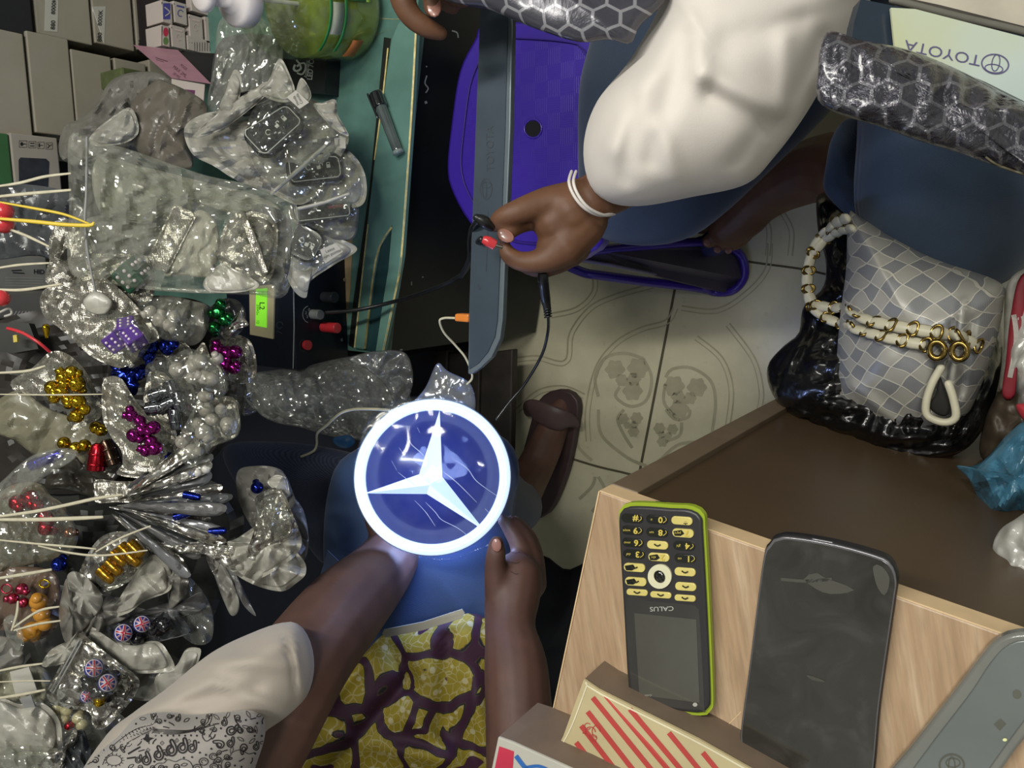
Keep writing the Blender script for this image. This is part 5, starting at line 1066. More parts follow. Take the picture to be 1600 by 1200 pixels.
sb2 = put('mailer_bag', pillow([(1290, 50), (1345, 62), (1420, 78), (1500, 110), (1600, 160), (1720, 200), (1720, 330), (1640, 290), (1560, 262), (1500, 240), (1440, 222), (1380, 200), (1285, 165), (1278, 110)], t=.52, h=.022, back=.6, cr=.004, cf=34, ridg=.003, seed=62, seg=110, rings=30, c=(1480, 165)), HXS)
tag(sb2, 'shiny crumpled hexagon-patterned mailer bag lying over the denim knee', 'mailer bag')
ink(sb2, [stroke([(1280, 166), (1340, 188), (1390, 205), (1440, 222)], 2.5), stroke([(1540, 245), (1560, 258), (1600, 272)], 3)], mat('torn_edge', 'b8ae8a', .5), .001)
tp_ = thing('boxed_sill_plate', 'pale boxed plate lettered in purple-grey beside the top right corner', 'sill plate', P(1480, 70, .9))
QT = .545
q4 = [T(1348, -5, QT), T(1400, 6, QT), T(1500, 30, QT), T(1700, 88, QT), T(1700, 230, QT), T(1600, 165, QT), T(1540, 135, QT), T(1460, 105, QT), T(1332, 72, QT), T(1338, 30, QT)]
put('box_tray', prism([p - CW * .003 for p in q4], CW * -.012), mat('dark_blue_tray', '222c38', .4), tp_, smooth=False)
def steelm():
    k = NB('pale_steel'); b = k.b; b.inputs['Metallic'].default_value = .25; b.inputs['Roughness'].default_value = .25
    n = k.noise(5, 3, .5); k.lk(k.ramp(n.outputs[0], [(.3, 'a9c0be'), (.55, 'c9d6cf'), (.75, 'ccd0a8')]), b.inputs['Base Color']); return k.m
o = put('plate_face', prism([T(1392, 12, QT - .003), T(1430, 14, QT - .003), T(1700, 84, QT - .003), T(1700, 222, QT - .003), T(1600, 158, QT - .003), T(1540, 128, QT - .003), T(1470, 100, QT - .003), T(1398, 72, QT - .003)], CW * -.002), steelm(), tp_, smooth=False)
PI = mat('purple_grey_ink', '5a5678', .4, var=0)
ink(o, [textp('TOYOTA', 1473, 82, 17, 168, 1.22)], PI, .0005)
ink(o, [stroke(arc(1555, 100, 21, 15, rot=-8), 2.2, True), stroke(arc(1553, 107, 14, 6.5, rot=-8), 1.6, True), stroke(arc(1556, 98, 6, 13, rot=-10), 1.6, True)], PI, .0005)
tag(put('beige_sheet', prism([T(1385, -40, .56), T(1395, -8, .56), T(1470, 8, .56), T(1700, 66, .56), T(1700, -60, .56)], CW * -.004), mat('beige_board', 'b5ad9e', .6), smooth=False), 'beige board edge at the very top right corner', 'board')
put('tray_rim', tube([W(1395, 0, .55, 6), W(1500, 27, .55, 6), W(1600, 50, .55, 6), W(1700, 78, .55, 6)], 8, n=20), mat('grey_rim', '66645c', .5), tp_)
# ================================================================== POUCHES, CAPS AND STRINGS ON THE LEFT
SIL = foil('silver_foil'); SILB = foil('silver_foil_plain', 'c6c4bf', .9, .24, False, 50); WPM = white_pouch(); GP = mat('grey_pouch', '6f6d67', .4, var=.2, vs=25, crum=26, coat=.3)
CF = film('pouch_window', 'f4f5f2', .02, .07, .30, 45, .5); CF2 = film('zip_bag_film', 'f0f1ec', .09, .09, .34, 34, .5)
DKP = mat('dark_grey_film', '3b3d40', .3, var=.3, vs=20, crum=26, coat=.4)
def shrink(out, k_, c=None, d=(0, 0)):
    c = c or (sum(p[0] for p in out) / len(out), sum(p[1] for p in out) / len(out))
    return [(c[0] + (x - c[0]) * k_ + d[0], c[1] + (y - c[1]) * k_ + d[1]) for x, y in out]
def pouch(label, out, t, m, h=.006, cr=.003, cf=38, ridg=.003, ruf=0, rk=7, seed=1, win=None, hole=None, zipl=None, group=None, cat='pouch', name='zip_pouch', sharp=False, seg=84, rings=22, c=None, folds=(), winh=.014, slope=(0, 0)):
    auto_ = 14; cr *= .45; ridg *= 1.0; h *= .8
    simple = not (win or hole or zipl)
    gp = pillow(out, t=t, h=h, back=.5, cr=cr, cf=cf, ridg=ridg, ruf=ruf, rk=rk, seed=seed, sharp=sharp, seg=seg, rings=rings, c=c, folds=folds, slope=slope, lip=.86 if m in (SIL, SILB, WPM) else 1.0)
    if simple: return tag(put(name, gp, m, smooth=bool(auto_) , auto=auto_), label, cat, group)
    cc = (sum(p[0] for p in out) / len(out), sum(p[1] for p in out) / len(out))
    th_ = thing(name, label, cat, T(cc[0], cc[1], t), group)
    bk_ = put('backing', gp, m, th_, auto=auto_)
    if hole: ink(bk_, [polyf(crs([(hole[0] + a, hole[1] + b) for a, b in ((-7, 8), (-7, 2), (-2, -3), (1, -9), (7, -9), (8, -3), (6, 4), (0, 9))], 20, True))], mat('hole_shadow', '25231f', .9, var=0), .0012)
    if win: put('window_film', pillow(win, t=t - h * .9 - .002, h=winh, back=.02, cr=.0025, cf=55, ridg=.0035, seed=seed + 3, seg=64, rings=18), CF, th_, auto=14)
    if zipl:
        (ax, ay), (bx_, by_) = zipl; q = G()
        for o_ in (0, 5):
            nx, ny = -(by_ - ay), bx_ - ax; l = math.hypot(nx, ny); nx, ny = nx / l * o_, ny / l * o_
            tube([W(ax + nx + (bx_ - ax) * u, ay + ny + (by_ - ay) * u, t - h * (.4 + .6 * math.sin(math.pi * u)) - .0035, 1.4) for u in (0, .25, .5, .75, 1)], 6, g=q)
        put('zip_seal', q, mat('zip_ridge', 'c9c8c0', .3, coat=.4), th_)
    return th_
CAPM = {}
def chrome(name, col, r=.14): return mat('chrome_' + name, col, r, metal=.95, var=.15, vs=150, coat=.15)
def cap_ball(px, py, t, r, m, label, group, seed=0, star=0, stem=True, name='valve_cap'):
    g = G(); rm = r * t / F; M_ = FR(px, py, t, R_.uniform(0, 360), R_.uniform(-50, 50), R_.uniform(-50, 50))
    b_ = ball((0, 0, 0), rm, 16)
    for v in b_.v:
        if star:
            a = math.atan2(v.y, v.x); k_ = 1 + .38 * math.cos(star * a); v.x *= k_; v.y *= k_; v.z *= .7
        else:
            n1 = v.normalized()
            for e in ((.38, .55), (-.38, .55)):      # hollows like eye sockets
                d_ = math.hypot(n1.x - e[0], n1.y * 1.0 - .15); 
                if n1.z > 0 and d_ < .28: v *= (1 - .2 * (1 - d_ / .28))
    g.join(b_)
    if stem: tube([(0, -rm * .5, 0, rm * .62), (0, -rm * 1.35, 0, rm * .55)], 12, g=g, caps='flat', n=3)
    g.xf(M_); return tag(put(name, g, m), label, 'valve cap', group)
def cap_cyl(px, py, t, ang, L, r, m, label, group, ty=0, ringm=None):
    s_ = t / F; M_ = FR(px, py, t, ang, 0, ty)
    g = G(); tube([(-L * s_ / 2, 0, 0, r * s_), (-L * s_ * .1, 0, 0, r * s_ * 1.02), (L * s_ * .3, 0, 0, r * s_ * .92), (L * s_ / 2, 0, 0, r * s_ * .8)], 16, g=g, caps='flat')
    for k_ in (-.3, .1): tube([(L * s_ * k_, 0, 0, r * s_ * 1.08), (L * s_ * (k_ + .08), 0, 0, r * s_ * 1.08)], 16, g=g, n=2, caps='flat')
    a = [(L * s_ / 2, r * s_ * .5 * math.cos(u), r * s_ * .5 * math.sin(u), r * s_ * .16) for u in [i * math.pi / 6 for i in range(13)]]
    tube(a, 6, g=g, n=26)
    return tag(put('valve_cap', g.xf(M_), m), label, 'valve cap', group)
GOLDC = chrome('gold', 'b5931a', .12); MAG = chrome('magenta', '7c1866', .12); BLUC = chrome('blue', '14247e', .14); DKC = chrome('dark', '6a6c70', .10); GRNC = chrome('green', '1d6a35', .2); REDC = chrome('red', 'a81c28', .2); BRAS = chrome('brass', '9c7422', .22)
WCAP = mat('white_resin', '9d9790', .35, var=.08, coat=.4); ORC = mat('orange_resin', 'b07a28', .35, var=.15, coat=.4); CRC = mat('cream_resin', 'b9b08a', .3, coat=.5)

TK[0] = 1.32
# --- grey and clear bags behind the key fobs
pouch('matt grey-white plastic bag heap leaning on the cartons', [(98, 250), (98, 200), (125, 185), (150, 160), (175, 125), (215, 112), (260, 118), (310, 150), (325, 175), (300, 215), (305, 250), (235, 245), (170, 260)], .93, GP, h=.03, cr=.008, cf=16, ridg=.006, seed=71, cat='plastic bag', name='plastic_bag', folds=[(115, 195, 200, 215, 8, .01), (210, 130, 200, 170, 5, -.01)])
tag(put('green_tin', carton(190, 268, 112, 140, XB + .08, mat('green_film', '3f4a2a')), mat('olive_card', '4c5534', .4, var=.3, vs=40), smooth=False, bevel=.004), 'olive green box seen through the grey bag', 'box')
pouch('smooth brown-grey plastic bag below the pink box', [(205, 165), (240, 128), (262, 128), (320, 160), (318, 200), (292, 212), (300, 262), (240, 255), (212, 230)], .885, mat('brownish_film', '625c53', .4, var=.06, coat=.2), h=.018, cr=.004, cf=12, ridg=.004, seed=72, cat='plastic bag', name='plastic_bag')
pouch('small white and silver sachet among the grey bags', [(140, 215), (165, 190), (200, 168), (214, 185), (215, 210), (190, 225), (150, 228)], .87, WPM, h=.01, seed=73, cr=.005, ridg=.003)
pouch('tall clear plastic sleeve hanging behind the soap bottle', [(345, 30), (395, 20), (440, 70), (435, 130), (430, 190), (360, 200), (325, 170), (335, 100)], .90, CF2, h=.006, seed=74, cat='plastic bag', name='clear_sleeve')
pouch('dark interior film behind the key pouches', [(350, 60), (430, 60), (440, 130), (400, 165), (340, 165), (330, 120)], .94, DKP, h=.006, seed=75, cat='plastic bag', name='plastic_bag')

# --- key fob pouches
FOBM = mat('fob_black', '14161a', .25, var=.1, coat=.6); FOBW = mat('fob_white_line', 'c2c2bb', .4, var=0); FOBD = mat('fob_panel', '1c1d20', .5, var=.05)
def fob(label, cx, cy, t, ang, w_, h_, tx=0, ty=0, icons=True, line=FOBW, group='key fob covers', stripe=False):
    s_ = t * TK[0] / F; W_, H_ = w_ * s_, h_ * s_; M_ = FR(cx, cy, t, ang, tx, ty)
    th_ = thing('key_fob_cover', label, 'key fob', T(cx, cy, t), group)
    put('fob_body', lslab(rrect(W_ * 1.15, H_ * 1.35, H_ * .45), -.012, 0).xf(M_), FOBM, th_, bevel=.003, bseg=3, auto=60)
    def tap(u, v): return (u, v * (1 - .16 * u / (W_ / 2)))
    rr = [tap(*p) for p in rrect(W_, H_, H_ * .2)]
    g = G(); tube([(x, y, .0006, .0008) for x, y in rr + rr[:1]], 6, g=g, n=90); put('outline', g.xf(M_), line, th_)
    pn_ = put('button_panel', lslab([(x * .97, y * .95) for x, y in rr], 0, .0004).xf(M_), FOBD, th_, smooth=False)
    a = math.radians(ang); ux, uy = math.cos(a), -math.sin(a); vx, vy = -math.sin(a), -math.cos(a)
    if stripe: ink(pn_, [polyf([(cx + 4, cy - 10), (cx + 24, cy - 14), (cx + 30, cy - 9), (cx + 6, cy - 6)])], mat('stripe_blue', '3f5f8f', .4), .0005); ink(pn_, [polyf([(cx + 6, cy - 6), (cx + 30, cy - 9), (cx + 34, cy - 5), (cx + 8, cy - 2)])], mat('stripe_red2', '8f2f3a', .4), .0005)
    elif icons:
        sh = []
        def loc(x, y): return (cx + ux * x + vx * y, cy + uy * x + vy * y)
        sh.append(polyf([loc(w_ * .28 + a_, b_) for a_, b_ in ((-3, -3), (3, -3), (3, 2.5), (-3, 2.5))])); sh.append(stroke([loc(w_ * .28 + a_, b_) for a_, b_ in ((-2, 2), (-2, 5), (2, 5), (2, 2))], 1))
        sh.append(polyf([loc(w_ * .08 + a_, b_) for a_, b_ in ((-3, -3), (3, -3), (3, 2.5), (-3, 2.5))])); sh.append(stroke([loc(w_ * .08 + a_, b_) for a_, b_ in ((2, 2), (2, 5), (6, 5), (6, 2))], 1))
        c_ = loc(-w_ * .13, 2); sh.append(stroke(arc(c_[0], c_[1], 4, 4, 40, 320, 10), 1.3)); c_ = loc(-w_ * .06, -6); sh.append(stroke([c_, loc(-w_ * .06 + 4, -6)], 2)); c_ = loc(0, -10); sh.append(stroke([c_, loc(4, -11)], 2.4))
        ink(pn_, sh, FOBW, .0006)
    return th_
def lab(label, pts, t, txt, ang, group=None, hp=6):
    o_ = put('paper_tag', prism([T(x, y, t) for x, y in pts], CW * -.0006), mat('tag_paper', 'a5a299', .5, var=.03), smooth=False)
    tag(o_, label, 'tag'); cx = sum(p[0] for p in pts) / 4; cy = sum(p[1] for p in pts) / 4; a = math.radians(ang)
    ink(o_, [textp(s, cx + math.sin(a) * hp * 1.35 * i, cy + math.cos(a) * hp * 1.35 * i, hp, ang, .9, .01) for i, s in zip((-.5, .5), txt)], INK, .0003); return o_
# crumpled white paddings
for i, (lb, o_) in enumerate([
    ('pointed white plastic corner sticking up left of the key fobs', [(370, 165), (352, 190), (330, 200), (345, 160), (365, 110), (378, 125)]),
    ('long white plastic fold crossing above the key fob', [(300, 215), (350, 170), (410, 130), (420, 132), (415, 150), (350, 200)]),
    ('pointed white plastic corner beside the black light box', [(405, 145), (420, 125), (436, 92), (450, 110), (462, 150), (440, 160)]),
    ('small white plastic peak above the handwritten tag', [(462, 150), (470, 122), (482, 135), (486, 152), (475, 162)]),
    ('white plastic corner right of the upper key fob', [(490, 165), (505, 160), (524, 156), (528, 180), (545, 212), (520, 200)])]):
    pouch(lb, o_, .80 - .004 * i, WPM, h=.006, cr=.004, ridg=.004, seed=80 + i, cat='plastic corner', name='plastic_corner')
pouch('large crumpled white pouch under the upper key fob', [(288, 200), (318, 178), (360, 172), (420, 160), (470, 150), (520, 175), (545, 215), (530, 250), (515, 285), (470, 320), (420, 300), (370, 282), (335, 260), (300, 240)], .83, WPM, h=.022, cr=.007, cf=22, ridg=.006, seed=85, folds=[(300, 200, 350, 250, 6, .01), (340, 180, 420, 290, 5, -.008)])
fob('black key fob with white outline and three button icons, topmost of the pile', 428, 201, .792, 43, 80, 46, -8, 10)
fob('black key fob half hidden behind the handwritten tag', 405, 150, .812, 18, 70, 30, -20, 0, icons=False)
pouch('clear crinkled film over the topmost key fob', [(385, 215), (400, 165), (450, 140), (490, 160), (530, 205), (520, 240), (480, 270), (440, 290), (405, 270)], .785, CF, h=.012, cr=.005, cf=45, ridg=.005, seed=86, name='film_pouch')
lab('handwritten white tag above the topmost key fob', [(448, 152), (462, 141), (483, 160), (468, 170)], .772, ('Honda', 'Corolla'), 118, hp=4.5)
pouch('dark pouch with a pale seam below the topmost key fob', [(440, 290), (480, 260), (520, 225), (555, 245), (572, 280), (566, 320), (520, 325), (470, 322)], .84, WPM, h=.012, cr=.006, ridg=.005, seed=87)
fob('black key fob with lock icons, second from the top of the pile', 492, 262, .818, 8, 76, 38, -5, 15)
pouch('clear crinkled film over the second key fob', [(450, 300), (470, 250), (515, 232), (555, 250), (568, 285), (560, 318), (510, 325), (470, 322)], .808, CF, h=.01, cr=.005, cf=45, ridg=.005, seed=88, name='film_pouch')
put_ = lab('blank rounded paper tag right of the topmost key fob', [(522, 216), (540, 214), (540, 232), (524, 231)], .80, ('Sport', ''), 85, hp=4)
tag(put('pale_seam', tube([W(425, 302, .80, 3), W(470, 262, .795, 4), W(515, 222, .79, 3)], 6), WPM), 'straight pale pouch seam under the second key fob', 'seam strip')
tag(put('pale_seam', tube([W(466, 326, .80, 3), W(500, 318, .80, 3.4), W(545, 303, .80, 3)], 6), WPM), 'pale pouch seam above the striped key fob', 'seam strip')
pouch('pouch around the striped key fob at the counter edge', [(455, 320), (520, 308), (556, 315), (560, 345), (548, 375), (500, 368), (460, 350)], .86, GP, h=.012, cr=.005, ridg=.004, seed=89)
fob('black key fob with small blue and red stripes', 505, 328, .838, 6, 80, 26, 0, 10, stripe=True)
pouch('clear film over the striped key fob', [(460, 330), (520, 312), (556, 320), (556, 345), (545, 370), (500, 360), (462, 350)], .83, CF, h=.008, cr=.005, cf=45, ridg=.005, seed=90, name='film_pouch')
pouch('clear pouch with white corner holding the lowest key fob', [(450, 365), (500, 358), (530, 372), (558, 390), (520, 415), (485, 440), (478, 465), (460, 455), (445, 420)], .86, WPM, h=.008, cr=.004, ridg=.003, seed=91)
fob('black key fob with two icons, lowest of the pile', 476, 380, .842, -28, 46, 40, 0, 0, icons=True, line=mat('grey_line', '7d7c76', .4))
pouch('clear film over the lowest key fob', [(452, 370), (490, 360), (520, 378), (520, 405), (480, 425), (455, 410)], .832, CF, h=.008, cr=.004, cf=45, ridg=.004, seed=92, name='film_pouch')
lab('white tag handwritten Lexus on the lowest pouch', [(500, 390), (524, 380), (536, 393), (508, 412)], .825, ('Lexus', 'Gum pointer'), 24, hp=5)

TK[0] = 1.0
# --- big clear zip bag
zb = thing('clear_zip_bag', 'large clear zip-top bag of foil sachets with pale zip line', 'plastic bag', T(280, 340, .74))
zo = [(109, 213), (150, 220), (210, 236), (270, 257), (330, 276), (400, 290), (455, 312), (470, 345), (460, 390), (455, 440), (445, 462), (425, 466), (380, 458), (300, 458), (225, 452), (150, 440), (108, 420), (108, 320)]
put('bag_front', pillow(zo, t=.735, h=.030, back=.1, cr=.006, cf=26, ridg=.007, seed=95, seg=130, rings=44, c=(290, 345)), CF2, zb, auto=14)
put('zip_line', tube([W(136, 215, .723, 2.0), W(135, 300, .712, 2.0), W(133, 345, .71, 2.0), W(138, 400, .715, 2.0), W(152, 470, .72, 1.6)], 8), mat('zip_ridge'), zb)
put('bottom_fold', tube([W(230, 450, .73, 3.5), W(320, 455, .725, 4), W(420, 458, .73, 3)], 8), CF2, zb)
for lb, o_, t_, m, kw in [
    ('pale woven-edged sachet lying inside the clear zip bag', [(232, 400), (272, 318), (308, 335), (262, 425), (240, 420)], .716, SIL, dict(h=.004, cr=.0015, ridg=.001, sharp=True)),
    ('translucent frosted sachet behind the woven-edged one', [(255, 425), (290, 350), (312, 328), (338, 348), (342, 385), (330, 430), (290, 430)], .724, mat('frosted_film', '9a988c', .35, var=.12, vs=30, crum=30, coat=.3), dict(h=.008, cr=.003, ridg=.003)),
    ('folded silver sachet with a dark middle in the clear bag', [(336, 395), (360, 340), (390, 330), (430, 345), (432, 400), (418, 440), (380, 428), (345, 412)], .722, SIL, dict(h=.012, cr=.005, ridg=.004)),
    ('light triangular sachet at the bottom of the clear bag', [(318, 440), (345, 412), (365, 420), (405, 444), (380, 456), (330, 456)], .714, WPM, dict(h=.004, cr=.003, ridg=.002)),
    ('grey film bundle in the upper half of the clear bag', [(150, 250), (230, 262), (320, 285), (400, 305), (440, 330), (400, 345), (330, 325), (250, 350), (160, 335)], .765, mat('pale_grey_film', '84837a', .4, var=.18, vs=18, crum=24, coat=.3), dict(h=.016, cr=.006, ridg=.005, cf=22)),
    ('grey film bundle in the lower left of the clear bag', [(140, 340), (240, 345), (260, 390), (220, 430), (150, 425), (125, 390)], .77, mat('mid_grey_film', '6a6963', .4, var=.15, vs=18, crum=24, coat=.3), dict(h=.012, cr=.005, ridg=.004)),
    ('dark film pocket at the right end of the clear bag', [(395, 325), (430, 325), (455, 350), (450, 430), (425, 445), (410, 400)], .745, DKP, dict(h=.012, cr=.005, ridg=.004))]:
    pouch(lb, o_, t_, m, seed=sum(map(ord, lb)) % 97, name='foil_sachet', cat='sachet', **kw)
tag(put('zip_strip', tube([W(376, 333, .708, 6), W(395, 375, .706, 7), W(414, 425, .708, 6)], 8, flat=.3, up=CW), SIL), 'textured strip across the silver sachet in the clear bag', 'strip')
tag(put('metal_clip', tube([W(420, 330, .712, 3), W(430, 345, .712, 4)], 8), CHR), 'small chrome clip in the clear bag', 'clip')

# --- dice pouches
DP = mat('purple_die', '4b2c7c', .25, var=.1, coat=.6); DG = mat('green_die', '1f4a35', .3, var=.1, coat=.6); PIP = mat('white_pip', 'cfc4cc', .4, var=0)
def die(label, cx, cy, t, s, ang, tx, ty, m, group=None):
    h_ = s * t / F / 2; M_ = FR(cx, cy, t, ang, tx, ty); th_ = thing('dice_cap', label, 'valve cap', T(cx, cy, t), group)
    put('die', box((-h_, -h_, -h_), (h_, h_, h_)).xf(M_), m, th_, smooth=False, bevel=h_ * .22, bseg=3)
    q = .45 * h_; k_ = 1.0 * h_
    def pp(ax, pts):
        for a_, b_ in pts:
            c_ = {'z': (a_, b_, k_), 'x': (k_, a_, b_), 'y': (a_, k_, b_), 'x-': (-k_, a_, b_), 'y-': (a_, -k_, b_)}[ax]
            g = ball((0, 0, 0), h_ * .16, 10); put('pip', g.xf(M_ @ Matrix.Translation(Vector(c_))), PIP, th_)
    six = [(a_, b_) for a_ in (-q, q) for b_ in (-q * 1.1, 0, q * 1.1)]
    pp('z', six); pp('x', six); pp('y', [(-q, -q), (0, 0), (q, q), (-q, q), (q, -q)]); pp('y-', six[:4]); pp('x-', six); return th_
pouch('white-rimmed foil pouch with keyhole behind the clear bag', [(76, 395), (80, 365), (95, 345), (115, 345), (140, 370), (150, 400), (120, 420), (85, 420)], .76, SIL, h=.004, seed=100, hole=(101, 398))
pouch('silver pouch with scalloped head under the clear bag edge', [(73, 420), (82, 405), (110, 398), (160, 396), (225, 398), (240, 420), (235, 470), (180, 480), (120, 470), (75, 445)], .755, SIL, h=.006, seed=101, cr=.002)
die('dark green dice valve cap behind clear film', 208, 428, .742, 40, 42, 20, -25, DG)
pouch('large silver foil pouch holding the purple dice', [(62, 470), (70, 452), (90, 444), (108, 448), (125, 432), (155, 430), (185, 450), (215, 480), (248, 522), (240, 535), (222, 540), (212, 562), (190, 575), (165, 568), (140, 555), (118, 535), (92, 512), (70, 496)], .735, SIL, h=.008, cr=.003, ridg=.003, seed=102, hole=(96, 453), win=[(150, 520), (175, 495), (205, 488), (235, 520), (232, 545), (200, 572), (170, 562)], seg=100, rings=26, winh=.026, slope=(.0000, 0))
die('purple dice valve cap with white pips, left one', 183, 531, .712, 29, 38, 25, -20, DP, 'purple dice caps'); die('purple dice valve cap with white pips, right one', 208, 529, .710, 29, 48, -15, 25, DP, 'purple dice caps'); die('purple dice valve cap tilted above the other two', 200, 512, .716, 26, 20, -35, 10, DP, 'purple dice caps')
tag(put('hand_lens_film', pillow([(130, 470), (150, 455), (175, 470), (165, 490), (140, 488)], t=.72, h=.004, cr=.001, seed=4), WPM), 'pale label patch on the dice pouch', 'patch')
# --- yellow caps
pouch('grey translucent bag behind the yellow caps at the left edge', [(-20, 640), (30, 610), (80, 640), (165, 670), (180, 690), (150, 725), (100, 722), (60, 715), (25, 690), (-20, 670)], .80, mat('grey_veil', '6f6c5a', .4, var=.1, crum=22, coat=.3), h=.012, cr=.005, seed=103, name='plastic_bag', cat='plastic bag')
for x, y in ((100, 692), (118, 700), (132, 696), (150, 668), (158, 672)): cap_ball(x, y, .775, 10, GOLDC, 'yellow chrome cap in the grey bag under the gold-cap pouch', 'yellow caps in the grey bag', stem=False)
pouch('silver pouch with arched head and clear front full of gold caps', [(22, 610), (18, 595), (50, 575), (75, 552), (95, 549), (118, 562), (140, 590), (155, 625), (158, 650), (140, 662), (112, 672), (105, 640), (70, 620), (40, 618)], .76, SIL, h=.005, seed=104, hole=(50, 580), win=[(68, 600), (80, 575), (110, 565), (135, 595), (152, 640), (130, 662), (112, 668), (105, 645), (72, 630)], winh=.022)
for x, y, r in ((112, 582, 11), (100, 590, 12), (120, 600, 13), (82, 606, 12), (97, 612, 12), (85, 622, 9), (108, 625, 11), (122, 628, 12), (132, 640, 9), (120, 650, 11), (100, 600, 10)): cap_ball(x, y, .735, r, GOLDC, 'shiny gold cap in the silver pouch with the arched head', 'gold caps in the arched pouch')
# --- magenta
pouch('silver pouch with clear front holding the magenta caps, centre left', [(160, 600), (172, 588), (190, 592), (205, 615), (222, 638), (250, 655), (274, 672), (274, 690), (262, 705), (255, 735), (228, 737), (195, 732), (190, 705), (172, 680), (160, 650)], .74, SIL, h=.006, seed=105, win=[(175, 610), (190, 615), (220, 640), (255, 660), (262, 685), (252, 715), (225, 725), (200, 700), (180, 660)], winh=.02, seg=90)
for x, y, r in ((206, 650, 10), (218, 658, 10), (210, 680, 12), (222, 672, 10), (240, 668, 11), (236, 690, 10), (242, 700, 12), (228, 704, 10), (203, 640, 7)): cap_ball(x, y, .715, r, MAG, 'shiny magenta cap in the clear-front pouch, centre left', 'magenta caps in the centre pouch')
# --- blue stars and caps
pouch('clear pouch of blue caps right of the dice pouch', [(210, 545), (235, 530), (275, 528), (300, 548), (292, 562), (268, 568), (250, 558), (215, 562)], .765, SIL, h=.005, seed=106)
for x, y, r in ((222, 548, 12), (232, 555, 11), (238, 540, 11), (258, 540, 11), (270, 538, 10), (262, 546, 10)): cap_ball(x, y, .745, r, BLUC, 'glossy blue cap in the small pouch right of the purple dice', 'blue caps right of the dice')
for x, y, r in ((195, 585, 17), (218, 582, 15), (205, 600, 15), (185, 578, 12)): cap_ball(x, y, .75, r, BLUC, 'blue star-shaped cap below the purple dice', 'blue star caps', star=5, stem=False)
# --- dark chrome
pouch('silver-rimmed pouch with dark chrome cylinders', [(228, 600), (235, 580), (255, 582), (268, 592), (290, 592), (303, 608), (302, 640), (298, 665), (295, 682), (280, 670), (250, 655), (226, 635)], .748, SIL, h=.005, seed=107)
for x, y, a in ((250, 615, 20), (245, 637, 10), (270, 610, -70), (280, 628, -80), (275, 655, -85), (262, 632, 30)): cap_cyl(x, y, .722, a, 30, 11, DKC, 'mirror-bright dark chrome cap in the silver-rimmed pouch', 'dark chrome caps')
# --- white skull caps
WL = 'off-white moulded cap in the white-cap pouches beside the power unit'
pouch('foil pouch of off-white caps above the chrome ones', [(262, 565), (300, 552), (318, 535), (330, 560), (345, 575), (354, 610), (330, 612), (300, 600), (270, 590)], .765, SIL, h=.006, seed=108)
pouch('foil pouch of off-white caps, lowest right of the cluster', [(300, 620), (340, 622), (372, 628), (374, 665), (360, 685), (330, 700), (322, 725), (295, 730), (278, 705), (290, 660)], .765, SIL, h=.008, seed=109, cr=.005)
for x, y, r in ((277, 578, 13), (302, 572, 13), (312, 565, 12), (320, 590, 12), (330, 592, 11), (300, 590, 10), (322, 640, 12), (330, 655, 10), (355, 662, 11), (318, 675, 13), (308, 662, 10), (300, 705, 12), (285, 690, 11), (250, 500, 12), (265, 508, 11), (236, 488, 11), (272, 495, 10), (340, 560, 9), (345, 640, 9), (318, 620, 10)): cap_ball(x, y, .735, r, WCAP, WL, 'off-white skull caps')
pouch('grey-white film around the off-white caps under the clear bag', [(212, 470), (260, 462), (300, 470), (325, 480), (322, 520), (300, 540), (260, 530), (225, 525)], .77, GP, h=.008, seed=110, cr=.005, ridg=.004)
for lb, o_, sd_ in (('clear crinkled film between the chrome and white caps', [(228, 572), (262, 560), (300, 545), (345, 570), (356, 610), (330, 640), (370, 640), (372, 680), (330, 700), (300, 730), (270, 700), (300, 660), (240, 620)], 111), ('clear crinkled film over the off-white caps under the clear bag', [(215, 475), (260, 465), (300, 480), (300, 525), (250, 528)], 112)): pouch(lb, o_, .722, CF, h=.01, cr=.005, cf=45, ridg=.005, seed=sd_, name='film_pouch')
# --- green and magenta right
pouch('pouch with green caps beside the green display', [(322, 490), (345, 468), (372, 470), (385, 495), (375, 520), (345, 530), (325, 515)], .79, DKP, h=.006, seed=113)
for x, y, r in ((342, 488, 12), (352, 500, 11), (335, 512, 10), (345, 475, 9)): cap_ball(x, y, .765, r, GRNC, 'dark green chrome cap left of the green display', 'green caps')
pouch('silver pouch of magenta caps left of the power unit', [(328, 530), (350, 520), (385, 528), (398, 550), (400, 585), (380, 600), (350, 590), (332, 565)], .80, SIL, h=.006, seed=114)
for x, y, r in ((340, 547, 12), (355, 552, 12), (368, 550, 11), (352, 570, 11), (366, 575, 10)): cap_ball(x, y, .77, r, MAG, 'dark magenta cap in the pouch left of the power unit', 'magenta caps by the power unit')
pouch('silver sachet end sticking out toward the green display', [(345, 520), (365, 498), (378, 480), (382, 496), (388, 508), (370, 515), (355, 530)], .775, SILB, h=.003, seed=115, cr=.003)
pouch('crinkled film with grey caps under the magenta caps', [(352, 590), (380, 580), (398, 600), (392, 635), (405, 640), (380, 650), (360, 630)], .79, CF, h=.008, seed=116, cr=.005, ridg=.005, name='film_pouch')
pouch('ragged foil pouch right of the off-white caps', [(340, 625), (365, 622), (374, 650), (370, 680), (352, 686), (342, 670)], .75, SIL, h=.005, seed=117, cr=.004)
pouch('foil pouch below the magenta caps with a blue cap beside it', [(190, 728), (225, 700), (262, 706), (278, 720), (272, 745), (230, 748), (185, 742)], .765, SIL, h=.006, seed=118, cr=.003, ridg=.002)
cap_ball(264, 715, .745, 9, BLUC, 'single blue cap at the corner of the foil pouch', None)
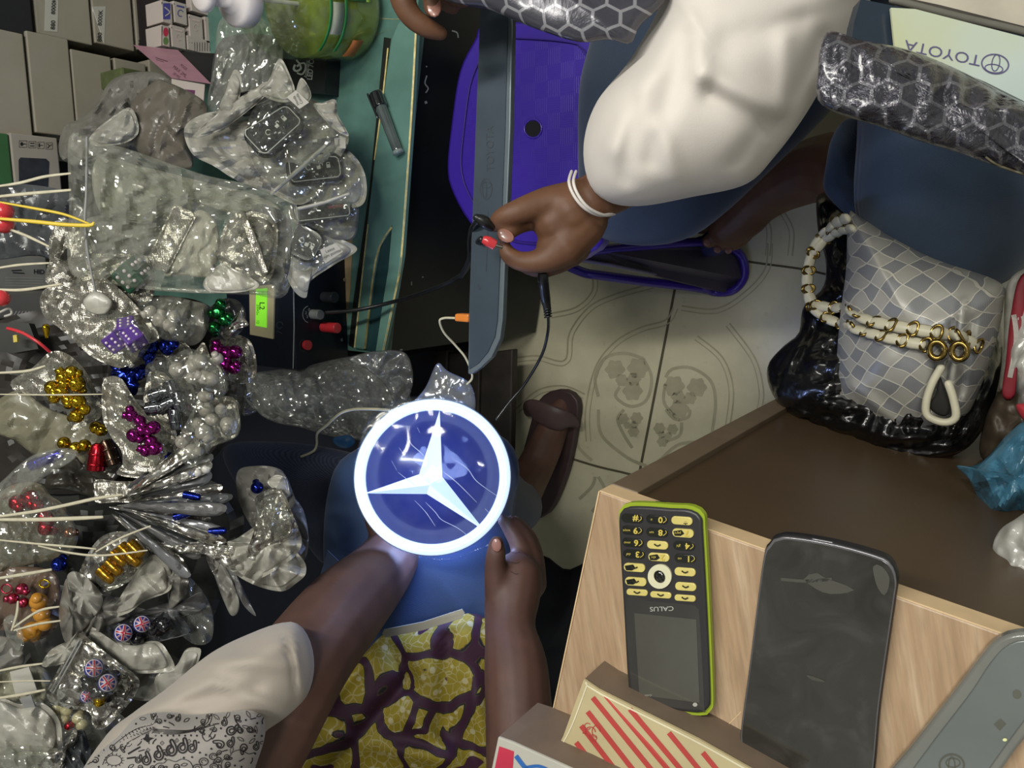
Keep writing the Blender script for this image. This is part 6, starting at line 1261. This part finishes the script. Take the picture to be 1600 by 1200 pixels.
for x, y in ((308, 738), (322, 733)): cap_ball(x, y, .74, 7, mat('white_gloss_resin', 'c9c7c2', .2, coat=.6), 'tiny glossy white cap at the top of the fanned pouches', 'tiny white caps', stem=False)
# --- bullets
cap_cyl(72, 718, .76, 22, 52, 9, chrome('violet', '3a37b0', .18), 'blue-violet bullet cap pointing right near the left edge', None)
cap_cyl(152, 715, .765, 84, 40, 13, REDC, 'red chrome bullet cap below the yellow caps', None)
cap_cyl(172, 708, .77, 110, 40, 12, chrome('bronze', '4a3a30', .2), 'dark bronze bullet cap beside the red one', None)
pouch('clear pouch around the blue-violet bullet', [(-10, 770), (10, 745), (50, 712), (95, 700), (122, 706), (110, 722), (70, 745), (30, 775), (10, 800)], .755, CF2, h=.008, seed=119, name='film_pouch')
pouch('dark film pouch under the coloured bullets', [(90, 715), (130, 700), (190, 695), (200, 720), (180, 750), (150, 775), (100, 765), (70, 760)], .80, mat('dark_olive_film', '33302a', .3, var=.25, coat=.3), h=.008, seed=120, cr=.004, name='film_pouch')

# --- fan of grey pouches seen edge-on
for i in range(15):
    a = -38 + i * 5.6; ra = math.radians(a); L = 165 - abs(i - 7) * 3.5 + R_.uniform(-12, 8); w_ = R_.uniform(9, 15)
    ox, oy = 195 + R_.uniform(-25, 10), 790 + (i - 7) * 2.2
    if i > 11: L *= 1.0
    ux, uy = math.cos(ra), math.sin(ra); vx, vy = -uy, ux
    o_ = [(ox, oy), (ox + ux * L * .5 + vx * w_ * .8, oy + uy * L * .5 + vy * w_ * .8), (ox + ux * L * .9 + vx * w_, oy + uy * L * .9 + vy * w_), (ox + ux * L, oy + uy * L), (ox + ux * L * .9 - vx * w_ * .6, oy + uy * L * .9 - vy * w_ * .6), (ox + ux * L * .5 - vx * w_ * .5, oy + uy * L * .5 - vy * w_ * .5)]
    m_ = [SILB, DKP, mat('grey_pouch_side', '5c5c5c', .35, var=.2, coat=.3, bs=40, bstr=.3), SILB, mat('steel_film', '808184', .3, .5, var=.2, bs=40, bstr=.4)][i % 5]
    ORD = ['topmost', 'second', 'third', 'fourth', 'fifth', 'sixth', 'seventh', 'eighth', 'ninth', 'tenth', 'eleventh', 'twelfth', 'thirteenth', 'fourteenth', 'lowest']
    pouch('thin grey pouch seen edge-on, %s blade of the fan counted from the top' % ORD[i], o_, .735 + .004 * ((i * 5) % 7), m_, h=.007, cr=.003, cf=50, ridg=.002, seed=130 + i, group='fanned grey pouches', seg=44, rings=12)
for x, y, a in ((265, 790, 8), (300, 775, -10), (285, 805, 14), (340, 830, 5)): cap_cyl(x, y, .738, a, 26, 6, BLUC, 'blue cap showing between the fanned grey pouches', 'blue caps in the fan')
for i, (o_, m_) in enumerate((([(325, 860), (345, 870), (372, 930), (372, 955), (362, 962), (352, 945), (335, 900)], GP), ([(345, 870), (365, 890), (385, 930), (400, 962), (380, 945), (360, 900)], mat('grey_pouch_side')), ([(318, 850), (340, 862), (352, 900), (340, 905), (325, 880)], SILB))):
    pouch('grey folded pouch tail hanging below the fan, number %s from the left' % ('one', 'two', 'three')[i], o_, .77, m_, h=.005, seed=150 + i, cr=.003)
for w2 in range(1): pouch('mesh-edged foil pouch head above the fan', [(148, 768), (150, 750), (185, 752), (230, 755), (215, 782), (180, 785), (150, 785)], .752, SIL, h=.004, seed=153, cr=.002)

# --- ruffled white-backed pouch bunch (right) 
BL = ['shadowed grey pouch at the upper right back of the ruffled bunch', 'narrow grey pouch at the right side of the ruffled bunch', 'white ruffled pouch lowest in the bunch left of the forearm', 'white ruffled pouch directly under the silver foil one']
for i, (o_, t_, m_) in enumerate([([(370, 740), (400, 728), (440, 735), (455, 770), (475, 800), (482, 850), (470, 880), (430, 870), (380, 800)], .80, GP), ([(420, 740), (445, 742), (462, 780), (478, 810), (480, 850), (462, 870), (440, 850), (425, 790)], .785, mat('grey_pouch_side')),
    ([(345, 870), (380, 850), (420, 830), (470, 870), (478, 895), (462, 912), (440, 924), (400, 915), (365, 895)], .755, WPM), ([(355, 850), (372, 840), (440, 800), (468, 830), (468, 860), (440, 885), (400, 905), (370, 890)], .745, WPM)]):
    pouch(BL[i], o_, t_, m_, h=.012, cr=.005, ridg=.004, ruf=.009, rk=6 + i, seed=160 + i, group='ruffled pouch bunch', seg=110)
pouch('silver foil pouch on top of the ruffled bunch', [(398, 780), (412, 768), (434, 762), (446, 775), (456, 800), (466, 825), (462, 840), (440, 850), (420, 862), (395, 875), (385, 865), (395, 835), (402, 805)], .738, SILB, h=.010, cr=.005, ridg=.006, seed=166, seg=100, win=[(402, 795), (430, 775), (455, 812), (440, 840), (410, 850)])
pouch('white paper lip at the top of the ruffled bunch', [(418, 752), (432, 742), (448, 750), (452, 775), (440, 770), (425, 762)], .75, WPM, h=.004, seed=167)
cap_ball(402, 762, .775, 10, BLUC, 'blue cap tucked behind the silver pouch of the ruffled bunch', None)
pouch('foil strip running from the gold bullets to the ruffled bunch', [(230, 850), (280, 848), (340, 846), (385, 855), (392, 880), (360, 890), (330, 868), (280, 866), (240, 868)], .748, SILB, h=.006, seed=168, cr=.004, ridg=.004)

# --- gold bullets pouch
pouch('silver foil pouch holding the row of brass bullets', [(120, 905), (140, 860), (165, 835), (200, 832), (225, 855), (232, 880), (215, 900), (180, 920), (150, 925), (125, 920)], .745, SILB, h=.008, seed=170, win=[(150, 900), (165, 870), (200, 850), (228, 865), (220, 890), (180, 920), (155, 915)], winh=.02)
for i, (x, y) in enumerate(((166, 898), (178, 886), (186, 872), (198, 862), (207, 872), (212, 858))): cap_cyl(x, y, .72, -42, 28, 9.5, BRAS, 'brass bullet cap in the row on the foil pouch', 'brass bullet caps')
for i, (o_, m_, t_) in enumerate([([(175, 960), (205, 905), (235, 868), (262, 880), (268, 910), (262, 925), (225, 940), (200, 958)], WPM, .742), ([(232, 868), (262, 870), (290, 880), (296, 905), (290, 930), (265, 950), (262, 915)], GP, .752), ([(200, 965), (250, 945), (290, 935), (315, 925), (320, 950), (280, 965), (230, 975)], mat('grey_pouch_side'), .765),
    ([(120, 920), (150, 908), (160, 930), (190, 935), (205, 960), (170, 980), (140, 1000), (120, 960)], GP, .75), ([(262, 895), (300, 905), (330, 950), (330, 1000), (300, 1005), (270, 970)], CF2, .78)]):
    pouch(('white ruffled pouch right of the brass bullets', 'grey ruffled pouch behind the white ruffled one', 'dull pouch under the ruffled white ones', 'grey crumpled pouch below the brass bullets', 'clear film pouch over the dark plinth')[i], o_, t_, m_, h=.010, cr=.005, ridg=.003, ruf=.007, rk=5 + i, seed=175 + i, seg=100)
for i, (o_, m_, t_) in enumerate([([(95, 935), (103, 905), (115, 905), (118, 930), (140, 940), (145, 965), (125, 990), (112, 1010), (100, 1000), (92, 965)], GP, .74), ([(66, 1035), (80, 1015), (108, 1000), (125, 985), (135, 1000), (115, 1030), (85, 1040), (68, 1042)], WPM, .728), ([(105, 900), (125, 895), (160, 930), (150, 960), (125, 960), (112, 935)], mat('pouch_grey_light', '8b8982', .4, var=.1, coat=.2), .735)]):
    pouch(('upright grey pouch edge left of the brass bullets', 'white tongue-shaped pouch end with a keyhole', 'light grey pouch folded over beside the brass bullets')[i], o_, t_, m_, h=.010, cr=.005, ridg=.003, ruf=.005, seed=185 + i)

# --- union flag caps
UB = mat('gloss_black_cap', '15141a', .2, coat=.7, var=0); UR = mat('flag_red', 'a02436', .3, var=0); UBL = mat('flag_blue', '2c2f78', .3, var=0); UW = mat('flag_white', 'c9c4cc', .3, var=0)
def uj(cx, cy, r, t, ang, label, group):
    M_ = FR(cx, cy, t, ang, 15, 0); o_ = put('flag_cap', ball((0, 0, 0), r * t / F, 28).xf(M_), UBL); tag(o_, label, 'valve cap', group); a = math.radians(ang)
    def L(x, y): return (cx + r * (x * math.cos(a) + y * math.sin(a)), cy + r * (-x * math.sin(a) + y * math.cos(a)))
    for k_, m_, wd, lf in (((('d'), 0), UW, .16, .0003), ((('d'), 0), UR, .07, .0005), ((('c'), 0), UW, .34, .0007), ((('c'), 0), UR, .18, .0009)):
        n_ = 12; sg = [((-.62, -.62), (.62, .62)), ((-.62, .62), (.62, -.62))] if k_[0] == 'd' else [((-.9, 0), (.9, 0)), ((0, -.9), (0, .9))]
        ink(o_, [stroke([L(p[0] + (q_[0] - p[0]) * i / n_, p[1] + (q_[1] - p[1]) * i / n_) for i in range(n_ + 1)], wd * r, smooth=False) for p, q_ in sg], m_, lf)
    ink(o_, [stroke([L(.93 * math.cos(u), .93 * math.sin(u)) for u in [i * math.pi / 12 for i in range(24)]], r * .1, True)], UW, .0007)
pouch('white-backed pouch with rounded end, right of the flag caps', [(128, 985), (145, 980), (170, 995), (205, 1005), (245, 1002), (262, 1018), (272, 1045), (240, 1052), (200, 1050), (170, 1035), (145, 1010)], .745, WPM, h=.010, cr=.004, ridg=.002, seed=190, seg=100)
pouch('white pouch corner hanging lower right of the flag caps', [(245, 1055), (275, 1040), (290, 1015), (308, 1012), (314, 1020), (300, 1055), (275, 1080), (255, 1090), (242, 1082)], .748, WPM, h=.006, cr=.003, ridg=.002, seed=191)
pouch('white pouch back behind the hanging corner', [(190, 1050), (240, 1045), (270, 1070), (255, 1092), (215, 1094), (190, 1080)], .765, WPM, h=.006, seed=192)
pouch('dark film pouch with two flag caps, upper', [(150, 975), (175, 965), (215, 960), (245, 962), (270, 950), (298, 985), (290, 992), (260, 1000), (215, 1008), (180, 1000), (160, 990)], .76, DKP, h=.010, seed=193, cr=.004, ridg=.004)
uj(193, 989, 14, .735, -10, 'round flag-patterned cap in the upper dark pouch, left one', 'flag caps in the upper pouch'); uj(222, 975, 13, .738, 20, 'round flag-patterned cap in the upper dark pouch, right one', 'flag caps in the upper pouch')
for x, y in ((215, 998), (240, 985), (255, 975)): cap_ball(x, y, .745, 11, UB, 'black glossy cap beside the upper flag caps', 'black caps in the upper pouch')
pouch('square silver foil pouch holding flag caps, lower left', [(73, 1085), (78, 1070), (118, 998), (128, 990), (145, 1003), (185, 1035), (212, 1055), (218, 1070), (205, 1095), (175, 1128), (158, 1140), (145, 1135), (138, 1112), (110, 1108), (80, 1098)], .725, SILB, h=.009, cr=.003, ridg=.004, seed=194, seg=110, win=[(128, 1050), (145, 1025), (175, 1045), (190, 1065), (170, 1098), (150, 1105), (130, 1090)], zipl=((128, 1003), (84, 1082)), winh=.028)
uj(147, 1044, 14, .702, 0, 'round flag-patterned cap at the top of the square foil pouch', None); uj(168, 1067, 14, .700, 35, 'round flag-patterned cap at the right of the square foil pouch', None); uj(136, 1088, 10, .706, 60, 'small flag-patterned cap at the lower left of the square foil pouch', None)
for x, y in ((160, 1050), (140, 1070), (152, 1080), (165, 1088), (178, 1058)): cap_ball(x, y, .708, 12, UB, 'black glossy cap among the flag caps in the square foil pouch', 'black caps in the square pouch')
cap_cyl(155, 1096, .698, -90, 12, 8, GOLDC, 'gold-lined open cap end in the square foil pouch', None)
# --- cream caps bag and lower-left crumpled bags
pouch('clear pouch of cream caps below the square foil pouch', [(70, 1102), (85, 1095), (125, 1112), (145, 1125), (142, 1145), (118, 1150), (95, 1140)], .735, CF, h=.008, seed=195, name='film_pouch', cr=.004, ridg=.004)
for x, y in ((90, 1108), (104, 1110), (100, 1122), (122, 1122), (128, 1132)): cap_ball(x, y, .74, 9, CRC, 'cream cap in the clear pouch below the square foil pouch', 'cream caps')
cap_ball(108, 1134, .735, 7, REDC, 'small red cap next to the cream caps', None, stem=False)
pouch('crumpled pale woven-texture bag at the lower left edge', [(-20, 1090), (30, 1100), (65, 1098), (90, 1120), (97, 1150), (90, 1178), (40, 1180), (-20, 1180)], .73, WPM, h=.015, cr=.004, ridg=.003, seed=196, cat='plastic bag', name='plastic_bag')
pouch('grey bag end at the left edge with printed band', [(-20, 1000), (10, 995), (35, 1015), (38, 1035), (20, 1045), (-20, 1045)], .74, GP, h=.010, seed=197, cat='plastic bag', name='plastic_bag')
pouch('clear pouch with folded tabs at the left edge', [(-20, 1040), (30, 1040), (70, 1045), (85, 1085), (60, 1105), (20, 1100), (-20, 1098)], .75, mat('pale_olive_film', '8d8b78', .35, var=.15, vs=25, crum=26, coat=.4), h=.010, seed=198, ridg=.005)
tag(put('white_tab', prism([T(15, 1050, .73), T(45, 1042, .73), T(58, 1080, .73), T(25, 1090, .73)], CW * -.001), mat('tag_paper'), smooth=False), 'blank pale tab in the pouch at the left edge', 'tag'); tag(put('white_tab', prism([T(30, 1092, .725), T(48, 1086, .725), T(56, 1108, .725), T(42, 1114, .725)], CW * -.001), mat('zip_ridge'), smooth=False), 'small ribbed tab under the blank one', 'tag')
for i, o_ in enumerate(([(-20, 1175), (40, 1165), (90, 1170), (120, 1185), (110, 1240), (-20, 1240)], [(85, 1180), (108, 1150), (130, 1140), (140, 1165), (150, 1190), (120, 1230), (90, 1220)], [(60, 1190), (100, 1165), (115, 1140), (120, 1150), (100, 1195), (75, 1225)])):
    pouch(('crinkled clear bag along the lower left corner', 'dark crinkled film between scarf and clear bag', 'bright foil sliver at the lower left')[i], o_, .72 - .003 * i, (CF2, DKP, SILB)[i], h=.008, cr=.006, ridg=.006, seed=200 + i, name='film_pouch')
pouch('grey film under the lower left bags', [(-30, 1150), (60, 1120), (160, 1110), (200, 1140), (150, 1260), (-30, 1260)], .80, mat('mid_grey_film'), h=.01, seed=205, cr=.005, cat='plastic bag', name='plastic_bag')
# --- left edge bags: red, pink, orange
pouch('translucent brownish bag with red caps at the left edge', [(-20, 800), (15, 760), (60, 755), (80, 775), (100, 790), (122, 835), (105, 870), (60, 880), (-20, 890)], .78, mat('brown_grey_film', '5f5a4c', .35, var=.15, crum=22, coat=.3), h=.012, seed=210, cat='plastic bag', name='plastic_bag')
for x, y, r in ((28, 785, 13), (48, 778, 12), (58, 790, 10), (70, 808, 12), (72, 825, 12)): cap_ball(x, y, .755, r, REDC, 'translucent red cap in the brownish bag at the left edge', 'red caps at the left edge')
cap_ball(108, 832, .76, 9, chrome('copper', '9c6a4a', .25), 'copper coloured cap right of the red caps', None)
pouch('clear crinkled film over the red caps', [(-20, 800), (30, 770), (80, 775), (118, 830), (95, 860), (40, 880), (-20, 880)], .745, CF, h=.01, seed=211, name='film_pouch', cr=.004, ridg=.004)
cap_ball(92, 882, .745, 12, BLUC, 'single dark blue cap above the orange caps at the left', None)
pouch('brown bag with pink and orange caps at the left edge', [(-20, 890), (40, 885), (85, 895), (95, 930), (92, 975), (60, 1000), (20, 985), (-20, 980)], .78, mat('warm_film', '5a4a3e', .35, var=.15, crum=22, coat=.3), h=.010, seed=212, cat='plastic bag', name='plastic_bag')
PNK = chrome('pink', 'b03a52', .25)
for x, y, r in ((34, 920, 9), (36, 942, 8), (20, 935, 9)): cap_ball(x, y, .758, r, PNK, 'pink metallic cap in the brown bag at the left edge', 'pink caps')
tag(put('pink_ring', tube([W(10 + 8 * math.cos(a), 920 + 7 * math.sin(a), .755, 1.2) for a in [i * math.pi / 8 for i in range(17)]], 6, n=40), PNK), 'thin pink ring at the left edge', 'ring'); tag(put('gold_ring', tube([W(69 + 8 * math.cos(a), 912 + 6 * math.sin(a), .752, 1.5) for a in [i * math.pi / 8 for i in range(17)]], 6, n=40), GOLDC), 'thin gold ring right of the pink caps', 'ring')
for x, y, r in ((60, 940, 13), (65, 960, 12), (50, 985, 14), (38, 990, 10), (70, 975, 11)): cap_ball(x, y, .755, r, ORC, 'orange resin cap in the brown bag at the left edge', 'orange caps')
pouch('knotted clear bag neck at the left edge', [(5, 970), (18, 960), (28, 970), (38, 1000), (32, 1018), (18, 1010), (10, 995)], .735, CF2, h=.006, seed=213, cr=.004, ridg=.005, name='plastic_bag', cat='plastic bag')
# --- dark stuff at the left edge
tag(put('circuit_module', prism([T(-10, 505, .82), T(45, 505, .82), T(60, 545, .82), T(20, 552, .82), T(-10, 548, .82)], CW * -.01), mat('dark_module', '22221f', .4, var=.3), smooth=False), 'dark electronic module under the grey case', 'electronic module')
tag(put('led_chip', prism([T(20, 524, .8065), T(26, 523, .8065), T(27, 534, .8065), T(21, 535, .8065)], CW * -.004), mat('amber_chip', 'b9a94a', .4), smooth=False), 'tiny amber chip on the dark module', 'led chip')
tag(put('red_wire', tube([W(12, 513, .79, 2.6), W(35, 520, .785, 2.6), W(60, 535, .782, 2.6), W(78, 550, .79, 2.6)], 8), REDP), 'red wire bending toward the gold-cap pouch', 'wire')
tag(put('gold_screw', tube([W(72, 512, .79, 6), W(73, 526, .79, 3)], 10), GOLDC), 'tiny gold screw cap beside the red wire', 'screw')
for y_, lb in ((330, 'upper red ball end on a string at the left edge'), (350, 'lower red ball end on a string at the left edge')): tag(put('red_ball', ball((0, 0, 0), .0085, 18).xf(FR(6, y_, .70)), REDP), lb, 'ball', None)
tag(put('red_ball', ball((0, 0, 0), .0075, 18).xf(FR(2, 466, .70)), REDP), 'red round knob beside the grey case', 'knob')
tag(put('clear_clip', tube([W(0, 488, .71, 2), W(14, 482, .71, 2), W(18, 490, .71, 2), W(8, 494, .71, 2)], 6), mat('clear_resin', 'a9a8a0', .15, coat=1)), 'small clear clip below the red knob', 'clip')
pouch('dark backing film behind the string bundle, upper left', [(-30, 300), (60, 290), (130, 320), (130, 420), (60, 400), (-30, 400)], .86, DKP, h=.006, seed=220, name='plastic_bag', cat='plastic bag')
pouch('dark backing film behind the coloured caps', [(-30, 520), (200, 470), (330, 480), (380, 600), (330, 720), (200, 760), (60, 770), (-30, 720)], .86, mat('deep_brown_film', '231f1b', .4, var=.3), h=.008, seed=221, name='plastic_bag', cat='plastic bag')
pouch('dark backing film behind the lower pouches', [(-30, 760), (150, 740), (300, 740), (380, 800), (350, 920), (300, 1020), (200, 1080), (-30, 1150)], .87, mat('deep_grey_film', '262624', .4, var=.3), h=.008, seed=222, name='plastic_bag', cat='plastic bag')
# --- strings
ST = mat('cream_tape_string', 'b3ad97', .6, var=.12, vs=120); SY = mat('yellow_string', 'cdb236', .5, var=.05)
def string(label, pts, r, m=ST, t=.70, group='hanging strings'):
    tag(put('hanging_string', tube([W(x, y, t + .0002 * i, r if 0 < i < len(pts) - 1 else r * .7) for i, (x, y) in enumerate(pts)], 6, n=len(pts) * 7, flat=.45, up=CW), m), label, 'string', group)
string('flat cream string reaching the zip bag, uppermost', [(-10, 292), (30, 286), (70, 276), (110, 271)], 2.5)
string('flat cream string just under the uppermost one', [(-10, 308), (40, 303), (110, 297)], 3)
string('thin yellow string to the zip bag, upper', [(0, 316), (50, 325), (100, 335), (140, 350)], 2.2, SY, .695)
string('thicker yellow string to the zip bag, lower', [(-10, 341), (50, 346), (100, 351), (140, 352), (146, 348)], 3.2, SY, .69)
string('grey-cream string below the red balls', [(5, 355), (40, 368), (76, 385)], 2.5)
string('cream string above the HID box', [(-10, 420), (30, 414), (76, 411)], 2.2)
string('cream string below the HID label', [(-10, 452), (35, 453), (95, 444)], 2.6)
string('cream string over the gold-cap pouch', [(-10, 583), (40, 580), (70, 572)], 2.4)
string('long thin cream string over the gold caps', [(-10, 616), (80, 617), (160, 616)], 1.3)
string('cream string to the keyhole above the fan', [(-10, 808), (50, 800), (100, 790), (150, 779), (190, 773)], 2.8)
string('flat cream string to the fan of pouches', [(-10, 812), (60, 812), (120, 810), (160, 808)], 3.4)
string('cream string above the brass bullets', [(-10, 843), (60, 850), (120, 855), (150, 858)], 1.8)
string('lower cream string above the brass bullets', [(60, 853), (110, 864), (160, 868), (230, 860)], 1.8)
string('cream string slanting up to the fan', [(150, 862), (190, 840), (235, 822)], 1.8)
string('cream string over the pink caps', [(-10, 905), (40, 897), (80, 890)], 3)
string('cream string above the orange caps', [(22, 980), (60, 955), (92, 948)], 2.2)
string('cream string across the orange caps', [(22, 985), (60, 975), (94, 970)], 2.0)
string('short knotted string standing upright at the left', [(18, 985), (26, 960), (28, 940)], 2.4)
string('cream string above the blank tab', [(-10, 1050), (30, 1042), (66, 1037)], 2.2)
string('thin cream string across the blank tab', [(-10, 1066), (40, 1064), (78, 1064)], 1.4)
string('cream string below the blank tab', [(-10, 1092), (30, 1086), (70, 1078)], 2.6)
